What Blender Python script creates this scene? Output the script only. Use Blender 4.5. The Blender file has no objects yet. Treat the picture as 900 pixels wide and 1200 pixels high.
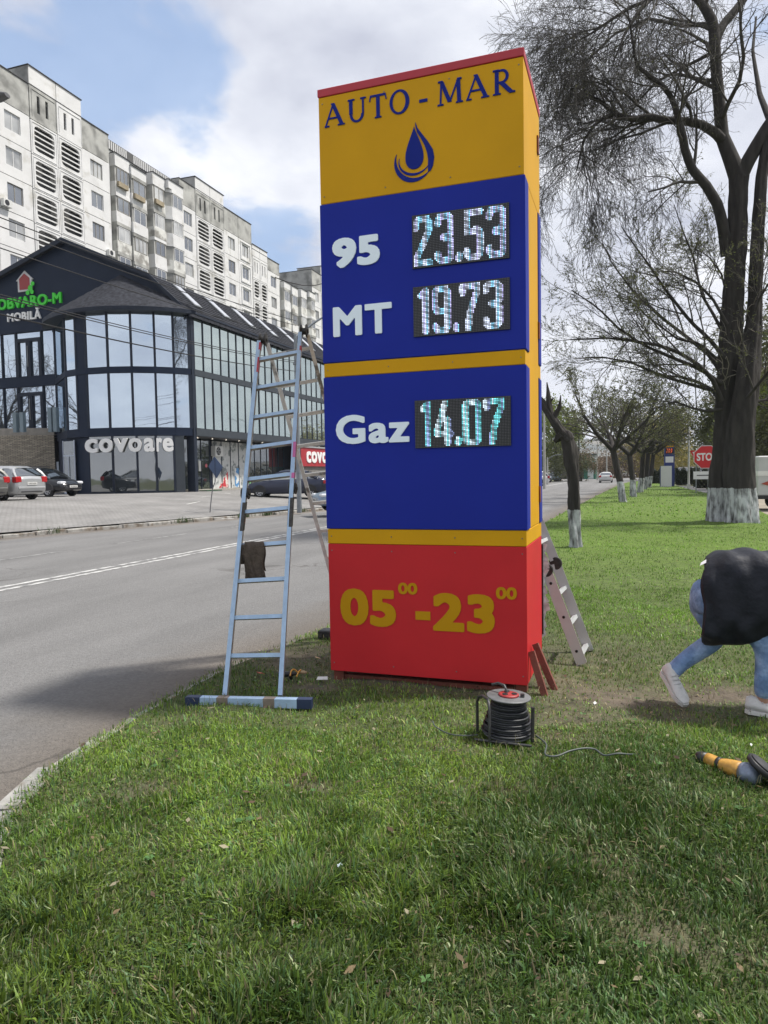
import bpy, math, random
import numpy as np
from math import radians, sin, cos, tan, pi, sqrt, atan2
from mathutils import Matrix, Vector
random.seed(7)
S = bpy.context.scene
C = S.collection

# ------------------------------------------------------------------ camera, light, exposure
F, YAW, PITCH, ROLL, EYE = 834.0, 19.0, 3.018, -1.002, 1.6
MR = Matrix.Rotation(radians(YAW), 3, 'Z') @ Matrix.Rotation(radians(90-PITCH), 3, 'X') @ Matrix.Rotation(radians(ROLL), 3, 'Z')
cd = bpy.data.cameras.new('camera'); cam = bpy.data.objects.new('camera', cd); C.objects.link(cam)
cam.matrix_world = Matrix.Translation((0, 0, EYE)) @ MR.to_4x4()
cd.sensor_fit = 'VERTICAL'; cd.sensor_height = 36; cd.lens = 36*F/1200
cd.clip_start = .05; cd.clip_end = 20000
S.camera = cam
S.view_settings.view_transform = 'Standard'; S.view_settings.look = 'None'
S.view_settings.exposure = 0.3; S.view_settings.gamma = 1
S.cycles.max_bounces = 6; S.cycles.transparent_max_bounces = 8; S.cycles.volume_bounces = 0
try: S.cycles.use_denoising = True
except Exception: pass

SUN_DIR = Vector((0.90, 0.42, 0)).normalized(); SUN_EL = radians(61)
sv = Vector((SUN_DIR.x*cos(SUN_EL), SUN_DIR.y*cos(SUN_EL), sin(SUN_EL)))
sl = bpy.data.lights.new('sun', 'SUN'); sl.energy = 4.6; sl.angle = radians(4); sl.color = (1, .95, .87)
so = bpy.data.objects.new('sun', sl); C.objects.link(so)
so.rotation_euler = (-sv).to_track_quat('-Z', 'Y').to_euler()

W = bpy.data.worlds.new('World'); S.world = W; W.use_nodes = True
def world_sky():
    nt = W.node_tree; nt.nodes.clear(); N = nt.nodes.new; L = nt.links.new
    out = N('ShaderNodeOutputWorld'); bg = N('ShaderNodeBackground'); bg.inputs['Strength'].default_value = .1
    sky = N('ShaderNodeTexSky'); sky.sky_type = 'NISHITA'; sky.sun_disc = False
    sky.sun_elevation = SUN_EL; sky.sun_rotation = atan2(SUN_DIR.x, SUN_DIR.y)
    sky.air_density = 1.3; sky.dust_density = 1.0; sky.altitude = 100
    tc = N('ShaderNodeTexCoord'); sep = N('ShaderNodeSeparateXYZ'); L(tc.outputs['Generated'], sep.inputs[0])
    def m(op, a, b=None, c=None):
        n = N('ShaderNodeMath'); n.operation = op
        for i, v in enumerate((a, b, c)):
            if v is None: continue
            if isinstance(v, (int, float)): n.inputs[i].default_value = v
            else: L(v, n.inputs[i])
        return n.outputs[0]
    zz = m('ADD', m('MAXIMUM', sep.outputs[2], 0.0), .22)
    cx = m('DIVIDE', sep.outputs[0], zz); cy = m('DIVIDE', sep.outputs[1], zz)
    cb = N('ShaderNodeCombineXYZ'); L(cx, cb.inputs[0]); L(cy, cb.inputs[1])
    def noise(vec, sc, det, rough=.55, dist=0, off=(0, 0, 0)):
        mp = N('ShaderNodeMapping'); mp.inputs['Location'].default_value = off; L(vec, mp.inputs[0])
        n = N('ShaderNodeTexNoise'); n.inputs['Scale'].default_value = sc; n.inputs['Detail'].default_value = det
        n.inputs['Roughness'].default_value = rough; n.inputs['Distortion'].default_value = dist
        L(mp.outputs[0], n.inputs['Vector']); return n.outputs[0]
    n1 = noise(cb.outputs[0], 1.9, 7, .55, .2, (3.1, 1.7, 0))
    n2 = noise(cb.outputs[0], 2.3, 7, .55, .15, (7.7, -2.4, 0))
    # blue gap in the overcast, towards the upper left of the view
    bd = (MR @ Vector(((140-450)/F, -(190-600)/F, -1))).normalized()
    dp = N('ShaderNodeVectorMath'); dp.operation = 'DOT_PRODUCT'; L(tc.outputs['Generated'], dp.inputs[0]); dp.inputs[1].default_value = bd
    gap = m('MULTIPLY', m('SUBTRACT', 1.0, dp.outputs['Value']), 16)
    gap = m('MINIMUM', gap, .62)
    bd2 = (MR @ Vector(((300-450)/F, -(215-600)/F, -1))).normalized()
    cov = m('ADD', m('MULTIPLY', m('SUBTRACT', n1, .5), 2.6), m('SUBTRACT', gap, .02))
    r = N('ShaderNodeMapRange'); r.interpolation_type = 'SMOOTHSTEP'; L(cov, r.inputs[0])
    r.inputs[1].default_value = .0; r.inputs[2].default_value = .30; r.inputs[3].default_value = .28; r.inputs[4].default_value = 1.0
    ramp = N('ShaderNodeValToRGB'); L(n2, ramp.inputs[0])
    e = ramp.color_ramp.elements
    e[0].position = .33; e[0].color = (4.7, 4.95, 5.9, 1)
    e[1].position = .66; e[1].color = (8.5, 8.65, 9.1, 1)
    e2 = e.new(.5); e2.color = (6.5, 6.75, 7.5, 1)
    # paler towards the horizon
    hz = N('ShaderNodeMapRange'); L(sep.outputs[2], hz.inputs[0]); hz.inputs[1].default_value = .0; hz.inputs[2].default_value = .28; hz.inputs[3].default_value = .75; hz.inputs[4].default_value = 0.0
    mh = N('ShaderNodeMix'); mh.data_type = 'RGBA'; L(hz.outputs[0], mh.inputs['Factor']); L(ramp.outputs[0], mh.inputs['A']); mh.inputs['B'].default_value = (8.2, 8.3, 8.7, 1)
    # open sky tint, from the sky texture
    mul = N('ShaderNodeMix'); mul.data_type = 'RGBA'; mul.blend_type = 'MIX'; mul.inputs['Factor'].default_value = .45
    L(sky.outputs[0], mul.inputs['A']); mul.inputs['B'].default_value = (3.4, 5.6, 9.6, 1)
    mx = N('ShaderNodeMix'); mx.data_type = 'RGBA'; L(r.outputs[0], mx.inputs['Factor']); L(mul.outputs['Result'], mx.inputs['A']); L(mh.outputs['Result'], mx.inputs['B'])
    L(mx.outputs['Result'], bg.inputs['Color']); L(bg.outputs[0], out.inputs[0])
world_sky()

# ------------------------------------------------------------------ measuring helpers (photo pixel -> place)
def ray(x, y): return MR @ Vector(((x-450)/F, -(y-600)/F, -1))
def on_z(x, y, z=0.0): d = ray(x, y); return Vector((0, 0, EYE)) + d*((z-EYE)/d.z)
def on_x(x, y, X): d = ray(x, y); return Vector((0, 0, EYE)) + d*(X/d.x)
def on_y(x, y, Y): d = ray(x, y); return Vector((0, 0, EYE)) + d*(Y/d.y)
def px_of(p):
    q = MR.transposed() @ (Vector(p)-Vector((0, 0, EYE))); return (450+F*q.x/-q.z, 600-F*q.y/-q.z)

# ------------------------------------------------------------------ materials
MATS = {}
def mat(name, col, rough=.6, metal=0.0, var=.12, scale=3.0, bump=0.0, bscale=60.0, col2=None, c2scale=1.0, c2lo=.5, c2hi=.6, spec=.5, stretch=(1, 1, 1), emit=None, estr=0, coat=0, trans=0, attr=None):
    if name in MATS: return MATS[name]
    m = bpy.data.materials.new(name); m.use_nodes = True; MATS[name] = m
    nt = m.node_tree; N = nt.nodes.new; L = nt.links.new
    b = nt.nodes['Principled BSDF']; o = nt.nodes['Material Output']
    b.inputs['Roughness'].default_value = rough; b.inputs['Metallic'].default_value = metal
    b.inputs['Specular IOR Level'].default_value = spec
    if coat: b.inputs['Coat Weight'].default_value = coat; b.inputs['Coat Roughness'].default_value = .05
    geo = N('ShaderNodeNewGeometry'); mp = N('ShaderNodeMapping'); mp.inputs['Scale'].default_value = stretch; L(geo.outputs['Position'], mp.inputs[0])
    def nz(sc, det=4):
        n = N('ShaderNodeTexNoise'); n.inputs['Scale'].default_value = sc; n.inputs['Detail'].default_value = det; L(mp.outputs[0], n.inputs['Vector']); return n
    if attr:
        a = N('ShaderNodeAttribute'); a.attribute_name = attr; base = a.outputs['Color']
    else:
        rgb = N('ShaderNodeRGB'); rgb.outputs[0].default_value = (*col, 1); base = rgb.outputs[0]
    if col2:
        n = nz(c2scale, 5); r = N('ShaderNodeMapRange'); r.inputs[1].default_value = c2lo; r.inputs[2].default_value = c2hi; L(n.outputs[0], r.inputs[0])
        mx = N('ShaderNodeMix'); mx.data_type = 'RGBA'; L(r.outputs[0], mx.inputs['Factor']); L(base, mx.inputs['A']); mx.inputs['B'].default_value = (*col2, 1); base = mx.outputs['Result']
    if var:
        n = nz(scale, 6); r = N('ShaderNodeMapRange'); r.inputs[1].default_value = .25; r.inputs[2].default_value = .75; r.inputs[3].default_value = 1-var; r.inputs[4].default_value = 1+var; L(n.outputs[0], r.inputs[0])
        v = N('ShaderNodeVectorMath'); v.operation = 'SCALE'; L(base, v.inputs[0]); L(r.outputs[0], v.inputs['Scale']); base = v.outputs[0]
    L(base, b.inputs['Base Color'])
    if bump:
        n = nz(bscale, 4); bp = N('ShaderNodeBump'); bp.inputs['Strength'].default_value = bump; bp.inputs['Distance'].default_value = .02; L(n.outputs[0], bp.inputs['Height']); L(bp.outputs[0], b.inputs['Normal'])
    if emit:
        b.inputs['Emission Color'].default_value = (*emit, 1); b.inputs['Emission Strength'].default_value = estr
        if attr: L(a.outputs['Color'], b.inputs['Emission Color'])
    if trans:
        t = N('ShaderNodeBsdfTranslucent'); L(base, t.inputs[0]); ms = N('ShaderNodeMixShader'); ms.inputs[0].default_value = trans
        L(b.outputs[0], ms.inputs[1]); L(t.outputs[0], ms.inputs[2]); L(ms.outputs[0], o.inputs[0])
    m['bsdf'] = 1
    return m

def brick_mat(name, c1, c2, cm, bw, bh, mortar, rough=.85, bump=.5, rot=(0, 0, 0), offset=.5):
    if name in MATS: return MATS[name]
    m = mat(name, c1, rough, var=0); nt = m.node_tree; N = nt.nodes.new; L = nt.links.new
    b = nt.nodes['Principled BSDF']
    geo = N('ShaderNodeNewGeometry'); mp = N('ShaderNodeMapping'); mp.inputs['Rotation'].default_value = rot; L(geo.outputs['Position'], mp.inputs[0])
    br = N('ShaderNodeTexBrick'); L(mp.outputs[0], br.inputs['Vector']); br.offset = offset
    br.inputs['Color1'].default_value = (*c1, 1); br.inputs['Color2'].default_value = (*c2, 1); br.inputs['Mortar'].default_value = (*cm, 1)
    br.inputs['Scale'].default_value = 1; br.inputs['Brick Width'].default_value = bw; br.inputs['Row Height'].default_value = bh; br.inputs['Mortar Size'].default_value = mortar
    n = N('ShaderNodeTexNoise'); n.inputs['Scale'].default_value = .6; n.inputs['Detail'].default_value = 6; L(geo.outputs['Position'], n.inputs['Vector'])
    r = N('ShaderNodeMapRange'); r.inputs[1].default_value = .3; r.inputs[2].default_value = .7; r.inputs[3].default_value = .8; r.inputs[4].default_value = 1.2; L(n.outputs[0], r.inputs[0])
    v = N('ShaderNodeVectorMath'); v.operation = 'SCALE'; L(br.outputs['Color'], v.inputs[0]); L(r.outputs[0], v.inputs['Scale']); L(v.outputs[0], b.inputs['Base Color'])
    bp = N('ShaderNodeBump'); bp.inputs['Strength'].default_value = bump; bp.inputs['Distance'].default_value = .02; bp.invert = True; L(br.outputs['Fac'], bp.inputs['Height']); L(bp.outputs[0], b.inputs['Normal'])
    return m

# ------------------------------------------------------------------ mesh building
class MB:
    def __init__(s): s.v = []; s.f = []; s.mi = []; s.mats = []; s.m = 0; s.smooth = []
    def use(s, m):
        if m not in s.mats: s.mats.append(m)
        s.m = s.mats.index(m); return s
    def add(s, vs, fs, M=None, smooth=False):
        k = len(s.v)
        if M is not None: vs = [tuple(M @ Vector(p)) for p in vs]
        s.v += [tuple(p) for p in vs]; s.f += [tuple(i+k for i in f) for f in fs]
        s.mi += [s.m]*len(fs); s.smooth += [smooth]*len(fs); return s
    def box(s, a, b, M=None, bev=0):
        (x0, y0, z0), (x1, y1, z1) = a, b
        if x0 > x1: x0, x1 = x1, x0
        if y0 > y1: y0, y1 = y1, y0
        if z0 > z1: z0, z1 = z1, z0
        if bev:
            e = bev
            vs = []
            for z, i in ((z0, e), (z0+e, 0), (z1-e, 0), (z1, e)):
                vs += [(x0+i, y0+i, z), (x1-i, y0+i, z), (x1-i, y1-i, z), (x0+i, y1-i, z)]
            fs = [(3, 2, 1, 0), (12, 13, 14, 15)]
            for k in range(3):
                for j in range(4): q = 4*k; fs.append((q+j, q+(j+1) % 4, q+4+(j+1) % 4, q+4+j))
            return s.add(vs, fs, M)
        vs = [(x0, y0, z0), (x1, y0, z0), (x1, y1, z0), (x0, y1, z0), (x0, y0, z1), (x1, y0, z1), (x1, y1, z1), (x0, y1, z1)]
        return s.add(vs, [(3, 2, 1, 0), (4, 5, 6, 7), (0, 1, 5, 4), (1, 2, 6, 5), (2, 3, 7, 6), (3, 0, 4, 7)], M)
    def prism(s, poly, ax, t0, t1, M=None):      # poly: 2-D points in the plane normal to axis ax
        def P(p, t):
            if ax == 'x': return (t, p[0], p[1])
            if ax == 'y': return (p[0], t, p[1])
            return (p[0], p[1], t)
        n = len(poly); vs = [P(p, t0) for p in poly]+[P(p, t1) for p in poly]
        area = sum(poly[i][0]*poly[(i+1) % n][1]-poly[(i+1) % n][0]*poly[i][1] for i in range(n))
        fs = [tuple(range(n)), tuple(range(2*n-1, n-1, -1))]+[(i, i+n, (i+1) % n+n, (i+1) % n) for i in range(n)]
        return s.add(vs, fs, M)
    def tube(s, pts, r, n=8, caps=True, smooth=True, M=None):
        pts = [Vector(p) for p in pts]; k = len(pts)
        rs = r if isinstance(r, (list, tuple)) else [r]*k
        vs = []; up = None
        for i, p in enumerate(pts):
            t = (pts[min(i+1, k-1)]-pts[max(i-1, 0)])
            if t.length < 1e-9: t = Vector((0, 0, 1))
            t.normalize()
            if up is None: up = t.orthogonal().normalized()
            up = (up-t*up.dot(t))
            if up.length < 1e-6: up = t.orthogonal()
            up.normalize(); w = t.cross(up)
            for j in range(n):
                a = 2*pi*j/n; vs.append(p+(up*cos(a)+w*sin(a))*rs[i])
        fs = [(i*n+j, i*n+(j+1) % n, (i+1)*n+(j+1) % n, (i+1)*n+j) for i in range(k-1) for j in range(n)]
        s.add(vs, fs, M, smooth)
        if caps: s.add(vs[:n], [tuple(range(n-1, -1, -1))], M); s.add(vs[-n:], [tuple(range(n))], M)
        return s
    def lathe(s, prof, n=24, M=None, smooth=True):   # prof (r,z)
        vs = []; k = len(prof)
        for r, z in prof:
            for j in range(n): vs.append((r*cos(2*pi*j/n), r*sin(2*pi*j/n), z))
        fs = [(i*n+j, i*n+(j+1) % n, (i+1)*n+(j+1) % n, (i+1)*n+j) for i in range(k-1) for j in range(n)]
        return s.add(vs, fs, M, smooth)
    def loft(s, rings, cap=True, smooth=True, M=None, closed=True):
        n = len(rings[0]); vs = [p for r in rings for p in r]
        fs = [(i*n+j, i*n+(j+1) % n, (i+1)*n+(j+1) % n, (i+1)*n+j) for i in range(len(rings)-1) for j in range(n if closed else n-1)]
        s.add(vs, fs, M, smooth)
        if cap: s.add(rings[0], [tuple(range(n-1, -1, -1))], M, smooth); s.add(rings[-1], [tuple(range(n))], M, smooth)
        return s
    def mesh(s, name):
        me = bpy.data.meshes.new(name); me.from_pydata([tuple(p) for p in s.v], [], s.f)
        for m in s.mats: me.materials.append(m)
        me.polygons.foreach_set('material_index', s.mi); me.polygons.foreach_set('use_smooth', s.smooth); me.update()
        return me
    def build(s, name, parent=None, m=None, kind=None, label=None):
        if m is not None and not s.mats: s.mats = [m]
        return link(name, s.mesh(name), parent, kind, label)

def abs_matrix(o):
    M = Matrix.Identity(4); ch = []
    while o is not None: ch.append(o); o = o.parent
    for p in reversed(ch): M = M @ p.matrix_parent_inverse @ p.matrix_basis
    return M
def link(name, me, parent=None, kind=None, label=None, keep=True):
    o = bpy.data.objects.new(name, me); C.objects.link(o)
    if parent is not None:
        o.parent = parent
        if keep: o.matrix_parent_inverse = abs_matrix(parent).inverted()
    if kind: o['kind'] = kind
    if label: o['label'] = label
    return o
def thing(name, label, cat, loc=(0, 0, 0), rz=0, group=None):
    o = bpy.data.objects.new(name, None); C.objects.link(o); o.empty_display_size = .1
    o.location = loc; o.rotation_euler = (0, 0, rz); o['label'] = label; o['category'] = cat
    if group: o['group'] = group
    return o
def tag(o, label, cat, group=None):
    o['label'] = label; o['category'] = cat
    if group: o['group'] = group
    return o
def copy_tree(o, parent=None, first=True):
    c = o.copy(); C.objects.link(c)
    if parent is not None: c.parent = parent
    for ch in [x for x in list(o.children)]: copy_tree(ch, c, False)
    return c

def np_mesh(name, V, Fa, mats, parent=None, kind=None, smooth=False, col=None, mi=None):
    me = bpy.data.meshes.new(name); V = np.asarray(V, np.float32); nv = len(V)
    k = Fa.shape[1]; nf = len(Fa)
    me.vertices.add(nv); me.vertices.foreach_set('co', V.ravel())
    me.loops.add(nf*k); me.loops.foreach_set('vertex_index', Fa.astype(np.int32).ravel())
    me.polygons.add(nf); me.polygons.foreach_set('loop_start', np.arange(0, nf*k, k, dtype=np.int32)); me.polygons.foreach_set('loop_total', np.full(nf, k, np.int32))
    if smooth: me.polygons.foreach_set('use_smooth', np.ones(nf, bool))
    for m in mats: me.materials.append(m)
    if mi is not None: me.polygons.foreach_set('material_index', mi.astype(np.int32))
    me.update(calc_edges=True)
    if col is not None:
        a = me.color_attributes.new('tint', 'FLOAT_COLOR', 'POINT'); c4 = np.ones((nv, 4), np.float32); c4[:, :3] = col; a.data.foreach_set('color', c4.ravel())
    return link(name, me, parent, kind)

# text as mesh pieces, normalised to a box; weight added through a distance field
def raw_text(txt, space=1.0):
    cu = bpy.data.curves.new('lettering', 'FONT'); cu.body = txt; cu.space_character = space; cu.resolution_u = 5
    o = bpy.data.objects.new('lettering', cu); C.objects.link(o)
    me = bpy.data.meshes.new_from_object(o)
    vs = np.array([v.co[:2] for v in me.vertices]); fs = [tuple(p.vertices) for p in me.polygons]
    bpy.data.objects.remove(o); bpy.data.meshes.remove(me); bpy.data.curves.remove(cu)
    return vs, fs
def text_polys(txt, bold=.03, space=1.0):
    vs, fs = raw_text(txt, space)
    edges = {}
    key = [tuple(np.round(v, 5)) for v in vs]
    for f in fs:
        for i in range(len(f)):
            a, b = f[i], f[(i+1) % len(f)]; k = (key[a], key[b]); edges[k] = (a, b)
    bd = [(key_[0], key_[1]) for key_ in edges if (key_[1], key_[0]) not in edges]
    A = np.array([e[0] for e in bd]); B = np.array([e[1] for e in bd]); h = .020
    x0, y0 = vs.min(0)-bold-.04; x1, y1 = vs.max(0)+bold+.04
    gx = np.arange(x0, x1, h); gy = np.arange(y0, y1, h); GX_, GY_ = np.meshgrid(gx, gy, indexing='ij'); P = np.stack([GX_.ravel(), GY_.ravel()], 1)
    D = np.full(len(P), 9.); W_ = np.zeros(len(P))
    for a, b in zip(A, B):
        d = b-a; l = d@d+1e-12; t = np.clip(((P-a)@d)/l, 0, 1); q = np.abs(P-a-t[:, None]*d); D = np.minimum(D, (q[:, 0]**5+q[:, 1]**5)**.2)
        up = (a[1] <= P[:, 1]) & (b[1] > P[:, 1]); dn = (b[1] <= P[:, 1]) & (a[1] > P[:, 1]); cr = d[0]*(P[:, 1]-a[1])-d[1]*(P[:, 0]-a[0])
        W_ += np.where(up & (cr > 0), 1, 0)-np.where(dn & (cr < 0), 1, 0)
    Fd = (np.where(np.abs(W_) > .5, D, -D)+bold).reshape(len(gx), len(gy))
    verts = {}; out = []; polys = []
    def vid(k, p):
        if k not in verts: verts[k] = len(out); out.append(p)
        return verts[k]
    for i in range(len(gx)-1):
        for j in range(len(gy)-1):
            c = [(i, j), (i+1, j), (i+1, j+1), (i, j+1)]; v = [Fd[q] for q in c]
            if max(v) <= 0: continue
            poly = []
            for k in range(4):
                a, b = c[k], c[(k+1) % 4]; va, vb_ = v[k], v[(k+1) % 4]
                if va > 0: poly.append(vid(a, (gx[a[0]], gy[a[1]])))
                if (va > 0) != (vb_ > 0):
                    t = va/(va-vb_); k2 = (min(a, b), max(a, b)); poly.append(vid(k2, (gx[a[0]]*(1-t)+gx[b[0]]*t, gy[a[1]]*(1-t)+gy[b[1]]*t)))
            if len(poly) >= 3: polys.append(tuple(poly))
    xs = [p[0] for p in out]; ys = [p[1] for p in out]; a0, a1, b0, b1 = min(xs), max(xs), min(ys), max(ys)
    return [((p[0]-a0)/(a1-a0), (p[1]-b0)/(b1-b0)) for p in out], polys
def solid_from_flat(mb, pts, fs, place, depth_vec):
    """pts 2-D -> place(u,v) 3-D front, extruded back along depth_vec"""
    n = len(pts); fr = [Vector(place(u, v)) for u, v in pts]; bk = [p+Vector(depth_vec) for p in fr]
    cnt = {}
    for f in fs:
        for i in range(len(f)):
            e = (f[i], f[(i+1) % len(f)]); cnt[e] = 1
    fa = list(fs)
    for (a, b) in cnt:
        if (b, a) not in cnt: fa.append((b, a, a+n, b+n))
    mb.add(fr+bk, fa)
def letters(name, txt, x0, x1, z0, z1, Y, m, parent, bold=.02, depth=.012, space=1.0):
    mb = MB().use(m); p, f = text_polys(txt, bold, space)
    solid_from_flat(mb, p, f, lambda u, v: (x0+u*(x1-x0), Y-depth, z0+v*(z1-z0)), (0, depth-.001, 0))
    return mb.build(name, parent)

# ------------------------------------------------------------------ plain materials
ASPH = mat('asphalt', (.135, .135, .138), .9, var=.22, scale=38, bump=.9, bscale=75, attr='tint')
SOIL = mat('turf_soil', (.05, .06, .02), .95, var=.45, scale=9, bump=.8, bscale=40, attr='tint')
EARTH = mat('far_ground', (.09, .10, .045), .95, var=.35, scale=.05)
KERB = mat('kerb_concrete', (.29, .28, .26), .9, var=.35, scale=6, bump=.4, bscale=50, col2=(.16, .13, .10), c2scale=2.5, c2lo=.5, c2hi=.62)
PAVER = brick_mat('lot_pavers', (.235, .23, .225), (.20, .195, .19), (.14, .135, .13), .22, .11, .012, bump=.35)
LINE = mat('road_line_paint', (.48, .48, .47), .85, var=.35, scale=14, col2=(.17, .17, .17), c2scale=7, c2lo=.46, c2hi=.60)
YEL = mat('yellow_panel', (.62, .325, .006), .5, spec=.14, var=.07, scale=2, bump=.12, bscale=2.2)
BLU = mat('blue_panel', (.013, .027, .29), .5, spec=.12, bump=.12, bscale=1.8, var=.07, scale=2)
RED = mat('red_panel', (.54, .026, .032), .5, spec=.14, var=.07, scale=2.5, bump=.12, bscale=2.2)
REDT = mat('red_trim', (.42, .02, .035), .45, var=.08)
WHT = mat('white_lettering', (.82, .93, 1.0), .5, var=.03)
STEEL = mat('dark_steel', (.03, .03, .033), .5, .6, var=.3)
RUST = mat('rust_red_steel', (.16, .045, .03), .8, var=.3, scale=12, bump=.3)
BLK = mat('black_plastic', (.012, .012, .014), .45, var=.2)

def crack_asphalt():
    nt = ASPH.node_tree; N = nt.nodes.new; L = nt.links.new; b = nt.nodes['Principled BSDF']; src = b.inputs['Base Color'].links[0].from_socket
    geo = N('ShaderNodeNewGeometry'); nz = N('ShaderNodeTexNoise'); nz.inputs['Scale'].default_value = 1.3; nz.inputs['Detail'].default_value = 6; L(geo.outputs['Position'], nz.inputs[0])
    ad = N('ShaderNodeVectorMath'); ad.operation = 'MULTIPLY_ADD'; L(nz.outputs['Color'], ad.inputs[0]); ad.inputs[1].default_value = (1.3, 1.3, 0); L(geo.outputs['Position'], ad.inputs[2])
    vo = N('ShaderNodeTexVoronoi'); vo.feature = 'DISTANCE_TO_EDGE'; vo.inputs['Scale'].default_value = .30; L(ad.outputs[0], vo.inputs['Vector'])
    r = N('ShaderNodeMapRange'); r.inputs[1].default_value = .002; r.inputs[2].default_value = .010; r.inputs[3].default_value = 1; r.inputs[4].default_value = 0; L(vo.outputs['Distance'], r.inputs[0])
    n2 = N('ShaderNodeTexNoise'); n2.inputs['Scale'].default_value = .22; L(geo.outputs['Position'], n2.inputs[0]); r2 = N('ShaderNodeMapRange'); r2.inputs[1].default_value = .50; r2.inputs[2].default_value = .58; L(n2.outputs[0], r2.inputs[0])
    mu = N('ShaderNodeMath'); mu.operation = 'MULTIPLY'; L(r.outputs[0], mu.inputs[0]); L(r2.outputs[0], mu.inputs[1]); m2 = N('ShaderNodeMath'); m2.operation = 'MULTIPLY'; L(mu.outputs[0], m2.inputs[0]); m2.inputs[1].default_value = .6
    mx = N('ShaderNodeMix'); mx.data_type = 'RGBA'; L(m2.outputs[0], mx.inputs['Factor']); L(src, mx.inputs['A']); mx.inputs['B'].default_value = (.05, .045, .04, 1)
    n3 = N('ShaderNodeTexNoise'); n3.inputs['Scale'].default_value = .9; n3.inputs['Detail'].default_value = 8; mp = N('ShaderNodeMapping'); mp.inputs['Scale'].default_value = (1.6, .35, 1); L(geo.outputs['Position'], mp.inputs[0]); L(mp.outputs[0], n3.inputs[0])
    r3 = N('ShaderNodeMapRange'); r3.inputs[1].default_value = .3; r3.inputs[2].default_value = .7; r3.inputs[3].default_value = .88; r3.inputs[4].default_value = 1.12; L(n3.outputs[0], r3.inputs[0])
    sc = N('ShaderNodeVectorMath'); sc.operation = 'SCALE'; L(mx.outputs['Result'], sc.inputs[0]); L(r3.outputs[0], sc.inputs['Scale']); L(sc.outputs[0], b.inputs['Base Color'])
crack_asphalt()
# ------------------------------------------------------------------ terrain
TERR_Z = -.16
mb = MB().use(EARTH)
R_ = 9000
mb.add([(-R_, -R_, TERR_Z), (R_, -R_, TERR_Z), (R_, R_, TERR_Z), (-R_, R_, TERR_Z)], [(0, 1, 2, 3)])
mb.build('ground', kind='structure')

near_edge = [(-30, 6.0), (-8, 3.2), (-3, 1.5), (-1.2, .4), (.2, -.8), (1.0, -1.3), (1.35, -1.7), (1.65, -1.98), (2.1, -2.42), (2.55, -2.80), (3.0, -2.98), (4.0, -3.17), (5.2, -3.22), (6.8, -3.0), (10, -2.85), (16, -2.65), (26, -2.45), (50, -1.9), (84, -1.0), (104, .2), (112, 2.0)]
def edge_x(y):
    for (a, xa), (b, xb) in zip(near_edge, near_edge[1:]):
        if a <= y <= b:
            t = (y-a)/(b-a); return xa+(xb-xa)*t
    return near_edge[-1][1] if y > 0 else near_edge[0][1]
far_edge = [(-30, -24), (0, -20.5), (8, -18.8), (16, -17.3), (25, -15.0), (31, -13.9), (40, -13.3), (60, -12.6), (100, -11.4), (130, -12.4), (220, -16), (400, -26)]
def kerb_x(y):
    for (a, xa), (b, xb) in zip(far_edge, far_edge[1:]):
        if a <= y <= b: return xa+(xb-xa)*(y-a)/(b-a)
    return far_edge[-1][1]
def right_x(y):                                  # right limit of the grass
    pts = [(-30, 14), (12, 14), (17, 9), (20.5, 5.2), (24, 4.35), (30, 4.6), (50, 4.9), (75, 4.4), (104, 3.2), (112, 2.2)]
    for (a, xa), (b, xb) in zip(pts, pts[1:]):
        if a <= y <= b: return xa+(xb-xa)*(y-a)/(b-a)
    return 2.2
def gz(x, y):                                    # turf relief
    e = min(1, max(0, (x-edge_x(y))/.5))
    return e*(.022*sin(x*2.1+.7)*cos(y*1.7)+.016*sin(x*4.3+y*3.1)) + .0

ROAD_Z = -.07
rng = np.random.default_rng(5)
ys = np.concatenate([np.arange(-30, 0, 2.), np.arange(0, 30, .35), np.arange(30, 112, 2.), np.arange(112, 420, 8.)])
V = []; Cc = []; NX = 36
for y in ys:
    xl = kerb_x(y) - .3; xr = (edge_x(y) if y <= 112 else min(8, 2.0+(y-112)*.12)) + .12
    for i in range(NX+1):
        t = i/NX; t = t*t*(3-2*t)*.5+t*.5; x = xl+(xr-xl)*t
        V.append((x, y, ROAD_Z))
        dr = xr-.12-x; dl = x-xl-.3
        n = rng.random()
        g = .168
        c = np.array([g, g*.99, g*.985])
        w = min(1, max(0, 1.25-dr/(.75+.3*n))) ; c = c*(1-w*.8)+np.array([.115, .095, .075])*w*.8
        w = max(0, 1-abs(dl-.25)/(.55+.3*n)); c = c*(1-w*.7)+np.array([.15, .12, .09])*w*.7
        # polished wheel tracks
        for tx in (-4.3, -6.3, -10.6, -12.6): c = c*(1-.10*math.exp(-((x-tx)/.45)**2))
        V_ = 1; Cc.append(c)
V = np.array(V); n_ = len(ys); idx = np.arange(n_*(NX+1)).reshape(n_, NX+1)
Fq = np.stack([idx[:-1, :-1], idx[:-1, 1:], idx[1:, 1:], idx[1:, :-1]], -1).reshape(-1, 4)
np_mesh('road', V, Fq, [ASPH], kind='structure', col=np.array(Cc))

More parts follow.
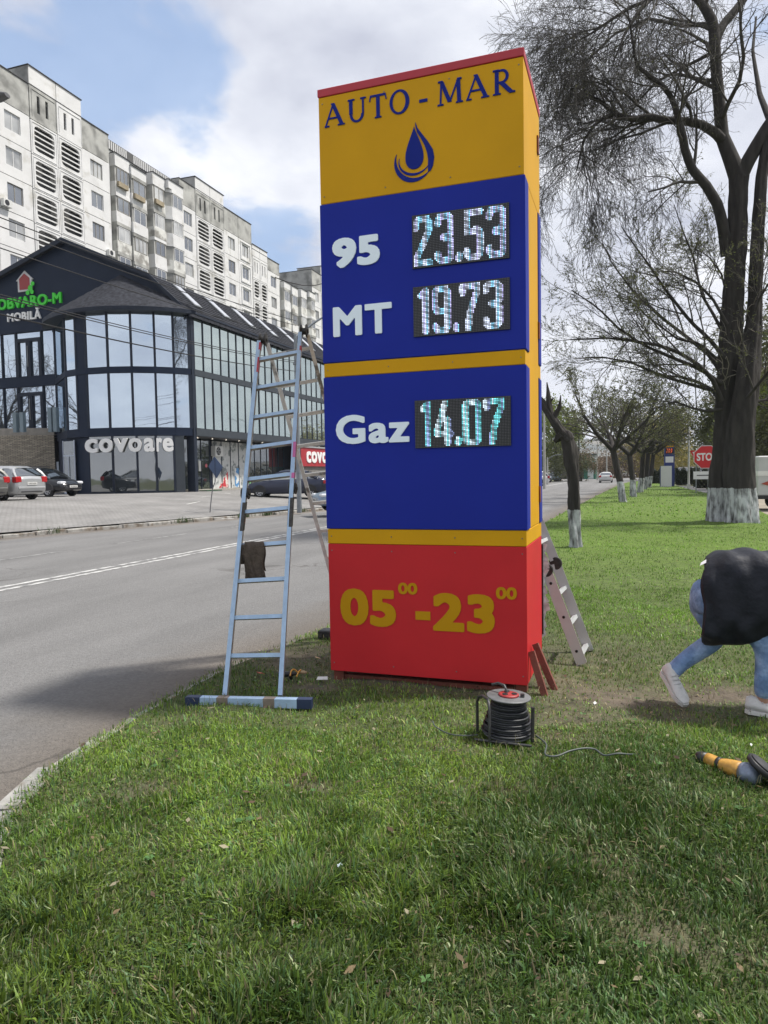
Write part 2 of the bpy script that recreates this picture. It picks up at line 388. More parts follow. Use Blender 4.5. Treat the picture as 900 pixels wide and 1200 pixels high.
# painted centre lines, worn, and the faint far lane line
def strip(mb, x_at, w, y0, y1, step, z):
    y = y0
    while y < y1:
        a, b = y, min(y1, y+step)
        mb.add([(x_at(a)-w/2, a, z), (x_at(a)+w/2, a, z), (x_at(b)+w/2, b, z), (x_at(b)-w/2, b, z)], [(0, 1, 2, 3)]); y += step
mb = MB().use(LINE)
cx = lambda y: -9.25+.003*y
strip(mb, lambda y: cx(y)-.13, .12, -20, 180, 4, ROAD_Z+.004); strip(mb, lambda y: cx(y)+.14, .12, -20, 180, 4, ROAD_Z+.004)
mb.build('centre_line', kind='structure')
mb = MB().use(mat('faded_road_line', (.24, .24, .235), .85, var=.3, scale=9, col2=(.14, .14, .14), c2scale=5, c2lo=.45, c2hi=.55))
y = -10
while y < 60:
    strip(mb, lambda q: -12.7+.01*q, .12, y, y+3.2, 1.6, ROAD_Z+.004); y += 5
y = 14
while y < 120:
    strip(mb, lambda q: -5.7+.02*q, .11, y, y+3.0, 1.5, ROAD_Z+.004); y += 8
mb.build('lane_line', kind='structure')

# ------------------------------------------------------------------ paved lot, rising to the shop
LOT_TOP = .78
def lot_z(x, y):
    k = kerb_x(y); t = min(1, max(0, (k-x)/max(.5, (k+23.6)))) if k > -23 else 1
    return .05+(LOT_TOP-.05)*t
V = []; Fl = []
lys = list(np.arange(-30, 80, 2.)); NXl = 14
for y in lys:
    k = kerb_x(y)-.26
    for i in range(NXl+1):
        t = i/NXl; x = k+(-24.0-k)*min(1, t*1.4) if t*1.4 <= 1 else -24-(t*1.4-1)/.4*34
        V.append((x, y, lot_z(x, y)))
idx = np.arange(len(lys)*(NXl+1)).reshape(len(lys), NXl+1)
Fq = np.stack([idx[:-1, :-1], idx[1:, :-1], idx[1:, 1:], idx[:-1, 1:]], -1).reshape(-1, 4)
np_mesh('paved_lot', np.array(V), Fq, [PAVER], kind='structure')
kr = link('lot_kerb', MB().use(mat('gutter_dirt', (.12, .10, .075), .95, var=.4, scale=5)).box((-17.6, -30, -.3), (-17.5, -29.9, -.28)).mesh('kerb_footing'), kind='structure')
stone = MB().use(KERB).box((-.13, -.49, -.12), (.13, .49, .10), bev=.02).mesh('kerb_stone')
y = -6
while y < 84:
    x = kerb_x(y+.5)-.13; a = atan2(kerb_x(y+1)-kerb_x(y), 1)
    o = link('kerb_stone', stone, kr, keep=False); o.location = (x, y+.5, ROAD_Z+.02+random.uniform(-.025, .015)); o.rotation_euler = (random.uniform(-.02, .02), random.uniform(-.04, .04), -a+random.uniform(-.02, .02))
    o.matrix_parent_inverse = Matrix.Identity(4); y += 1.0
# white parking ticks on the lot
mb = MB().use(mat('lot_marking', (.6, .6, .58), .8, var=.3, scale=8, col2=(.28, .27, .26), c2scale=4, c2lo=.5, c2hi=.6))
for (a, b) in (((219, 593), (234, 591)), ((236, 590.5), (246, 589.5)), ((249, 588.5), (258, 588.5)), ((264, 587.5), (270, 587.6)), ((259, 594.6), (274, 594.5)), ((272, 586.5), (281, 586.3)), ((266, 599.5), (270, 599.4))):
    za = .35
    for _ in range(4):
        p = on_z(*a, za); za = lot_z(p.x, p.y)
    p = on_z(*a, za+.01); q = on_z(*b, za+.01); q.z = lot_z(q.x, q.y)+.012; p.z = lot_z(p.x, p.y)+.012; d = (q-p).normalized(); n = Vector((-d.y, d.x, 0))*.06
    mb.add([p-n, q-n, q+n, p+n], [(0, 1, 2, 3)])
mb.build('lot_marking', kind='structure')
# weeds along the lot kerb
def blades(name, P, L, Wd, colr, mats, lean=.6, coh=0, seg2=True, parent=None, kind='stuff', seed=1, maxlean=None):
    g = np.random.default_rng(seed); n = len(P)
    az = g.uniform(0, 2*pi, n); ln = np.abs(g.normal(0, lean, n)) if maxlean is None else g.uniform(0, maxlean, n)
    ln = np.clip(ln, 0, 1.45)
    if coh:
        fa = vnoise(P[:, 0], P[:, 1], .30, 51)*4*pi+vnoise(P[:, 0], P[:, 1], .8, 52)*3; fl = vnoise(P[:, 0], P[:, 1], .38, 53)
        pick = g.random(n) < coh; az = np.where(pick, fa+g.normal(0, .55, n), az); ln = np.where(pick, np.clip(ln*.5+fl*1.15, 0, 1.4), ln)
    d = np.stack([np.cos(az), np.sin(az), np.zeros(n)], 1); w = np.stack([-np.sin(az+g.normal(0, .5, n)), np.cos(az), np.zeros(n)], 1)*Wd[:, None]/2
    up = np.array([0, 0, 1.])
    mid = P+(d*np.sin(ln*.55)[:, None]+up*np.cos(ln*.55)[:, None])*(L*.55)[:, None]
    tip = mid+(d*np.sin(np.minimum(ln*1.5, 1.75))[:, None]+up*np.cos(np.minimum(ln*1.5, 1.75))[:, None])*(L*.45)[:, None]
    tip[:, 2] = np.maximum(tip[:, 2], P[:, 2]+.004)
    if seg2:
        V = np.stack([P-w, P+w, mid+w*.85, mid-w*.85, tip], 1).reshape(-1, 3); b = np.arange(n)*5
        F3 = np.concatenate([np.stack([b, b+1, b+2], 1), np.stack([b, b+2, b+3], 1), np.stack([b+3, b+2, b+4], 1)])
        shade = np.array([.55, .55, 1., 1., 1.1])
    else:
        V = np.stack([P-w, P+w, tip], 1).reshape(-1, 3); b = np.arange(n)*3
        F3 = np.stack([b, b+1, b+2], 1); shade = np.array([.7, .7, 1.1])
    cc = (colr[:, None, :]*np.ones((1, V.shape[0]//n, 1))).reshape(-1, 3)
    return np_mesh(name, V, F3, mats, parent, kind, col=cc)

# ------------------------------------------------------------------ turf sheet
def vnoise(x, y, s, seed=0):                     # smooth value noise, vectorised
    x = np.asarray(x)/s; y = np.asarray(y)/s; xi = np.floor(x).astype(int); yi = np.floor(y).astype(int); xf = x-xi; yf = y-yi
    def h(a, b):
        v = np.sin(a*127.1+b*311.7+seed*74.7)*43758.5453; return v-np.floor(v)
    u = xf*xf*(3-2*xf); v = yf*yf*(3-2*yf)
    return (h(xi, yi)*(1-u)+h(xi+1, yi)*u)*(1-v)+(h(xi, yi+1)*(1-u)+h(xi+1, yi+1)*u)*v
def bare(x, y):                                  # 0 lush .. 1 trodden earth
    x = np.asarray(x, float); y = np.asarray(y, float)
    b = np.zeros_like(x)
    for (cx_, cy_, rx, ry, a) in ((-.1, 5.25, .75, .42, .8), (.55, 5.45, .8, .26, .85), (-.25, 4.75, .5, .35, .55), (1.6, 5.6, .8, .22, .7), (-.5, 6.4, .7, .7, .45), (-2.75, 5.7, .5, .42, .75), (-2.3, 4.9, .35, .12, .7), (-1.5, 5.2, .9, .25, .95), (-.95, 4.0, .5, .2, .35), (-1.6, 3.3, .16, .10, .75), (-.12, 2.95, .22, .12, .45), (.12, 2.5, .25, .12, .5), (-.6, 3.5, .3, .13, .4), (-2.3, 3.0, .2, .12, .4), (-.4, 4.35, .35, .12, .5)):
        d = ((x-cx_)/rx)**2+((y-cy_)/ry)**2; b = np.maximum(b, a*np.exp(-d*.9))
    n = vnoise(x, y, .22, 3)*.55+vnoise(x, y, .07, 5)*.45
    return np.clip(b*(.6+.9*n)+np.clip(vnoise(x, y, .55, 9)*.5+n*.5-.66, 0, 1)*1.1, 0, 1)
ys = np.concatenate([np.arange(-2., .5, .3), np.arange(.5, 9, .06), np.arange(9, 30, .4), np.arange(30, 112.1, 2.)])
NXg = 130; V = []; 
for y in ys:
    a, b = edge_x(y), right_x(y)
    for i in range(NXg+1):
        t = (i/NXg)**1.25; x = a+(b-a)*t; V.append((x, y, gz(x, y)+(.0 if i else -.02)))
V = np.array(V); idx = np.arange(len(ys)*(NXg+1)).reshape(len(ys), NXg+1)
Fq = np.stack([idx[:-1, :-1], idx[:-1, 1:], idx[1:, 1:], idx[1:, :-1]], -1).reshape(-1, 4)
far_w = np.clip((V[:, 1]-6)/10, 0, 1)[:, None]
bb = np.clip(bare(V[:, 0], V[:, 1])*1.1, 0, 1)[:, None]*(1-far_w)
soil = np.array([.060, .075, .024])*(1-far_w)+np.array([.085, .140, .014])*far_w
tc = soil*(1-bb)+np.array([.10, .082, .060])*bb
np_mesh('turf', V, Fq, [SOIL], kind='structure', col=tc)
# edge skirt of the turf bed, and its kerb stones
mb = MB().use(mat('edge_earth', (.09, .075, .05), .95, var=.4, scale=8, bump=.6, bscale=30))
yy = list(np.arange(-2, 112, .5))
for a, b in zip(yy, yy[1:]): mb.add([(edge_x(a), a, -.02), (edge_x(b), b, -.02), (edge_x(b)-.05, b, ROAD_Z-.01), (edge_x(a)-.05, a, ROAD_Z-.01)], [(0, 1, 2, 3)])
mb.build('turf_edge', kind='structure')
kr2 = link('roadside_kerb', MB().use(KERB).box((-3.3, -6, -.3), (-3.2, -5.9, -.28)).mesh('kerb_footing'), kind='structure')
stone2 = MB().use(mat('pale_kerb', (.27, .265, .25), .9, var=.3, scale=9, bump=.4, col2=(.2, .17, .13), c2scale=5, c2lo=.5, c2hi=.65)).box((-.07, -.24, -.15), (.07, .24, .0), bev=.012).mesh('kerb_stone')
y = .3
while y < 11:
    sl_ = (edge_x(y+.05)-edge_x(y-.05))/.1; st = .5/sqrt(1+sl_*sl_); ym = y+st/2
    s2 = (edge_x(ym+.05)-edge_x(ym-.05))/.1
    o = link('kerb_stone', stone2, kr2, keep=False); dip = .0 if y < 2.9 else (.035 if y < 3.2 else .068)
    o.location = (edge_x(ym)-.055, ym, .006-dip+random.uniform(-.01, .006)); o.rotation_euler = (0, random.uniform(-.05, .05), -math.atan(s2)+random.uniform(-.03, .03)); y += st+.004
# bare yard to the right, beyond the big tree, and side road
mb = MB().use(mat('yard_dirt', (.24, .21, .165), .95, var=.35, scale=1.5, bump=.4, bscale=25))
mb.add([(3.6, 20, -.03), (60, 14, -.03), (60, 48, -.03), (4.3, 50, -.03)], [(0, 1, 2, 3)]); mb.build('yard', kind='structure')
mb = MB().use(mat('side_road_asphalt', (.17, .17, .17), .9, var=.2)).add([(4.6, 50.02, -.05), (60, 48.02, -.05), (60, 66, -.05), (4.6, 75, -.05)], [(0, 1, 2, 3)])
mb.build('side_road', kind='structure')

# ------------------------------------------------------------------ grass blades
GR = mat('grass_blade', (.1, .2, .02), .5, var=0, attr='tint', trans=.36, spec=.38)
def sample(n, d0, d1, pw=1.0, amax=37, seed=0):
    g = np.random.default_rng(seed)
    d = (d0**pw+(d1**pw-d0**pw)*g.random(n))**(1/pw)
    a = np.radians(19+g.uniform(-amax, amax, n))
    x = -np.sin(a)*d/np.cos(a-radians(19)); y = np.cos(a)*d/np.cos(a-radians(19))
    ex = np.interp(y, [p[0] for p in near_edge], [p[1] for p in near_edge]); 
    rx = np.array([right_x(v) for v in y])
    k = (x > ex-.03+g.normal(0, .025, n)) & (x < rx) & (y < 111)
    # not inside the sign foot
    k &= ~((x > -2.15) & (x < -.7) & (y > 5.12) & (y < 6.0))
    return x[k], y[k], g
def grass(name, n, d0, d1, pw, L0, W0, seed, seg2=True, amax=37, lean=.8):
    x, y, g = sample(n, d0, d1, pw, amax, seed)
    b = bare(x, y); k = g.random(len(x)) > b*.93
    x, y, b = x[k], y[k], b[k]; n = len(x)
    z = np.array([gz(p, q) for p, q in zip(x, y)])
    cl = vnoise(x, y, .42, 21)*.6+vnoise(x, y, .16, 22)*.4          # clump mask
    tall = np.clip((cl-.45)*3.2, 0, 1)
    fg = np.clip((3.9-y)/1.6, 0, 1)*np.clip((1.2-np.abs(x+.9))/.8+.5, .3, 1)
    L = L0*(.35+.65*g.random(n)+tall*(.35+.9*fg))*(1-.45*b)
    Wd = W0*(.45+1.1*g.random(n)**2)*(1+.7*tall*fg)
    hue = vnoise(x, y, .9, 31)*.6+vnoise(x, y, .3, 32)*.4
    r = g.random(n)
    c1 = np.array([.082, .152, .024]); c2 = np.array([.215, .318, .045]); c3 = np.array([.100, .195, .065])
    col = c1+(c2-c1)*np.clip(hue*1.6-.5+r*.5-.2, 0, 1)[:, None]
    t = (g.random(n) < .25)[:, None]; col = np.where(t, c3, col)
    farw = np.clip((y-4.5)/6, 0, 1)[:, None]; col = col*(1-farw)+np.array([.130, .255, .022])*(.55+.9*r[:, None])*(.7+.6*hue[:, None])*farw
    dry = g.random(n) < (.055+.34*b+.10*np.clip(vnoise(x, y, .6, 41)-.5, 0, 1)*(y < 8))
    col = np.where(dry[:, None], np.array([.26, .225, .12])*(.6+.7*r[:, None]), col)
    patch = .72+.56*np.clip((vnoise(x, y, 1.7, 61)*.6+vnoise(x, y, .5, 62)*.4-.25)*2, 0, 1)
    col = col*(.45+1.1*g.random(n)[:, None]**1.2)*patch[:, None]
    pale = g.random(n) < .035*(y < 9); col = np.where(pale[:, None], np.array([.34, .40, .20])*(.7+.5*r[:, None]), col)  # scattered pale blades: specular glints on the tips, put into the colour
    P = np.stack([x, y, z-.004], 1)
    return blades(name, P, L, Wd, col, [GR], lean=lean, coh=.45, seg2=seg2, seed=seed+100)
grass('grass', 275000, 1.3, 4.4, 1.6, .054, .0056, 1, amax=50)
grass('grass', 185000, 4.4, 9.5, 1.4, .046, .0065, 2, amax=46)
grass('grass', 130000, 9.5, 24, 1.3, .055, .013, 3, seg2=False)
grass('grass', 90000, 24, 108, 1.15, .085, .05, 4, seg2=False, amax=32)
# litter: straw and bits lying in the grass
g = np.random.default_rng(8); x, y, _ = sample(5200, 1.8, 7.5, 1.5, 34, 9)
P = np.stack([x, y, np.array([gz(a, b) for a, b in zip(x, y)])+.02+.02*g.random(len(x))], 1)
blades('straw', P, .03+.05*g.random(len(x)), .002+.002*g.random(len(x)), np.array([.24, .22, .12])*(.4+.8*g.random((len(x), 1))), [GR], lean=2., seed=77, maxlean=1.5)
# low broad-leaved weeds and dead leaves near the camera
x, y, g_ = sample(75, 1.9, 6.0, 1.4, 33, 15); VV = []; CC = []
for a, b in zip(x, y):
    z0_ = gz(a, b)+.025; nl = random.randint(4, 7); big = random.uniform(.010, .024); ph = random.random()*6
    for q in range(nl):
        t = ph+q*2*pi/nl+random.uniform(-.3, .3); d_ = np.array([cos(t), sin(t), .45]); n_2 = np.array([-sin(t), cos(t), 0])*big*.38; c_ = np.array([a, b, z0_])
        VV += [c_, c_+d_*big*.6+n_2, c_+d_*big*1.15+np.array([0, 0, -.006]), c_+d_*big*.6-n_2]; cv = np.array([.09, .19, .06])*random.uniform(.7, 1.4); CC += [cv]*4
np_mesh('broad_leaved_weeds', np.array(VV), np.arange(len(VV)).reshape(-1, 4), [GR], None, 'stuff', col=np.array(CC))
x, y, g_ = sample(700, 1.9, 8.0, 1.5, 34, 16); VV = []; CC = []
for a, b in zip(x, y):
    z0_ = gz(a, b)+random.uniform(.02, .05); t = random.random()*6.28; L_ = random.uniform(.008, .024); d_ = np.array([cos(t), sin(t), random.uniform(-.3, .3)])*L_; n_2 = np.array([-sin(t), cos(t), random.uniform(-.4, .4)])*L_*.5; c_ = np.array([a, b, z0_])
    VV += [c_-d_, c_+n_2, c_+d_, c_-n_2]; cv = np.array(random.choice(((.22, .16, .09), (.12, .08, .05), (.36, .32, .22))))*random.uniform(.6, 1.2); CC += [cv]*4
np_mesh('dead_leaves', np.array(VV), np.arange(len(VV)).reshape(-1, 4), [GR], None, 'stuff', col=np.array(CC))
# broad leaves and taller weeds at the lot kerb and gutter
x = []; y = []
for cyy, nn in ((25.6, 160), (27.0, 120), (17.5, 30), (22.5, 60), (29.5, 50), (13.5, 30)):
    for _ in range(nn): q = cyy+random.gauss(0, .18); y.append(q); x.append(kerb_x(q)+random.gauss(.02, .07))
P = np.stack([x, y, np.full(len(x), ROAD_Z+.03)], 1)
blades('weeds', P, .12+.14*np.random.default_rng(3).random(len(x)), np.full(len(x), .02), np.array([[.05, .09, .02]])*np.ones((len(x), 1)), [GR], lean=.5, seed=5)

# ------------------------------------------------------------------ price totem
TX0, TX1, TY0, TY1 = -2.205, -.682, 5.06, 5.96
tw = thing('price_totem', 'tall yellow, blue and red fuel price totem with lit prices, standing in the grass', 'price sign', ((TX0+TX1)/2, (TY0+TY1)/2, 0))
T = TY0
def tb(name, m, z0, z1, y0, y1, x0=TX0, x1=TX1, bev=.004): return MB().use(m).box((x0, y0, z0), (x1, y1, z1), bev=bev).build(name, tw)
CS = .165   # depth of the blue cassettes on the side
tb('top_trim', REDT, 4.432, 4.490, T-.006, TY1+.006, TX0-.006, TX1+.006)
tb('header_panel', YEL, 3.645, 4.430, T, TY1)
tb('side_panel', YEL, 1.188, 3.643, T+CS+.002, TY1-.142)
# blue cassettes, front and back, with a clipped top corner at the side
for fy0, fy1 in ((T-.006, T+CS), (TY1-.14, TY1+.006)):
    for z0, z1 in ((2.455, 3.643), (1.188, 2.348)):
        MB().use(BLU).box((TX0-.006, fy0, z0), (TX1+.008, fy1, z1), bev=.006).build('blue_cassette', tw)
    tb('yellow_band', YEL, 2.350, 2.453, fy0+.004, fy1)
tb('yellow_band', YEL, 1.073, 1.186, T, TY1, TX0, TX1)
tb('base_panel', RED, .075, 1.071, T+.002, TY1, TX0, TX1-.0)
fr = MB().use(RUST)
for x in (TX0+.05, TX1-.05):
    for yv in (T+.08, TY1-.08): fr.box((x-.04, yv-.04, -.1), (x+.04, yv+.04, .073))
fr.box((TX0+.02, T+.06, -.02), (TX1-.02, T+.12, .035)); fr.box((TX0+.02, TY1-.12, -.02), (TX1-.02, TY1-.06, .035)); fr.build('base_frame', tw)
for z in (.20, 4.16, 2.72, 1.42):
    if z > 1: MB().use(RUST).box((TX1-.01, TY1-.16, z-.065), (TX1+.012, TY1-.10, z+.065)).build('mounting_lug', tw)
# torn protective film and insulation at the back edge
mb = MB().use(mat('torn_film', (.5, .52, .53), .35, var=.4, scale=30))
rr = random.Random(4); pts = []
z = .22
while z < .98:
    mb.add([(TX1+.002, TY1+.01, z), (TX1+.02+rr.random()*.05, TY1+.03, z+.02), (TX1+.015+rr.random()*.05, TY1+.02, z+.08), (TX1+.002, TY1+.01, z+.09)], [(0, 1, 2, 3)]); z += .07
mb.build('torn_film', tw)
scr = MB().use(mat('screw_head', (.25, .24, .22), .4, .6)).lathe([(0, 0), (.0055, 0), (.004, .003), (0, .0035)], 10, Matrix.Rotation(pi/2, 4, 'X')).mesh('screw')
for zz in (.14, 1.02, 1.13, 2.40, 4.38, 3.70):
    for k in range(4):
        o = link('screw', scr, tw, keep=True); o.location = (TX0+.03+k*(TX1-TX0-.06)/3, T-.0005 if zz > 1.03 and zz != 2.40 else T+.0015 if zz < 1.03 else T+.0035-.004, zz)
MB().use(BLK).box((TX1-.03, TY1+.004, .25), (TX1+.012, TY1+.02, 1.0)).build('back_seal', tw)
# raking rust-red steel foot at the right corner
mb = MB().use(RUST)
A = (TX1+.03, T+.10, .33); Bp = (TX1+.16, T+.02, -.02); Cp = (TX1+.03, T+.12, -.02)
for a, b, r in (((TX1+.02, T+.07, .31), (TX1+.13, T+.0, -.02), .018), ((TX1+.03, T+.22, .33), (TX1+.19, T+.14, -.02), .018)):
    d = (Vector(b)-Vector(a)); mb.tube([a, b], .032, 4, smooth=False)
mb.box((TX1+.11, T-.10, -.03), (TX1+.26, T+.20, .012)); mb.build('steel_foot', tw)

# --- serif lettering of the header, drawn as strokes
SERIF = {
 'A': ([('s', (.06, .06), (.46, 1.0), .075), ('s', (.42, 1.0), (.86, .06), .17), ('s', (.22, .36), (.68, .36), .075), ('h', .0, .24, .0), ('h', .66, 1.02, .0)], 1.02),
 'U': ([('s', (.17, .94), (.17, .36), .17), ('a', (.46, .34), .285, .31, 180, 360, .13), ('s', (.77, .34), (.77, .94), .085), ('h', .02, .36, .94), ('h', .64, .92, .94)], .94),
 'T': ([('s', (.42, .94), (.42, .06), .17), ('s', (.04, .955), (.80, .955), .09), ('s', (.06, .95), (.02, .74), .05), ('s', (.78, .95), (.82, .74), .05), ('h', .26, .58, .0)], .84),
 'O': ([('o', (.47, .5), .47, .52, .31, .43)], .94),
 'M': ([('s', (.18, .94), (.14, .06), .08), ('s', (.20, .96), (.56, .10), .17), ('s', (.56, .10), (.94, .96), .075), ('s', (.95, .94), (.99, .06), .17), ('h', .0, .28, .0), ('h', .84, 1.16, .0), ('h', .04, .26, .94), ('h', .90, 1.10, .94)], 1.16),
 'R': ([('s', (.19, .94), (.19, .06), .17), ('a', (.40, .72), .24, .24, -90, 90, .13), ('s', (.19, .955), (.42, .955), .08), ('s', (.19, .485), (.42, .485), .075), ('s', (.40, .46), (.80, .04), .17), ('h', .02, .36, .0), ('h', .02, .30, .94), ('h', .72, .98, .0)], .96),
 '-': ([('s', (.06, .36), (.44, .36), .13)], .5)}
def serif_letter(ch, x, z, hgt, Y, wsc=1.0):
    mb = MB().use(LB); q = 0
    def P(u, v): return (x+u*hgt*wsc, z+v*hgt)
    def poly(pp):
        nonlocal q
        mb.prism([P(*p) for p in pp], 'y', Y-.0045-.0006*q, Y-.0005); q += 1
    for s in SERIF[ch][0]:
        if s[0] == 's':
            _, a, b, w = s; dx, dy = b[0]-a[0], b[1]-a[1]; l = math.hypot(dx, dy)
            if abs(dy) > abs(dx)*.15: w2 = w/2*l/abs(dy); poly([(a[0]-w2, a[1]), (a[0]+w2, a[1]), (b[0]+w2, b[1]), (b[0]-w2, b[1])])
            else: poly([(a[0], a[1]-w/2), (b[0], b[1]-w/2), (b[0], b[1]+w/2), (a[0], a[1]+w/2)])
        elif s[0] == 'h':
            _, a, b, v = s; m_ = (a+b)/2; t = .065
            poly([(a, v), (b, v), (b, v+t*.8), (m_+.1, v+t), (m_-.1, v+t), (a, v+t*.8)])
        elif s[0] == 'a':
            _, c, rx, ry, a0, a1, w = s; n = 14; o_ = []; i_ = []
            for k in range(n+1):
                a = radians(a0+(a1-a0)*k/n); o_.append((c[0]+(rx+w/2)*cos(a), c[1]+(ry+w/2*.7)*sin(a))); i_.append((c[0]+(rx-w/2)*cos(a), c[1]+(ry-w/2*.7)*sin(a)))
            poly(o_+i_[::-1])
        elif s[0] == 'o':
            _, c, rx, ry, ix, iy = s; n = 28
            for h0 in (0, 14):
                o_ = []; i_ = []
                for k in range(15):
                    a = 2*pi*(k+h0)/n+.25; o_.append((c[0]+rx*cos(a), c[1]+ry*sin(a))); i_.append((c[0]+ix*cos(a)-.02, c[1]+iy*sin(a)))
                poly(o_+i_[::-1])
    return mb.build('letter', tw)
LB = mat('blue_lettering', (.010, .022, .21), .5, spec=.1, var=.03)
hgt = .168; xx = -2.158; tot = 0; word = 'AUTO - MAR'
adv = [(.5 if c == ' ' else SERIF[c][1]+.14) for c in word]; adv = [(.26 if c == ' ' else a) for a, c in zip(adv, word)]
wsc = (1.418/hgt)/(sum(adv)-.14)
for c, a in zip(word, adv):
    if c != ' ': serif_letter(c, xx, 4.203, hgt, T, wsc)
    xx += a*hgt*wsc
# --- drop emblem
def drop_outline(cx_, zb, w, h, n=40, p=1.55):
    pts = []
    for k in range(n):
        t = 2*pi*k/n; s_ = sin(t/2)
        pts.append((cx_+w/2*sin(t)*(s_**p)*1.0, zb+h*(1-(1-cos(t))/2)))
    return pts
em = MB().use(LB)
em.prism(drop_outline(-1.462, 3.795, .195, .30), 'y', T-.006, T-.0005)
em.build('emblem', tw)
def arc_piece(ts, w0, w1, cxx, cz, rx, rz, a0, a1, name='emblem_stroke', tipw=.2):
    n = 22; o_ = []; i_ = []
    for k in range(n+1):
        u = k/n; a = radians(a0+(a1-a0)*u); w = w0+(w1-w0)*sin(pi*u)
        o_.append((cxx+(rx+w/2)*cos(a), cz+(rz+w/2)*sin(a))); i_.append((cxx+(rx-w/2)*cos(a), cz+(rz-w/2)*sin(a)))
    MB().use(LB).prism(o_+i_[::-1], 'y', T-.005, T-.0005).build(name, tw)
arc_piece(0, .002, .018, -1.462, 3.86, .118, .10, 165, 330)
arc_piece(0, .002, .034, -1.462, 3.865, .145, .145, 158, 318)
# long right-hand swoosh
o_ = []; i_ = []
sw_o = [(-1.452, 4.125), (-1.435, 4.08), (-1.40, 4.03), (-1.36, 3.975), (-1.325, 3.915), (-1.315, 3.86), (-1.325, 3.80), (-1.345, 3.765)]
sw_i = [(-1.452, 4.10), (-1.44, 4.05), (-1.41, 4.0), (-1.385, 3.95), (-1.368, 3.90), (-1.36, 3.85), (-1.362, 3.80), (-1.362, 3.765)]
MB().use(LB).prism(sw_o+sw_i[::-1], 'y', T-.0055, T-.0005).build('emblem_stroke', tw)
YB = T-.006
letters('fuel_grade', '95', -2.112, -1.735, 3.155, 3.373, YB, WHT, tw, .05, space=1.06)
letters('fuel_grade', 'MT', -2.118, -1.650, 2.646, 2.867, YB, WHT, tw, .032, space=1.1)
letters('fuel_grade', 'Gaz', -2.113, -1.530, 1.835, 2.054, YB, WHT, tw, .032, space=1.1)
YL = mat('yellow_lettering', (.50, .26, .006), .5, spec=.12, var=.04)
letters('opening_hour', '05', -2.112, -1.66, .443, .728, T+.002, YL, tw, .046, .006, 1.08)
letters('opening_hour', '23', -1.372, -.912, .434, .721, T+.002, YL, tw, .046, .006, 1.08)
letters('opening_hour', '00', -1.640, -1.490, .700, .787, T+.002, YL, tw, .035, .006)
letters('opening_hour', '00', -.902, -.752, .692, .780, T+.002, YL, tw, .035, .006)
MB().use(YL).box((-1.507, T-.004, .512), (-1.392, T+.0015, .576)).build('opening_hour', tw)
# --- LED displays
LEDB = mat('led_backplate', (.006, .007, .010), .5, var=.1)
LEDU = mat('led_unlit', (.12, .125, .13), .4, var=.3, scale=90)
LEDL = mat('led_lit', (.5, .6, .7), .4, var=0, emit=(1, 1, 1), estr=1.0, attr='tint')
DG = {'0': [[(2, 0), (2, 1)], [(8, 0), (8, 1)]], }
def seg(ch):    # polylines on a 10 x 26 grid, y up
    return {'0': [[(2, 3), (2, 23), (3.5, 24.5), (7.5, 24.5), (9, 23), (9, 3), (7.5, 1.5), (3.5, 1.5), (2, 3)]],
            '1': [[(6, 1.5), (6, 24.5), (3.5, 21.5)]],
            '2': [[(2, 20), (2, 23), (3.5, 24.5), (7.5, 24.5), (9, 22.5), (9, 18), (2, 4), (2, 1.5), (9.2, 1.5)]],
            '3': [[(2, 21), (2.2, 23), (3.5, 24.5), (7.5, 24.5), (9, 22.5), (9, 15.5), (7, 13.5), (5, 13.5)], [(7, 13.5), (9, 11.5), (9, 3.5), (7.5, 1.5), (3.5, 1.5), (2, 3.5), (2, 5)]],
            '4': [[(6.5, 24.5), (2, 9), (2, 7), (9.6, 7)], [(7.6, 15), (7.6, 1.5)]],
            '5': [[(9, 24.5), (2.3, 24.5), (2.3, 14.5), (7.5, 15.3), (9, 13.8), (9, 3.5), (7.5, 1.5), (3.5, 1.5), (2, 3.5), (2, 5)]],
            '7': [[(1.6, 21), (1.6, 24.5), (9.2, 24.5), (9, 21), (5, 9), (4.4, 1.5)]],
            '9': [[(9, 14), (7.5, 12), (3.5, 12), (2, 14), (2, 22.5), (3.5, 24.5), (7.5, 24.5), (9, 22.5), (9, 3.5), (7.5, 1.5), (3.5, 1.5), (2, 4)]],
            '.': [[(1.6, 1.8), (1.7, 3.2)]]}[ch]
def dist_seg(p, a, b):
    ax, ay = a; bx, by = b; dx, dy = bx-ax, by-ay; l = dx*dx+dy*dy
    t = 0 if l == 0 else max(0, min(1, ((p[0]-ax)*dx+(p[1]-ay)*dy)/l)); return math.hypot(p[0]-ax-t*dx, p[1]-ay-t*dy)
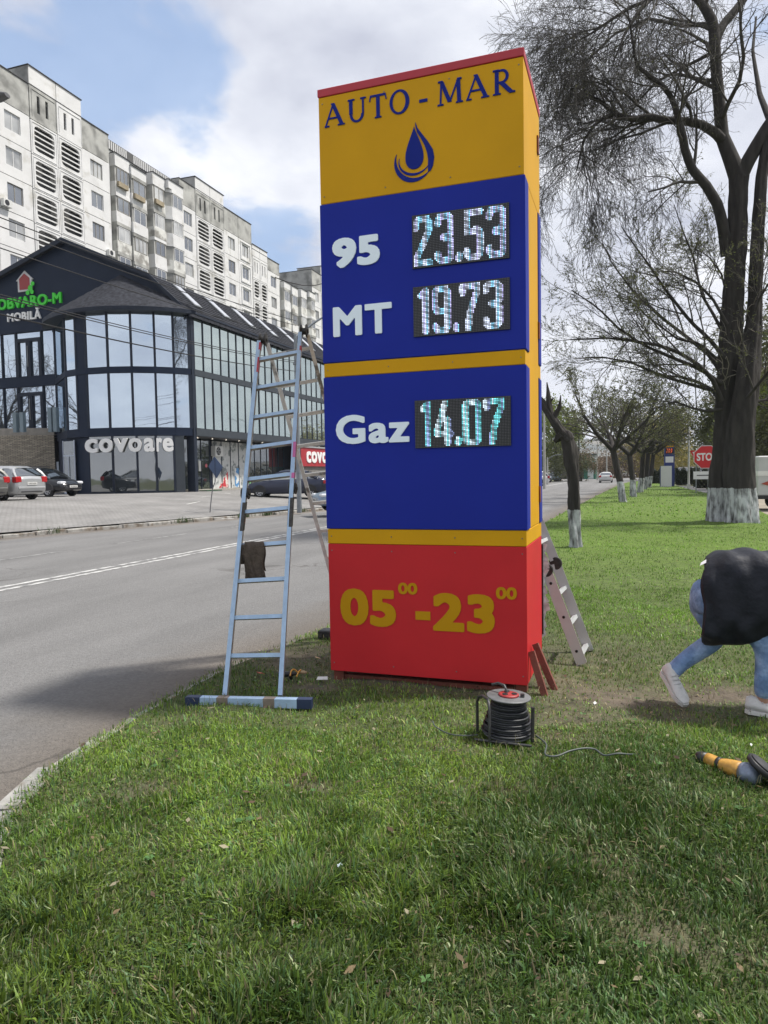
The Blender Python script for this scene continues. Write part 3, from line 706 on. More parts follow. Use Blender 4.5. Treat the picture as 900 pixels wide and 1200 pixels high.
def led(txt, x0, x1, z0, z1, sx, tint):
    nc, nr = 64, 32
    d = MB().use(LEDB).box((x0, YB-.012, z0), (x1, YB-.0005, z1)).build('led_display', tw)
    lines = []; cxp = sx
    for ch in txt:
        w = {'.': 4.6, '1': 11.5}.get(ch, 14.6)
        for pl in seg(ch): lines.append([(cxp+p[0]*1.24, 1.0+p[1]*1.155) for p in pl])
        cxp += w
    px, pz = (x1-x0)/nc, (z1-z0)/nr
    V0 = []; V1 = []; C1 = []
    rg = random.Random(hash(txt) % 100 if False else len(txt)+int(float(txt)*10))
    colph = [rg.random() for _ in range(nc)]
    for i in range(nc):
        for j in range(nr):
            cxx = x0+(i+.5)*px; cz = z0+(j+.5)*pz; y = YB-.0135
            on = min(dist_seg((i+.5, j+.5), a, b) for l in lines for a, b in zip(l, l[1:])) < 2.2
            s_ = .33*px if on else .22*px
            q = [(cxx-s_, y, cz-s_*1.1), (cxx+s_, y, cz-s_*1.1), (cxx+s_, y, cz+s_*1.1), (cxx-s_, y, cz+s_*1.1)]
            if on:
                V1 += q; k = colph[i]; t = rg.random()
                base = Vector((.75, .82, 1.0)) if k < .45 else (Vector((.30, .72, 1.0)) if k < .8 else Vector((.62, .58, 1.0)))
                if tint == 'g': base = Vector((.72, .86, .95)) if k < .45 else (Vector((.18, .75, .80)) if k < .85 else Vector((.4, .5, .9)))
                v = (.62+.30*sin(i*.9+j*.15)+.28*sin(j*1.7+i*.6))*(.85+.3*t)
                C1 += [tuple(base*max(.18, v)*1.12)]*4
            else: V0 += q
    def mk(nm, V, m, c=None):
        V = np.array(V); n = len(V)//4; Fq = np.arange(n*4).reshape(n, 4)
        return np_mesh(nm, V, Fq, [m], d, 'stuff', col=None if c is None else np.array(c))
    mk('lit_diode', V1, LEDL, C1); mk('unlit_diode', V0, LEDU)
led('23.53', -1.484, -.783, 3.086, 3.464, .4, 'b')
led('19.73', -1.484, -.783, 2.597, 2.954, 1, 'b')
led('14.07', -1.484, -.783, 1.788, 2.136, 1.4, 'g')

# ------------------------------------------------------------------ furniture shop (navy and glass)
NAVY = mat('navy_cladding', (.012, .020, .040), .55, spec=.18, var=.12, scale=1)
NAVYT = mat('navy_trim', (.018, .024, .038), .5, spec=.2, var=.15)
GREYB = mat('grey_band', (.042, .050, .060), .5, spec=.25, var=.12)
SLATE = mat('roof_shingle', (.034, .036, .044), .9, spec=.15, var=.55, scale=5, bump=.5, bscale=8, stretch=(1, 1, 1))
DARKIN = mat('dark_interior', (.03, .033, .036), .8, var=.3)
def glass(name, tint, refl=.5, rough=.02, gc=(.93, .96, .97)):
    m = bpy.data.materials.new(name); m.use_nodes = True; nt = m.node_tree; nt.nodes.clear(); N = nt.nodes.new; L = nt.links.new
    o = N('ShaderNodeOutputMaterial'); d = N('ShaderNodeBsdfDiffuse'); g_ = N('ShaderNodeBsdfGlossy'); ms = N('ShaderNodeMixShader')
    geo = N('ShaderNodeNewGeometry'); nz = N('ShaderNodeTexNoise'); nz.inputs['Scale'].default_value = .6; nz.inputs['Detail'].default_value = 2; L(geo.outputs['Position'], nz.inputs[0])
    r = N('ShaderNodeMapRange'); r.inputs[1].default_value = .35; r.inputs[2].default_value = .65; r.inputs[3].default_value = .6; r.inputs[4].default_value = 1.5; L(nz.outputs[0], r.inputs[0])
    v = N('ShaderNodeVectorMath'); v.operation = 'SCALE'; v.inputs[0].default_value = tint; L(r.outputs[0], v.inputs['Scale']); L(v.outputs[0], d.inputs[0])
    g_.inputs['Roughness'].default_value = rough; g_.inputs['Color'].default_value = (*gc, 1)
    bp = N('ShaderNodeBump'); bp.inputs['Strength'].default_value = .25; bp.inputs['Distance'].default_value = .012; n2 = N('ShaderNodeTexNoise'); n2.inputs['Scale'].default_value = .8; L(geo.outputs['Position'], n2.inputs[0]); L(n2.outputs[0], bp.inputs['Height']); L(bp.outputs[0], g_.inputs['Normal'])
    ms.inputs[0].default_value = refl; L(d.outputs[0], ms.inputs[1]); L(g_.outputs[0], ms.inputs[2]); L(ms.outputs[0], o.inputs[0]); MATS[name] = m
    return m
GL_A = glass('facade_glass', (.09, .11, .105), .62, gc=(.70, .79, .77))
GL_B = glass('bay_glass', (.05, .065, .08), .75, gc=(.70, .80, .90))
GL_D = glass('shopfront_glass', (.022, .028, .032), .27)
GL_W = glass('window_glass', (.07, .075, .085), .30)
GL_C = glass('curtained_glass', (.34, .34, .33), .22)
SX = -24.0; SY = 35.8; SYE = 78.0
shop = thing('furniture_shop', 'navy glass-fronted furniture shop with slate roof and rounded bay, behind the parked cars', 'shop building', (-30, SY, LOT_TOP))
Z0, Z1a, Z1b, Z2a, Z2b, ZE = LOT_TOP, 4.04, 4.49, 7.57, 7.91, 11.05
AP = (-32.66, 16.31); BR = (-26.48, 13.54); BL2 = (-38.9, 14.35); EL = (-41.6, 11.6)
# walls
MB().use(DARKIN).box((-41.2, SY+.55, Z1a), (SX-.55, SYE, ZE+.4)).build('building_core', shop)
MB().use(DARKIN).box((-41.2, SY+.55, Z0), (SX-1.8, SYE, Z1a-.002)).build('building_core', shop)
MB().use(NAVY).prism([(-41.2, 11.0), (-24.05, 11.0), (-24.25, 11.25), (BR[0], BR[1]-.05), (AP[0], AP[1]-.05), (BL2[0], BL2[1]-.05), (-41.2, 11.6)], 'y', SY, SY+.5).build('gable_wall', shop)
MB().use(SLATE).add([(SX+.28, SY-.35, ZE-.05), (SX+.28, SYE, ZE-.05), (BR[0], SYE, BR[1]), (BR[0], SY-.35, BR[1]), (SX+.28, SY-.35, ZE-.2), (SX+.28, SYE, ZE-.2), (BR[0]-.12, SYE, BR[1]-.12), (BR[0]-.12, SY-.35, BR[1]-.12)],
    [(0, 1, 2, 3), (7, 6, 5, 4), (0, 4, 5, 1), (3, 2, 6, 7), (0, 3, 7, 4), (1, 5, 6, 2)]).build('roof', shop)
for a, b, nm in ((BR, AP, 'upper_roof'), (AP, BL2, 'upper_roof'), (BL2, EL, 'upper_roof')):
    MB().use(SLATE).prism([a, b, (b[0], b[1]-.14), (a[0], a[1]-.14)], 'y', SY-.35, SYE).build(nm, shop)
vb = MB().use(NAVYT)
for a, b in ((AP, BR), (BR, (SX+.3, ZE-.03)), (BL2, AP), (EL, BL2)):
    vb.prism([(a[0], a[1]+.04), (b[0], b[1]+.04), (b[0], b[1]-.24), (a[0], a[1]-.24)], 'y', SY-.42, SY-.352)
vb.build('verge_board', shop)
# courses of shingles as raised rows
sh = MB().use(SLATE); rows = 13
for k in range(1, rows):
    t = k/rows; x = SX+.28+(BR[0]-SX-.28)*t; z = ZE-.05+(BR[1]-ZE+.05)*t
    sh.box((x+.004, SY-.34, z), (x+.034, SYE-.02, z+.022))
sh.build('shingle_course', shop, kind='stuff')
# skylights
SKYF = mat('skylight_frame', (.20, .21, .22), .4, .3, var=.1); SKYG = mat('skylight_glass', (.40, .42, .46), .12, var=.08)
dx, dz = BR[0]-(SX+.28), BR[1]-(ZE-.05); ln = math.hypot(dx, dz); ux, uz = dx/ln, dz/ln; nx, nz_ = uz, -ux
def slope_box(mb, s0, s1, y0, y1, h0, h1):
    P = lambda s_, h_, y_: (SX+.28+ux*s_+nx*h_, y_, ZE-.05+uz*s_+nz_*h_)
    vs = [P(s0, h0, y0), P(s1, h0, y0), P(s1, h0, y1), P(s0, h0, y1), P(s0, h1, y0), P(s1, h1, y0), P(s1, h1, y1), P(s0, h1, y1)]
    mb.add(vs, [(3, 2, 1, 0), (4, 5, 6, 7), (0, 1, 5, 4), (1, 2, 6, 5), (2, 3, 7, 6), (3, 0, 4, 7)])
for k in range(9):
    y0 = 37.75+k*3.33
    f_ = MB().use(SKYF); slope_box(f_, ln-2.45, ln-.35, y0-.40, y0+.40, .0, .09); sk = f_.build('skylight', shop)
    p = MB().use(SKYG); slope_box(p, ln-2.35, ln-.45, y0-.31, y0+.31, .092, .11); p.build('pane', sk)
# long glazed side: two storeys of panes, individually set
pane_m = {}
def pane_mesh(w, h, m, key):
    k = (round(w, 2), round(h, 2), m.name)
    if k not in pane_m: pane_m[k] = MB().use(m).box((-.012, .035, .03), (.012, w-.035, h-.03)).mesh('pane')
    return pane_m[k]
def placed(name, me, parent, M):
    o = bpy.data.objects.new(name, me); C.objects.link(o); o.parent = parent; o.matrix_parent_inverse = abs_matrix(parent).inverted(); o.matrix_basis = M; return o
PW = .955; n_p = int((SYE-36.1)/PW)
mul = MB().use(NAVYT).box((-.05, -.03, 0), (.05, .03, 3.08)).mesh('mullion'); mul2 = MB().use(NAVYT).box((-.05, -.03, 0), (.05, .03, 3.14)).mesh('mullion')
rp = random.Random(12)
for k in range(n_p):
    y = 36.1+k*PW
    for z, h, mm in ((Z1b, 3.08, mul), (Z2b, 3.14, mul2)):
        tilt = Matrix.Rotation(rp.gauss(0, .004), 4, 'Z') @ Matrix.Rotation(rp.gauss(0, .003), 4, 'Y')
        placed('pane', pane_mesh(PW, h, GL_A, 0), shop, Matrix.Translation((SX, y, z)) @ tilt)
        placed('mullion', mm, shop, Matrix.Translation((SX+.01, y, z)))
MB().use(GREYB).box((SX-.5, 36.02, Z1a+.02), (SX+.10, SYE, Z1b-.002)).build('floor_band', shop)
MB().use(GREYB).box((SX-.5, 36.02, Z2a+.002), (SX+.08, SYE, Z2b-.002)).build('floor_band', shop)
MB().use(NAVYT).box((SX-.4, SY-.3, ZE), (SX+.30, SYE, ZE+.12)).build('eaves_board', shop)
MB().use(NAVYT).box((SX-.45, SY-.02, Z0), (SX+.06, SY+.28, ZE-.002)).build('corner_post', shop)
MB().use(BLK).box((SX-2.2, SY+.4, Z1a-.03), (SX+.08, SYE, Z1a+.018)).build('soffit', shop)
DL = mat('downlight_glow', (1, .9, .75), .5, var=0, emit=(1, .9, .75), estr=1.6)
dl = MB().use(DL).lathe([(0, 0), (.035, 0), (.035, .02)], 8).mesh('downlight')
for k in range(26): placed('downlight', dl, shop, Matrix.Translation((SX-.25-.5*(k % 2), 36.6+k*.8, Z1a-.045)))
# ground floor on the long side, set back
GX = SX-1.2
def wallbox(name, m, y0, y1, z0, z1, x=GX, t=.06, parent=shop): return MB().use(m).box((x-t, y0, z0), (x+t, y1, z1)).build(name, parent)
WP = mat('white_poster', (.50, .51, .50), .6, var=.14, scale=4, col2=(.20, .22, .22), c2scale=2.2, c2lo=.54, c2hi=.58)
wallbox('shopfront_wall', NAVYT, 36.0, SYE, Z0, Z1a-.06, GX-.35, .1)
yy = 36.3
for k, (w, m) in enumerate(((1.0, GL_D), (.95, GL_D), (.95, GL_D), (.25, NAVYT), (1.15, WP), (1.1, WP), (1.05, WP), (1.1, WP), (.2, NAVYT), (.9, GL_D), (.9, GL_D), (.9, GL_D), (.9, GL_D), (.9, GL_D), (.9, GL_D), (.5, NAVYT))):
    wallbox('shopfront_pane' if m is not NAVYT else 'pillar', m, yy+.03, yy+w-.03, Z0+.1, Z1a-.12)
    MB().use(NAVYT).box((GX-.06, yy-.028, Z0), (GX+.09, yy+.028, Z1a-.06)).build('mullion', shop); yy += w
wallbox('shopfront_sill', mat('pale_plinth', (.33, .31, .27), .85, var=.2), 36.2, 60, Z0-.05, Z0+.10, GX+.3, .45)
# coloured window stickers: circle, badge, red triangle flyer, yellow drop
def disc(name, m, y, z, r, x=GX+.07, sy=1): MB().use(m).prism([(y+r*sy*cos(2*pi*k/20), z+r*sin(2*pi*k/20)) for k in range(20)], 'x', x, x+.01).build(name, shop)
disc('window_sticker', mat('orange_sticker', (.55, .30, .05), .5), 37.55, 2.55, .22); disc('window_sticker', mat('pink_sticker', (.55, .12, .14), .5), 38.8, 2.35, .12)
disc('window_sticker', mat('orange_sticker', (.55, .3, .05), .5), 37.6, 2.1, .16); MB().use(mat('paper_white', (.6, .6, .58), .6)).box((GX+.07, 37.95, 2.0), (GX+.08, 38.2, 2.65)).build('notice', shop)
MB().use(mat('red_flyer', (.5, .03, .04), .5, col2=(.6, .55, .5), c2scale=3, c2lo=.52, c2hi=.55)).prism([(40.2, Z0+.15), (41.3, Z0+.15), (41.3, Z0+1.2)], 'x', GX+.07, GX+.085).build('window_poster', shop)
MB().use(mat('yellow_graphic', (.55, .40, .12), .5)).prism([(43.75+.32*sin(2*pi*k/24)*abs(sin(pi*k/24))**.8, 2.0+1.1*cos(2*pi*k/24)) for k in range(24)], 'x', GX+.10, GX+.11).build('window_graphic', shop)
MB().use(mat('green_graphic', (.10, .30, .12), .5)).prism([(44.0, Z0+.2), (44.3, Z0+.2), (44.2, 1.6)], 'x', GX+.10, GX+.11).build('window_graphic', shop)
MB().use(mat('blue_graphic', (.08, .25, .5), .5, col2=(.6, .62, .62), c2scale=3, c2lo=.5, c2hi=.52)).box((GX+.07, 42.2, Z0+.15), (GX+.085, 42.75, 2.2)).build('window_poster', shop)
# door mat step
MB().use(mat('green_mat', (.02, .06, .03), .95)).box((GX+.2, 36.9, LOT_TOP-.02), (GX+1.3, 38.6, LOT_TOP+.06)).build('entrance_step', shop)
# red box sign of the carpet shop
rs = thing('carpet_shop_sign', 'long red sign box with white covoare lettering under the glass storeys', 'shop sign', (SX+.2, 54, 2))
MB().use(mat('sign_red', (.33, .016, .024), .5, var=.1)).box((SX-.3, 49.7, 2.35), (SX+.25, 62, 3.8)).build('sign_box', rs)
MB().use(mat('sign_cap', (.3, .32, .33), .5)).box((SX-.35, 49.6, 3.802), (SX+.32, 62.1, 3.92)).build('sign_cap', rs)
SW = mat('sign_white', (.75, .75, .74), .5, var=.03)
def letters_x(name, txt, y0, y1, z0, z1, X, m, parent, bold=.02, depth=.05, space=1.0, one=False):
    mb = MB().use(m); p, f = text_polys(txt, bold, space)
    solid_from_flat(mb, p, f, lambda u, v: (X+depth, y0+u*(y1-y0), z0+v*(z1-z0)), (-depth+.002, 0, 0)); return mb.build(name, parent)
letters_x('lettering', 'covoare', 50.6, 57.4, 2.62, 3.52, SX+.25, SW, rs, .035, space=1.1)
MB().use(mat('shop_wall_low', (.16, .15, .14), .8, var=.2)).box((SX-.25, 49.8, Z0), (SX+.1, 62, 2.348)).build('low_wall', shop)
# AC unit
ac = thing('air_conditioner', 'white air-conditioner unit with round fan on the shop front beside the entrance', 'air conditioner', (GX+.2, 39.9, 3.2))
ACW = mat('white_enamel', (.62, .62, .60), .4, var=.05)
MB().use(ACW).box((GX+.1, 39.35, 2.95), (GX+.42, 40.25, 3.6), bev=.02).build('casing', ac)
MB().use(BLK).prism([(39.72+.26*cos(2*pi*k/20), 3.27+.26*sin(2*pi*k/20)) for k in range(20)], 'x', GX+.4, GX+.426).build('fan_opening', ac)
fb = MB().use(mat('fan_grey', (.3, .3, .3), .5))
for k in range(5): fb.prism([(39.72, 3.27), (39.72+.22*cos(k*1.257), 3.27+.22*sin(k*1.257)), (39.72+.22*cos(k*1.257+.5), 3.27+.22*sin(k*1.257+.5))], 'x', GX+.428, GX+.432)
fb.build('fan', ac)
# --- the gable wing left of the bay: two glazed storeys over a stone terrace
WX0, WX1 = -41.2, -33.9
MB().use(NAVY).box((WX0, SY+.02, Z2a), (WX1, SY+.5, 8.22)).build('floor_band', shop)
MB().use(NAVY).box((WX0, SY+.02, 4.3), (WX1, SY+.5, 4.86)).build('floor_band', shop)
xs = sorted([on_y(p, 430, SY).x for p in (2.4, 19, 49, 64.5)]+[WX0, WX0+1.1])
for a, b in zip(xs, xs[1:]):
    for z0, z1, pr in ((8.22, 10.98, 430), (4.87, 7.565, 480)):
        M = Matrix.Translation((b, SY+.1, z0)) @ Matrix.Rotation(pi/2, 4, 'Z')
        placed('pane', pane_mesh(b-a, z1-z0, GL_B, 1), shop, M)
    for z0, z1 in ((8.22, 10.998), (4.862, 7.568)): MB().use(NAVYT).box((a-.05, SY+.0, z0), (a+.05, SY+.16, z1)).build('mullion', shop)
# balcony doors: frames proud of the glass
dxl, dxr = on_y(19, 430, SY).x, on_y(49, 430, SY).x; dm = (dxl+dxr)/2
for z0, z1 in ((8.22, 10.6), (4.88, 7.2)):
    fr = MB().use(NAVYT); y0, y1 = SY-.03, SY+.085
    fr.box((dxl, y0, z0), (dxl+.22, y1, z1)); fr.box((dxr-.22, y0, z0), (dxr, y1, z1)); fr.box((dm-.17, y0, z0), (dm+.17, y1, z1))
    fr.box((dxl+.221, y0, z1-.22), (dm-.171, y1, z1)); fr.box((dm+.171, y0, z1-.22), (dxr-.221, y1, z1)); fr.build('door_frame', shop)
    MB().use(SKYF).box((dm-.03, y0-.05, z0+.6), (dm+.02, y0-.02, z0+1.9)).build('door_handle', shop)
# stone terrace, bowed
terr = []
for k in range(13):
    t = k/12; terr.append((WX0-4+(WX1-.1-WX0+4)*t, SY-.2-2.2*sin(pi*min(1, .25+t*.75))**.8))
STONE = brick_mat('ledge_stone', (.42, .37, .29), (.24, .21, .165), (.10, .09, .075), .27, .075, .012, .9, .8, rot=(pi/2, 0, 0))
mb = MB().use(STONE)
for a, b in zip(terr, terr[1:]): mb.add([(a[0], a[1], Z0-.1), (b[0], b[1], Z0-.1), (b[0], b[1], 4.42), (a[0], a[1], 4.42)], [(0, 1, 2, 3)])
mb.build('terrace_wall', shop)
CAP = mat('terrace_cap', (.27, .25, .22), .85, var=.2, scale=4)
mb = MB().use(CAP); mb.prism(terr+[(WX1-.1, SY), (WX0-4, SY)], 'z', 4.422, 4.50); mb.build('terrace_floor', shop)
mb = MB().use(CAP)
for a, b in zip(terr, terr[1:]):
    d = Vector((b[0]-a[0], b[1]-a[1])).normalized(); n_ = Vector((-d.y, d.x))*.25
    mb.prism([a, b, (b[0]+n_.x, b[1]+n_.y), (a[0]+n_.x, a[1]+n_.y)], 'z', 4.502, 4.86)
mb.build('terrace_parapet', shop)
for p in (19, 27, 60, 66): 
    q = on_y(p, 500, SY-2.2 if p < 50 else SY-1.3); MB().use(mat('blue_grey_post', (.16, .21, .24), .5)).box((q.x-.13, q.y-.12, 4.52), (q.x+.13, q.y+.12, 5.7 if p < 50 else 6.0)).build('terrace_post', shop)
# --- the rounded bay
cxb = (-33.85+SX)/2; half = (SX+33.85)/2; sag = 2.7; Rb = (half*half+sag*sag)/(2*sag); cyb = SY-sag+Rb; amax_ = math.asin(half/Rb)
def bay_pt(a, r=0.0): return Vector((cxb+(Rb+r)*sin(a), cyb-(Rb+r)*cos(a), 0))
def bay_at(px, z=9.0):
    best = min((abs(px_of(bay_pt(a)+Vector((0, 0, z)))[0]-px), a) for a in [-amax_+2*amax_*k/800 for k in range(801)]); return best[1]
pxs = [66.5, 76, 89, 100.5, 126, 153.5, 181, 203, 221.5]
ang = [bay_at(p) for p in pxs]; ang[0] = -amax_; ang[-1] = amax_-.01
def bay_seg(name, m, a, b, z0, z1, r0, r1, parent=shop):
    q = [bay_pt(a, r0), bay_pt(b, r0), bay_pt(b, r1), bay_pt(a, r1)]
    return MB().use(m).prism([(p.x, p.y) for p in q], 'z', z0, z1).build(name, parent)
BAYM = []
for i, (a, b) in enumerate(zip(ang, ang[1:])):
    bay_seg('bay_band', NAVY, a, b, Z2a, Z2b, -.5, .07); bay_seg('bay_band', NAVY, a, b, Z1a+.0, Z1b, -.5, .07)
    solid = i == 2
    for z0, z1 in ((Z1b+.002, Z2a-.002), (Z2b+.002, ZE-.1)):
        if solid: bay_seg('bay_pillar', NAVY, a, b, z0, z1, -.3, .03)
        else: bay_seg('pane', GL_B, a+.006, b-.006, z0+.02, z1-.02, -.02, .0)
for i, a in enumerate(ang):
    w = .011 if i not in (0, 8) else .02
    for z0, z1 in ((Z1b+.002, Z2a-.002), (Z2b+.002, ZE-.1)): bay_seg('mullion', NAVYT, a-w, a+w, z0, z1, -.08, .05)
# bay lower wall and window
aw = [bay_at(p, 2.2) for p in (73, 105.5, 133, 161.5, 184, 204.5)]; aw[0] = -amax_
bay_seg('bay_wall', NAVY, aw[0], (aw[0]+aw[1])/2, Z0, Z1a-.002, -.4, .0); bay_seg('bay_wall', NAVY, (aw[0]+aw[1])/2, aw[1], Z0, Z1a-.002, -.4, .0)
for a, b in zip(aw[1:], aw[2:]):
    bay_seg('pane', GL_D, a+.006, b-.006, Z0+.12, Z1a-.02, -.03, .0); bay_seg('mullion', NAVYT, b-.01, b+.01, Z0, Z1a-.002, -.1, .05); bay_seg('bay_sill', NAVYT, a, b-.011, Z0, Z0+.11, -.1, .03)
bay_seg('bay_pillar', GREYB, aw[-1]+.012, aw[-1]+.10, Z0, Z1a-.002, -.35, .05); bay_seg('bay_wall', NAVYT, aw[-1]+.102, amax_, Z0, Z1a-.002, -2.4, -1.9)
for i in range(24):                                  # inner drum so the bay is closed behind
    a = -amax_+2*amax_*i/24; bay_seg('bay_lining', DARKIN, a, a+2*amax_/24, Z0 if a < aw[-1]-.02 else Z1b, ZE-.1, -.8, -.75)
# bay doorway, white door
da, db = bay_at(75.5, 2), bay_at(89, 2); DW = mat('white_door', (.42, .47, .55), .45, var=.06)
for nm, m, z0, z1, r0, r1, A0, A1 in (('door_frame', DW, Z0+.02, 3.9, .002, .05, da, da+.010), ('door_frame', DW, Z0+.02, 3.9, .002, .05, db-.010, db), ('door_frame', DW, 2.98, 3.05, .003, .045, da+.0101, db-.0101), ('door_frame', DW, Z0+.02, 1.55, .003, .04, da+.0101, db-.0101), ('pane', GL_D, 3.051, 3.86, .004, .03, da+.0101, db-.0101), ('pane', GL_D, 1.551, 2.979, .004, .03, da+.0101, db-.0101), ('door_mullion', DW, 1.56, 2.97, .031, .05, (da+db)/2-.008, (da+db)/2+.003)):
    bay_seg(nm, m, A0, A1, z0, z1, r0, r1)
qa = bay_at(71, 2); bay_seg('meter_box', mat('pale_box', (.35, .4, .46), .5), -amax_+.012, -amax_+.05, 1.9, 2.75, .0, .12)
# half-cone roof over the bay
apx = Vector((-28.7, SY-.002, 13.75)); mb = MB().use(SLATE); N_ = 28; rim = []
for k in range(N_+1):
    a = -amax_-.06+(2*amax_+.12)*k/N_; p = bay_pt(a, .55); p.y = min(p.y, SY-.36) if abs(a) > amax_ else p.y; rim.append((p.x, p.y, ZE+.12))
rows = 9; rings = []
for j in range(rows+1):
    t = j/rows; row = []
    for (x, y, z) in rim:
        q = Vector((x, y, z)).lerp(apx, t*.98); row.append(tuple(q))
    rings.append(row)
for j in range(rows):
    lo = rings[j]; hi = [(p[0], p[1], p[2]+.05) for p in rings[j+1]]
    n = len(lo); mb.add(lo+hi, [(i, i+1, n+i+1, n+i) for i in range(n-1)])
mb.build('bay_roof', shop)
mb = MB().use(NAVYT); rim2 = [(p[0], p[1], ZE-.1) for p in rim]; n = len(rim); mb.add(rim+rim2, [(i+1, i, n+i, n+i+1) for i in range(n-1)])
mb.add(rim2+[(cxb, SY, ZE-.1)], [(i, i+1, n) for i in range(n-1)]); mb.build('bay_eaves', shop)
# lettering: green name, white word, and the emblem
GRN = mat('green_letter', (.03, .42, .02), .4, var=.05, emit=(.02, .45, .01), estr=.12)
a_, b_ = on_y(0, 352, SY).x, on_y(73, 350, SY).x
letters('name_lettering', 'OBVARO-M', a_-.15, b_, 12.52, 13.20, SY, GRN, shop, .03, .12, 1.06)
letters('name_lettering', 'D', a_-.95, a_-.25, 12.52, 13.20, SY, GRN, shop, .03, .12)
letters('word_lettering', 'MOBILĂ', on_y(9.5, 370, SY).x, on_y(48.5, 367, SY).x, 11.72, 12.42, SY, SW, shop, .025, .10, 1.1)
EMR = mat('emblem_red', (.28, .035, .035), .5, var=.05); EMW = mat('emblem_white', (.5, .5, .5), .5)
ex, ez = on_y(31, 335, SY).x, 14.0
MB().use(EMW).prism([(ex-.62, ez-.5), (ex+.5, ez-.5), (ex+.5, ez+.2), (ex+.62, ez+.2), (ex-.05, ez+.78), (ex-.75, ez+.2), (ex-.62, ez+.2)], 'y', SY-.08, SY-.002).build('emblem', shop)
MB().use(EMR).prism([(ex-.46, ez-.38), (ex+.34, ez-.38), (ex+.34, ez+.3), (ex-.05, ez+.6), (ex-.46, ez+.3)], 'y', SY-.11, SY-.082).build('emblem', shop)
mb = MB().use(GRN)
for k, (u, v, r) in enumerate(((.42, -.35, .18), (.62, -.1, .14), (.2, -.62, .15), (.55, -.6, .14))): mb.prism([(ex+u+r*cos(2*pi*i/10), ez+v+r*sin(2*pi*i/10)) for i in range(10)], 'y', SY-.14-.002*k, SY-.112)
mb.build('emblem_leaf', shop)
# COVOARE letters round the bay
wl = [(101.5, 117.5, 'c'), (117.5, 134.5, 'o'), (134, 151.5, 'v'), (150.5, 167.5, 'o'), (168, 182, 'a'), (182.5, 190.5, 'r'), (189.5, 203.5, 'e')]
for p0, p1, ch in wl:
    A0, A1 = bay_at(p0+.9, 3.5), bay_at(p1-.9, 3.5); P0, P1 = bay_pt(A0, .10), bay_pt(A1, .10); d = P1-P0; nrm = Vector((d.y, -d.x, 0)).normalized()*.10
    mb = MB().use(SW); p, f = text_polys(ch, .03)
    solid_from_flat(mb, p, f, lambda u, v: P0+d*u+nrm+Vector((0, 0, 3.12+v*.78)), -nrm*.98); mb.build('lettering', shop)

# ------------------------------------------------------------------ apartment blocks
CONC = mat('white_panel', (.66, .66, .66), .9, var=.09, scale=.8, col2=(.50, .49, .46), c2scale=.9, c2lo=.56, c2hi=.72, bump=.15, bscale=8)
CONG = mat('grey_panel', (.40, .40, .38), .92, var=.18, scale=.8, col2=(.20, .20, .19), c2scale=.7, c2lo=.45, c2hi=.65, bump=.2, bscale=8)
CONB = mat('bay_plaster', (.62, .62, .59), .92, var=.12, scale=1.2, col2=(.27, .26, .24), c2scale=.7, c2lo=.50, c2hi=.60)
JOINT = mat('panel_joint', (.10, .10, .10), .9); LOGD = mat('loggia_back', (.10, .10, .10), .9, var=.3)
PVC = mat('pvc_frame', (.6, .6, .6), .5, var=.05); WOODF = mat('old_frame', (.25, .24, .22), .7, var=.2); ROOFD = mat('roof_felt', (.05, .05, .055), .9)
AX = -46.0; SH = 2.78; GAP = .03
_pm = {}
def panel_mesh(kind, w, h, m):
    k = (kind, round(w, 2), round(h, 2), m.name)
    if k in _pm: return _pm[k]
    mb = MB().use(m); g_ = GAP; x0, x1 = -.16, 0
    def ring(oy0, oy1, oz0, oz1, X0=x0, X1=x1, Y0=g_, Y1=w-g_, ZZ0=g_, ZZ1=h-g_):
        mb.box((X0, Y0, ZZ0), (X1, oy0, ZZ1)); mb.box((X0, oy1, ZZ0), (X1, Y1, ZZ1)); mb.box((X0, oy0, ZZ0), (X1, oy1, oz0)); mb.box((X0, oy0, oz1), (X1, oy1, ZZ1))
    if kind == 'plain': mb.box((x0, g_, g_), (x1, w-g_, h-g_))
    if kind == 'window': ring(w/2-.78, w/2+.78, .82, 2.25)
    if kind == 'slot':
        mb.box((x0, g_, g_), (x1, w*.27, h-g_)); mb.box((x0, w*.27, g_), (x1, w*.37, .75)); mb.box((x0, w*.27, 2.15), (x1, w*.37, h-g_)); mb.box((x0, w*.37, g_), (x1, w*.58, h-g_))
        mb.box((x0, w*.58, g_), (x1, w*.68, .75)); mb.box((x0, w*.58, 2.15), (x1, w*.68, h-g_)); mb.box((x0, w*.68, g_), (x1, w-g_, h-g_))
        for a, b, c_, d in ((.12, .16, .3, h-.3), (w-.20, w-.16, .3, h-.3)): mb.box((x1, a+.1, c_), (x1+.04, b+.1, d))
        mb.box((x1, .28, h-.34), (x1+.04, w-.2, h-.30))
    if kind == 'loggia':
        a, b, c_, d = .38, w-.38, .42, 2.42; ring(a, b, c_, d)
        for (yy_, zz_, sy_, sz_) in ((a, c_, 1, 1), (b, c_, -1, 1), (a, d, 1, -1), (b, d, -1, -1)):
            mb.prism([(yy_, zz_), (yy_+sy_*.34, zz_), (yy_+sy_*.10, zz_+sz_*.10), (yy_, zz_+sz_*.34)] if sy_*sz_ > 0 else [(yy_, zz_), (yy_, zz_+sz_*.34), (yy_+sy_*.10, zz_+sz_*.10), (yy_+sy_*.34, zz_)], 'x', x0+.001, x1-.001)
        for a2, b2, c2, d2 in ((.16, .20, .14, h-.14), (w-.20, w-.16, .14, h-.14), (.20, w-.20, .14, .18), (.20, w-.20, h-.18, h-.14)): mb.box((x1-.001, a2, c2), (x1+.035, b2, d2))
    _pm[k] = mb.mesh(kind+'_panel'); return _pm[k]
win_me = {}
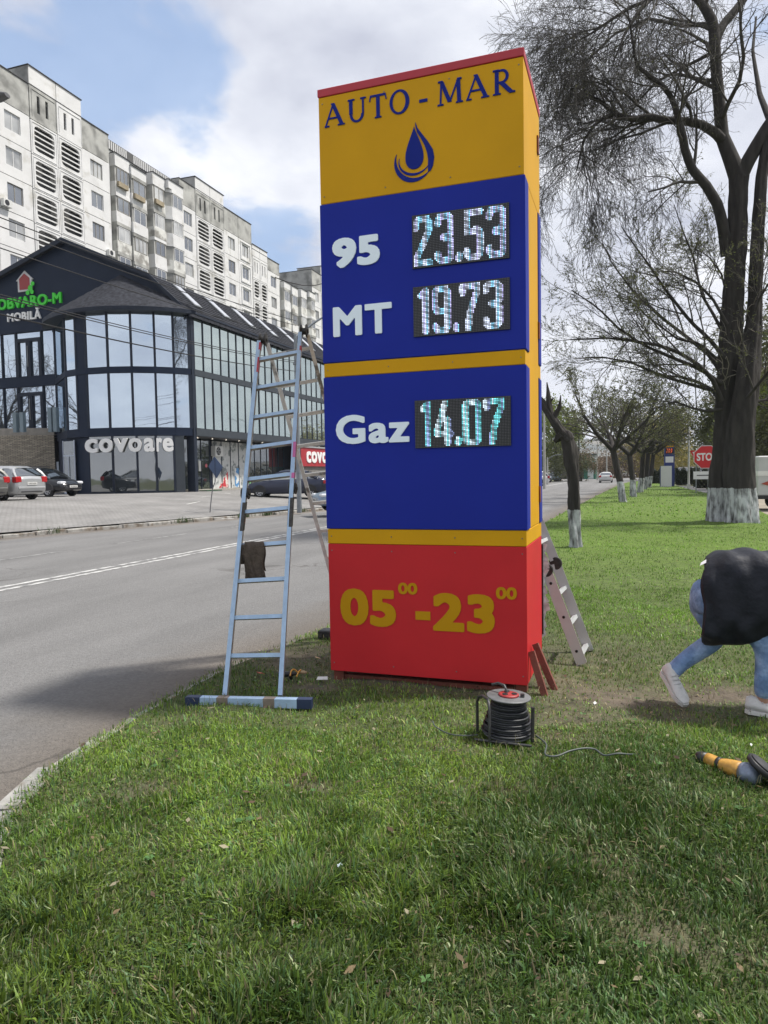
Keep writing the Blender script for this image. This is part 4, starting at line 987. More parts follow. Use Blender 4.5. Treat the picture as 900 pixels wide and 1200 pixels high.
def window_mesh(w, h, nb, m):
    k = (w, h, nb, m.name)
    if k in win_me: return win_me[k]
    mb = MB().use(m); t = .07; mb.box((-.03, 0, 0), (.03, t, h)); mb.box((-.03, w-t, 0), (.03, w, h)); mb.box((-.03, t, 0), (.03, w-t, t)); mb.box((-.03, t, h-t), (.03, w-t, h))
    for i in range(1, nb): mb.box((-.03, w*i/nb-.04, t), (.03, w*i/nb+.04, h-t))
    win_me[k] = (mb.mesh('window'), MB().use(GL_W).box((-.012, t*.9, t*.9), (.005, w-t*.9, h-t*.9)).mesh('pane')); return win_me[k]
def put_window(b, x, y, z, w, h, nb, m):
    fm, pmesh = window_mesh(w, h, nb, m)
    if random.random() < .38:
        kk = ('c', w, h)
        if kk not in win_me: win_me[kk] = MB().use(GL_C).box((-.012, .063, .063), (.005, w-.063, h-.063)).mesh('pane')
        pmesh = win_me[kk]
    o = placed('window', fm, b, Matrix.Translation((x, y, z))); p = bpy.data.objects.new('pane', pmesh); C.objects.link(p); p.parent = o; return o
slat = {}
def put_loggia(b, x, y, z, w, rg):
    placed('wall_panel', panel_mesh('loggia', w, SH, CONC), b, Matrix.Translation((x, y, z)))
    for k in range(4):
        key = round(w, 2)
        if key not in slat: slat[key] = MB().use(CONC).box((-.03, .385, -.055), (.03, w-.385, .055)).mesh('slat')
        placed('slat', slat[key], b, Matrix.Translation((x-.05, y, z+.78+k*.42)))
rg = random.Random(3)
def block(label, y0, y1, ztop, cols, stair=None, stair_top=None, par=2.6, near_end=True, group='prefab apartment blocks behind the shop'):
    """cols: list of (kind,width); window storeys reach ztop-par, parapet panels above"""
    b = thing('apartment_building', label, 'apartment block', (AX-6, (y0+y1)/2, LOT_TOP), group=group)
    zt = ztop-par; nst = 7; zb = zt-nst*SH
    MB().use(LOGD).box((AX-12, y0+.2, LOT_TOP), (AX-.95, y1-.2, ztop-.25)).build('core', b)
    MB().use(CONG).box((AX-12, y0, LOT_TOP), (AX-.0-.001, y0+.18, ztop-.02)).build('end_wall', b)
    MB().use(CONG).box((AX-12, y1-.18, LOT_TOP), (AX-.001, y1, ztop-.02)).build('end_wall', b)
    MB().use(JOINT).box((AX-.30, y0+.19, LOT_TOP), (AX-.20, y1-.19, zb)).build('lower_wall', b)
    MB().use(CONC).box((AX-.19, y0+.19, LOT_TOP), (AX-.02, y1-.19, zb)).build('lower_wall', b)
    MB().use(ROOFD).box((AX-12.1, y0-.03, ztop-.02), (AX+.06, y1+.03, ztop+.06)).build('roof_edge', b)
    y = y0+.0
    for kind, w in cols:
        if kind in ('log', 'slot'):
            st = stair_top
            for s in range(nst+2):
                z = st-1.45-SH*(s+1)
                if z < zb-.5: break
                if s == 0: placed('wall_panel', panel_mesh('slot', w, SH, CONG if rg.random() < .35 else CONC), b, Matrix.Translation((AX+.05, y, z)))
                else: put_loggia(b, AX+.05, y, z, w, rg)
            placed('parapet_panel', panel_mesh('plain', w, 1.45, CONC), b, Matrix.Translation((AX+.05, y, st-1.45)))
        elif kind == 'win' or kind == 'winb':
            for s in range(nst):
                z = zt-SH*(s+1)
                placed('wall_panel', panel_mesh('window', w, SH, CONC), b, Matrix.Translation((AX, y, z)))
                MB_ = PVC if rg.random() < .75 else WOODF
                put_window(b, AX-.12, y+w/2-.78, z+.82, 1.56, 1.43, rg.choice((2, 3, 2)), MB_)
                if kind == 'winb':
                    fr = _pm.get('fr') or MB().use(CONC).box((0, w*.14, .3), (.09, w*.18, 2.5)).box((0, w*.82, .3), (.09, w*.86, 2.5)).box((0, w*.181, 2.44), (.09, w*.819, 2.5)).box((0, w*.181, .3), (.09, w*.819, .5)).mesh('surround'); _pm['fr'] = fr
                    placed('surround', fr, b, Matrix.Translation((AX, y, z)))
            placed('parapet_panel', panel_mesh('plain', w, par, CONG), b, Matrix.Translation((AX, y, zt)))
        y += w
    if stair:
        a, c_ = stair
        MB().use(CONC).box((AX-4, a+.03, ztop-.3), (AX-.12, c_-.03, stair_top-.03)).build('stair_head', b)
        MB().use(CONG).box((AX-4, a, ztop-.3), (AX+.04, a+.028, stair_top-.03)).build('stair_head', b)
        MB().use(ROOFD).box((AX-4.1, a-.05, stair_top-.02), (AX+.12, c_+.05, stair_top+.05)).build('roof_edge', b)
    return b
b1 = block('nearest white panel block at the left edge, slatted loggias under a raised stair head', 40.0, 56.35, 33.7, [('win', 3.45), ('win', 3.52), ('log', 2.93), ('log', 2.95), ('win', 3.5)], (46.95, 52.87), 35.2)
b3 = block('middle white panel block with raised stair head, behind the shop skylights', 67.4, 83.0, 34.0, [('win', 3.0), ('log', 2.98), ('log', 2.98), ('win', 3.3), ('winb', 3.34)], (70.4, 76.4), 35.3)
b4 = block('lower white block with narrow loggias, just right of the middle stepped block', 83.02, 90.6, 31.0, [('log', 2.0), ('log', 2.1), ('win', 3.45)], (83.05, 87.1), 31.6, par=1.6)
b6 = block('farthest white panel block with raised stair head, showing left of the totem', 101.5, 118, 33.2, [('win', 3.3), ('log', 2.9), ('log', 2.9), ('win', 3.3), ('win', 3.4)], (104.8, 110.6), 34.6)
# blocks of bay windows and improvised balconies between them
def bay_block(label, y0, y1, ztop, bays, rail=True, seed=1):
    b = thing('apartment_building', label, 'apartment block', (AX-6, (y0+y1)/2, LOT_TOP), group='balcony blocks between the panel blocks'); r = random.Random(seed)
    MB().use(CONB).box((AX-12, y0+.02, LOT_TOP), (AX-.9, y1-.02, ztop)).build('wall', b)
    MB().use(ROOFD).box((AX-12, y0+.02, ztop+.002), (AX-.8, y1-.02, ztop+.07)).build('roof_edge', b)
    for (a, c_, X, rnd, drop) in bays:
        top = ztop-.9-drop; ns = 7
        for s in range(ns):
            z = top-SH*(s+1); cw = c_-a
            base = [(AX-.895, a), (X-(.55 if rnd else 0), a), (X, a+(.55 if rnd else .0)), (X, c_)] + [(AX-.895, c_)] if rnd else [(AX-.895, a), (X, a), (X, c_), (AX-.895, c_)]
            m = CONB if r.random() < .45 else CONC
            off = r.choice((0, 0, .0, .05)) if not rnd else 0
            MB().use(m).prism([(p[0]+(off if p[0] > AX-.8 else 0), p[1]) for p in base], 'z', z+.0, z+1.02).build('balcony_parapet', b)
            MB().use(CONG).prism([(p[0]-.06 if p[0] > AX-.8 else p[0], p[1]+.02*(1 if p[1] == a else -1)) for p in base], 'z', z+1.021, z+2.45).build('balcony_wall', b)
            MB().use(CONG if r.random() < .5 else CONC).prism([(p[0]+.03 if p[0] > AX-.8 else p[0], p[1]) for p in base], 'z', z+2.451, z+SH-.002).build('balcony_lintel', b)
            wy0 = a+(.75 if rnd else .25); ww = round(c_-.2-wy0, 2)
            st = r.random()
            put_window(b, X-.03, wy0, z+1.05, ww, 1.36, 2 if r.random() < .5 else 3, PVC if st < .7 else WOODF)
            if st > .93: MB().use(mat('awning_brown', (.30, .25, .17), .8, var=.2)).box((X+.01, wy0-.1, z+.55), (X+.28, wy0+ww*.8, z+1.0)).build('window_box', b)
        MB().use(CONC).prism([(AX-.895, a), (X+.02, a), (X+.02, c_), (AX-.895, c_)], 'z', top, top+.85).build('balcony_roof_wall', b)
        MB().use(ROOFD).box((AX-.895, a-.03, top+.852), (X+.10, c_+.03, top+.92)).build('roof_edge', b)
    if rail:
        y = y0+.15; pk = MB().use(PVC).box((-.03, 0, 0), (.0, .16, .8)).mesh('railing_board')
        MB().use(JOINT).box((AX-.93, y0+.1, ztop+.01), (AX-.87, y1-.1, ztop+.95)).build('railing_back', b)
        while y < y1-.3:
            if not (y0+(y1-y0)*.32 < y < y0+(y1-y0)*.42): placed('railing_board', pk, b, Matrix.Translation((AX-.84, y, ztop+.08)))
            y += .30
    return b
b2 = bay_block('balcony block with patched grey bays and a slatted roof rail', 56.37, 67.38, 33.0,
    [(57.5, 59.6, AX-.3, False, .3), (59.62, 61.9, AX-.1, False, .7), (62.6, 64.6, AX+.15, False, .2), (64.7, 67.3, AX+.55, True, .2)], True, 5)
b5 = bay_block('distant balcony block with a dark recess, between the low block and the farthest stair head', 90.62, 101.48, 29.6,
    [(92.6, 94.6, AX-.3, False, .3), (94.7, 96.6, AX-.1, False, .5), (97.2, 99.2, AX+.15, False, .3), (99.3, 101.4, AX+.55, True, .2)], False, 9)
for k, (y, z, bb_) in enumerate(((44.1, 22.9, b1), (44.9, 22.9, b1), (55.9, 22.4, b1), (55.2, 22.4, b1))):
    if k % 2 == 0:
        q = thing('air_conditioner', ('white air-conditioner unit under a window near the left edge of the photo', '', 'white air-conditioner unit beside the end window column of the nearest block', '')[k], 'air conditioner', (AX+.02, y, z))
        MB().use(ACW).box((AX+.03, y-.4, z), (AX+.35, y+.4, z+.58), bev=.02).build('casing', q)
        MB().use(BLK).prism([(y-.08+.22*cos(2*pi*i/16), z+.29+.22*sin(2*pi*i/16)) for i in range(16)], 'x', AX+.34, AX+.357).build('fan_opening', q)

# ------------------------------------------------------------------ ladders
FILM = mat('blue_film', (.36, .50, .68), .35, var=.14, scale=14, bump=.15, bscale=60)
ALU = mat('worn_aluminium', (.42, .41, .39), .5, .35, var=.25, scale=10, col2=(.24, .20, .18), c2scale=7, c2lo=.52, c2hi=.62)
ALUP = mat('pale_aluminium', (.52, .53, .53), .45, .3, var=.12, scale=6)
PNK = mat('pink_tape', (.50, .12, .30), .5, var=.1); REDP = mat('red_tape', (.40, .03, .05), .5, var=.2, scale=40); ORG = mat('orange_tape', (.6, .12, .03), .5)
def bar(mb, a, b, wv, hv, w, h, bev=.0):
    """box from a to b, half-ish size w along wv and h along hv"""
    a, b = Vector(a), Vector(b); wv = Vector(wv).normalized()*w/2; hv = Vector(hv).normalized()*h/2
    vs = [a-wv-hv, a+wv-hv, a+wv+hv, a-wv+hv, b-wv-hv, b+wv-hv, b+wv+hv, b-wv+hv]
    mb.add(vs, [(3, 2, 1, 0), (4, 5, 6, 7), (0, 1, 5, 4), (1, 2, 6, 5), (2, 3, 7, 6), (3, 0, 4, 7)])
def lad_half(t, bl, br, tl, tr, n, front_dir, front_m, side_m, first=.28, step=.28, sw=.028, sd=.072, skip=()):
    bl, br, tl, tr = map(Vector, (bl, br, tl, tr)); across = (br-bl).normalized()
    for b, u in ((bl, tl), (br, tr)):
        ax = (u-b).normalized(); fd = (Vector(front_dir)-ax*ax.dot(Vector(front_dir))).normalized(); wv = ax.cross(fd)
        mb = MB().use(side_m); bar(mb, b, u, wv, fd, sw, sd)
        mb.use(front_m); bar(mb, b+fd*(sd/2+.0012), u+fd*(sd/2+.0012), wv, fd, sw+.004, .002); mb.build('stile', t)
    L_ = (tl-bl).length; k = 0; d = first
    while d < L_-.05 and k < n:
        a = bl.lerp(tl, d/L_); b = br.lerp(tr, d/L_); ax = (tl-bl).normalized(); fd = (Vector(front_dir)-ax*ax.dot(Vector(front_dir))).normalized()
        if k not in skip:
            mb = MB().use(side_m); bar(mb, a, b, ax, fd, .028, .034); mb.use(front_m); bar(mb, a+fd*.0185, b+fd*.0185, ax, fd, .030, .002); mb.build('rung', t)
        d += step; k += 1
def hinge(t, p, axis, r=.055, w=.05):
    p = Vector(p); M = Matrix.Translation(p) @ axis_mat(axis)
    MB().use(mat('hinge_black', (.05, .048, .045), .55, .4, var=.5, scale=40)).lathe([(0, -w/2), (r*.92, -w/2), (r, -w/2+.003), (r, -w/2+.009), (r*.92, -w/2+.012), (r*.5, -w/2+.013), (r*.5, w/2-.013), (r*.92, w/2-.012), (r, w/2-.009), (r, w/2-.003), (r*.92, w/2), (r*.35, w/2), (r*.3, w/2+.010), (0, w/2+.010)], 18, M, smooth=False).build('hinge', t)
def axis_mat(a): return Vector(a).to_track_quat('Z', 'Y').to_matrix().to_4x4()
L1 = thing('folding_ladder', 'tall folding aluminium ladder with pale blue film and stabiliser bar, left of the totem', 'ladder', (-2.62, 4.45, 0))
bl, br = on_z(262.5, 816, .045), on_z(325, 818, .045); bl.y += .02; br.y = bl.y+.10
tl, tr = on_y(304, 402, 5.55), on_y(352, 392, 5.66)
fdir = Vector((.36, -1, 0)).normalized()
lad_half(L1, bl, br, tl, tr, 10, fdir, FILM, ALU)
fl_, frr = on_z(405, 740, .02), on_z(447, 748, .02)
fl_ = on_z(407, 742, .02); frr = fl_+Vector((.38, .10, 0))
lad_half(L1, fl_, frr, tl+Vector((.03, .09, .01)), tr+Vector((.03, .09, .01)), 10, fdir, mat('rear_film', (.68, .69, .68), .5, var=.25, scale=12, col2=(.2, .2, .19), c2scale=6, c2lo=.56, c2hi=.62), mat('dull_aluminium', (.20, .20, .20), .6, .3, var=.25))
for p in (tl, tr):
    hinge(L1, p+Vector((.012, .05, .035)), (br-bl), .06, .06)
ax1 = (tl-bl); ax2 = (tr-br)
for b, a in ((bl, ax1), (br, ax2)): hinge(L1, b+a*.525+Vector((0, .01, 0)), (br-bl), .046, .06)
mb = MB().use(mat('hinge_black', (.03, .028, .026), .55)); 
for b, a in ((bl, ax1), (br, ax2)): mb = MB().use(mat('hinge_black', (.03, .028, .026), .55)); bar(mb, b+a*.42, b+a*.50, br-bl, fdir, .036, .085); mb.build('locking_sleeve', L1)
mb = MB().use(REDP); bar(mb, bl+ax1*.90, bl+ax1*.95, br-bl, fdir, .034, .083); bar(mb, bl+ax1*.975, bl+ax1*1.0, br-bl, fdir, .034, .083); bar(mb, br+ax2*.945, br+ax2*.96, br-bl, fdir, .034, .083); mb.build('red_tape', L1)
mb = MB().use(PNK); bar(mb, br+ax2*.615, br+ax2*.66, br-bl, fdir, .035, .085); bar(mb, br+ax2*.555, br+ax2*.57, br-bl, fdir, .035, .085); mb.build('pink_tape', L1)
mb = MB().use(ORG); bar(mb, bl+ax1*.44+fdir*-.02, bl+ax1*.455+fdir*-.02, br-bl, fdir, .036, .05); mb.build('orange_tape', L1)
# stabiliser bar with end caps and tape
q0, q1 = on_z(219, 821, .04), on_z(366, 824, .04); u = (q1-q0).normalized(); n2 = Vector((-u.y, u.x, 0)); up = Vector((0, 0, 1))
for a, b, m, e, nm in ((.0, .115, mat('navy_end_cap', (.02, .035, .09), .5), .004, 'end_cap'), (.1155, .885, FILM, 0, 'stabiliser_bar'), (.8855, 1.0, mat('navy_end_cap', (.02, .035, .09), .5), .004, 'end_cap'), (.25, .34, mat('brown_tape', (.22, .18, .15), .6, var=.2, scale=30), .003, 'brown_tape'), (.62, .71, mat('brown_tape', (.22, .18, .15), .6), .003, 'brown_tape')):
    mb = MB().use(m); bar(mb, q0.lerp(q1, a), q0.lerp(q1, b), n2, up, .055+e, .062+e); mb.build(nm, L1)
# rag over the third rung
def rung_pt(k, t): return (bl.lerp(tl, (.28+.28*k)/(tl-bl).length)).lerp(br.lerp(tr, (.28+.28*k)/(tr-br).length), t)
CLO = mat('brown_rag', (.085, .066, .052), .95, var=.3, scale=25, bump=.6, bscale=60)
def rag():
    root = thing('work_gloves', 'dark brown cloth draped over a lower rung of the blue filmed ladder', 'cloth', rung_pt(3, .2))
    for (t0, t1, d0, d1, nm, off) in ((-.03, .42, .115, -.13, 'cloth_fold', .0), (.10, .50, .26, .20, 'cloth_fold', .012)):
        V = []; nu, nv = 14, 22
        for i in range(nu+1):
            t = t0+(t1-t0)*i/nu; c = rung_pt(3, t)
            for j in range(nv+1):
                s_ = j/nv; sgn = -1 if s_ < .5 else 1; d = abs(s_-.5)*2; rr_ = .026+off
                if d < .18: a = d/.18*pi/2; pos = (sgn*rr_*sin(a), rr_*cos(a))
                else: pos = (sgn*(rr_+.006*sin(i*1.3+j)), -(d-.18)/.82*(d0 if sgn < 0 else (abs(d1)))*(1+.08*sin(i*.9)))
                fd = -fdir
                V.append(c+fd*(pos[0]+.004*sin(i*2.1+j*.7))+Vector((0, 0, pos[1]))+(tr-tl).normalized()*(.006*sin(j*.8+i)))
        F_ = [(i*(nv+1)+j, (i+1)*(nv+1)+j, (i+1)*(nv+1)+j+1, i*(nv+1)+j+1) for i in range(nu) for j in range(nv)]
        o = MB().use(CLO).add(V, F_, smooth=True).build(nm, root); sm = o.modifiers.new('thickness', 'SOLIDIFY'); sm.thickness = .008
rag()
# second ladder, standing behind the totem, its lower section showing on the right
L2 = thing('folding_ladder', 'bare silver folding ladder with a dark hinge, half hidden behind the totem on its right', 'ladder', (-.4, 6.1, 0))
b0, b1_ = on_z(684, 778, .0), Vector((0, 0, 0)); b0 = on_z(681, 781, 0); b0.y = max(b0.y, 6.04); b1_ = on_z(690, 763, 0)
h0 = on_y(640, 668, b0.y); top0 = h0+Vector((-.86, .04, 2.2))
off_ = b1_-b0
lad_half(L2, b0, b1_, h0, h0+off_, 4, (1, .1, .2), ALUP, ALUP, .06, .27, sw=.026, sd=.085)
lad_half(L2, h0+Vector((-.01, 0, .03)), h0+off_+Vector((-.01, 0, .03)), top0, top0+off_, 7, (1, .1, .2), ALUP, ALUP, .2, .28, sw=.026, sd=.08)
lad_half(L2, Vector((-2.1, 6.15, 0)), Vector((-2.1, 6.15, 0))+off_, top0+Vector((-.05, 0, 0)), top0+off_+Vector((-.05, 0, 0)), 10, (-1, 0, 0), ALUP, ALUP, .25, .28)
for p in (h0, h0+off_, top0, top0+off_): hinge(L2, p, off_, .058, .03)
mb = MB().use(mat('rivet_black', (.01, .01, .01), .5)); 
for k in range(3):
    c = b0.lerp(h0, (.14, .5, .86)[k])+Vector((.0, -.0145, 0)); M = Matrix.Translation(c) @ axis_mat((0, -1, 0)); mb.lathe([(0, 0), (.012, 0), (.012, .004), (0, .004)], 10, M)
mb.build('stile_hole', L2)

# ------------------------------------------------------------------ cable reel
CR = thing('cable_reel', 'black extension cable drum with a pale flange and red centre, in front of the totem', 'cable reel', (-.70, 4.22, 0))
M = Matrix.Translation((-.70, 4.26, .012)) @ Matrix.Rotation(radians(3), 4, 'Y') @ Matrix.Diagonal((1, 1, .86, 1))
GRF = mat('worn_grey_flange', (.15, .155, .16), .55, .3, var=.3, scale=18); CAB = mat('black_cable', (.016, .018, .022), .5, var=.3, scale=30)
MB().use(GRF).lathe([(0, .262), (.128, .262), (.134, .267), (.134, .272), (.128, .276), (0, .276)], 32, M).build('flange', CR)
MB().use(GRF).lathe([(0, .0), (.14, .0), (.146, .006), (.14, .012), (0, .012)], 32, M).build('flange', CR)
MB().use(mat('red_socket_plate', (.30, .03, .03), .5, var=.3, scale=40)).lathe([(0, .2765), (.062, .2765), (.062, .287), (.05, .291), (0, .291)], 24, M).build('socket_plate', CR)
mb = MB().use(BLK)
for k in range(3): mb.lathe([(0, .2915), (.017, .2915), (.017, .296), (.012, .293), (0, .293)], 12, M @ Matrix.Translation((.034*cos(k*2.09), .034*sin(k*2.09), 0)))
mb.build('socket', CR)
turns = []; nt_ = 17
for k in range(nt_*22+1):
    t = k/(nt_*22); a = 2*pi*nt_*t; rr_ = .150-.058*t**.8+.006*sin(a*.37)+.004*sin(a*1.7); turns.append((rr_*cos(a), rr_*sin(a), .022+.232*t))
MB().use(CAB).tube(turns, .0088, 6, M=M).build('cable_winding', CR)
mb = MB().use(CAB); mb.lathe([(.088, .013), (.135, .015), (.125, .06), (.105, .14), (.092, .22), (.082, .258)], 24, M); mb.build('cable_core', CR)
FRM = mat('grey_tube_frame', (.06, .06, .062), .45, .5, var=.3, scale=30)
def hoop(x, h, w): return [(x-w/2, 0, .0), (x-w/2, 0, h-.05), (x-w/2+.02, 0, h-.012), (x-w/2+.05, 0, h), (x+w/2-.05, 0, h), (x+w/2-.02, 0, h-.012), (x+w/2, 0, h-.05), (x+w/2, 0, 0)]
Mr = Matrix.Translation((-.70, 4.26, .0)) @ Matrix.Rotation(radians(60), 4, 'Z')
mb = MB().use(FRM); mb.tube([(-.155, -.09, 0), (-.155, -.09, .20), (-.15, -.07, .235), (-.14, -.04, .248), (-.14, .04, .248), (-.15, .07, .235), (-.155, .09, .2), (-.155, .09, 0)], .009, 8, M=Matrix.Translation((-.70, 4.26, 0)) @ Matrix.Rotation(radians(35), 4, 'Z'))
mb.tube([(.16, -.02, 0), (.165, -.02, .21)], .011, 8, M=Matrix.Translation((-.70, 4.22, 0))); mb.tube([(-.17, -.01, .012), (.17, -.02, .012)], .009, 6, M=Matrix.Translation((-.70, 4.12, 0)))
mb.tube([(.03, .01, .235), (.03, .012, .27), (.01, .03, .30), (-.03, .05, .305), (-.07, .06, .29)], .008, 8, M=Matrix.Translation((-.73, 4.26, 0)))
mb.tube([(.095, .0, .235), (.095, 0, .265)], .013, 8, M=Matrix.Translation((-.70, 4.26, 0))); mb.build('frame', CR)
def wire(name, pts, r, m, label=None, cat=None, parent=None):
    P = [Vector(p) for p in pts]; out = []
    for i in range(len(P)-1):
        p0, p1, p2, p3 = P[max(i-1, 0)], P[i], P[i+1], P[min(i+2, len(P)-1)]
        for k in range(6):
            t = k/6; out.append(.5*((2*p1)+(-p0+p2)*t+(2*p0-5*p1+4*p2-p3)*t*t+(-p0+3*p1-3*p2+p3)*t**3))
    out.append(P[-1]); o = MB().use(m).tube(out, r, 6).build(name, parent)
    if label: tag(o, label, cat)
    return o
CABG = mat('grey_green_cable', (.06, .075, .07), .5, var=.2)
wire('loose_cable', [on_z(x, y, z) for x, y, z in ((560, 861, .03), (545, 862, .03), (527, 860, .035), (511, 852, .05), (507, 845, .07))], .0045, CABG, 'thin loose cable end curling out of the grass left of the cable drum', 'cable')
wire('loose_cable', [on_z(x, y, z) for x, y, z in ((628, 862, .02), (640, 872, .03), (639, 884, .035), (652, 886, .035), (668, 880, .045), (684, 877, .05), (697, 878, .04), (708, 885, .035), (724, 883, .05), (738, 884, .035), (752, 884, .01))], .0055, CABG, 'grey green cable snaking over the grass right of the cable drum', 'cable')

# ------------------------------------------------------------------ angle grinder
GRD = thing('angle_grinder', 'yellow and black angle grinder with a blue grey head lying in the grass, lower right', 'power tool', (.5, 4.0, .03))
pa, pb = on_z(817, 889, .05), on_z(894, 915, .06); ax = (pb-pa); Lg = ax.length
M = Matrix.Translation(pa+Vector((0, 0, .012))) @ ax.to_track_quat('Z', 'Y').to_matrix().to_4x4() @ Matrix.Diagonal((1.28, 1.28, 1, 1))
TY = mat('tool_yellow', (.46, .25, .05), .5, var=.3, scale=40); TG = mat('tool_head_metal', (.20, .24, .32), .4, .35, var=.25, scale=40)
MB().use(BLK).lathe([(0, 0), (.022, .003), (.026, .02), (.028, .06), (0, .062)], 16, M).build('end_cap', GRD)
MB().use(TY).lathe([(0, .058), (.029, .06), (.027, .10), (.024, .14), (.0242, .1401)], 16, M).build('body', GRD)
MB().use(BLK).lathe([(.0255, .118), (.0275, .120), (.0275, .136), (.0255, .138)], 16, M).build('switch_band', GRD)
MB().use(TY).lathe([(.024, .139), (.029, .16), (.034, .20), (.036, .235), (.033, .25), (0, .2501)], 16, M).build('motor_housing', GRD)
MB().use(TG).lathe([(0, .249), (.036, .251), (.041, .27), (.043, .31), (.036, .335), (.02, .343), (0, .344)], 16, M).build('gear_head', GRD)
Md = M @ Matrix.Translation((0, .0, .33)) @ Matrix.Rotation(radians(-62), 4, 'X') @ Matrix.Rotation(radians(25), 4, 'Y')
MB().use(BLK).lathe([(0, .030), (.072, .030), (.076, .034), (.076, .05), (.072, .052), (0, .052)], 24, Md).build('disc_guard', GRD)
MB().use(mat('grinding_disc', (.035, .035, .04), .7, var=.2)).lathe([(0, .054), (.064, .054), (.064, .058), (0, .058)], 24, Md).build('disc', GRD)
wire('power_cord', [pa, pa+Vector((-.05, .01, -.01)), pa+Vector((-.09, .04, -.03)), pa+Vector((-.16, .05, -.04))], .004, BLK, parent=GRD)
# small things by the totem foot and under the ladder
tl_ = thing('pliers', 'yellow handled pliers lying on dark soil beside the ladder foot', 'tool', on_z(350, 790, .02))
c = on_z(350, 789, .03)
wire('handle', [c+Vector((0, 0, .0)), c+Vector((-.03, -.02, .035)), c+Vector((-.035, -.06, .03)), c+Vector((-.025, -.10, .005))], .006, mat('tool_orange', (.55, .28, .05), .5), parent=tl_)
wire('handle', [c+Vector((0, 0, .0)), c+Vector((.03, -.02, .035)), c+Vector((.03, -.06, .03)), c+Vector((.035, -.11, .005))], .006, mat('tool_orange', (.55, .28, .05), .5), parent=tl_)
MB().use(mat('sandy_rag', (.36, .26, .15), .8)).lathe([(0, -.01), (.022, -.006), (.026, .004), (.014, .014), (0, .016)], 10, Matrix.Translation(c+Vector((.02, .03, .0))) @ Matrix.Scale(1.6, 4, (1, 0, 0))).build('head', tl_)
drl = thing('tool_bag', 'small black tool lying on the dark soil between ladder and totem', 'tool', on_z(336, 790, .02)); c = on_z(337, 790, .03)
MB().use(BLK).lathe([(0, -.08), (.02, -.075), (.024, -.02), (.018, .03), (.012, .07), (0, .075)], 10, Matrix.Translation(c) @ axis_mat((1, .25, .05))).lathe([(0, 0), (.015, .0), (.013, .06), (0, .065)], 8, Matrix.Translation(c+Vector((.03, 0, -.03))) @ axis_mat((.2, -.6, .4))).build('tool_body', drl)
bx = thing('plastic_crate', 'black plastic case lying against the far left corner of the totem', 'case', on_z(381, 750, .02)); c = on_y(381, 745, 6.35)
MB().use(BLK).box((c.x-.05, c.y-.06, -.0), (c.x+.30, c.y+.08, .09), bev=.01).build('case', bx); MB().use(FRM).box((c.x-.03, c.y-.075, .03), (c.x+.0, c.y-.061, .06)).build('latch', bx)
for k, (x, y, z, nm, lab, m, s_) in enumerate(((305, 789, .02, 'red_scrap', 'red scrap of plastic on the grass under the ladder', mat('scrap_red', (.45, .08, .06), .6), .035), (372, 771, .02, 'wood_chip', 'pale yellow chip on the bare soil left of the totem', mat('scrap_wood', (.55, .40, .22), .7), .03), (378, 795, .02, 'foam_strip', 'flat white strip lying at the left foot of the totem', mat('scrap_white', (.6, .6, .58), .6), .045), (697, 824, .02, 'paper_scrap', 'tiny white scrap on the bare earth right of the cable drum', mat('scrap_white', (.6, .6, .58), .6), .02), (322, 1152, .05, 'paper_scrap', 'small pale scrap in the grass at the bottom of the photo', mat('scrap_pale', (.5, .5, .47), .6), .014), (398, 1014, .05, 'paper_scrap', 'pale blue scrap in the grass below the totem', mat('scrap_blue', (.45, .52, .58), .6), .012), (880, 873, .04, 'paper_scrap', 'white scrap in the grass above the grinder', mat('scrap_white', (.6, .6, .58), .6), .012))):
    c = on_z(x, y, z); a = random.random()*pi; M = Matrix.Translation(c) @ Matrix.Rotation(a, 4, 'Z') @ Matrix.Rotation(.3, 4, 'X')
    tag(MB().use(m).add([(-s_, -s_*.4, 0), (0, -s_*.55, .006), (s_, -s_*.3, 0), (s_*.8, s_*.4, .008), (-.1*s_, s_*.5, .002), (-s_*.9, s_*.35, .006), (-s_, -s_*.4, -.003), (0, -s_*.55, .003), (s_, -s_*.3, -.003), (s_*.8, s_*.4, .005), (-.1*s_, s_*.5, -.001), (-s_*.9, s_*.35, .003)], [(0, 1, 4, 5), (1, 2, 3, 4), (11, 10, 7, 6), (10, 9, 8, 7)]+[(i, i+6, (i+1) % 6+6, (i+1) % 6) for i in range(6)], M).build(nm), lab, 'scrap')

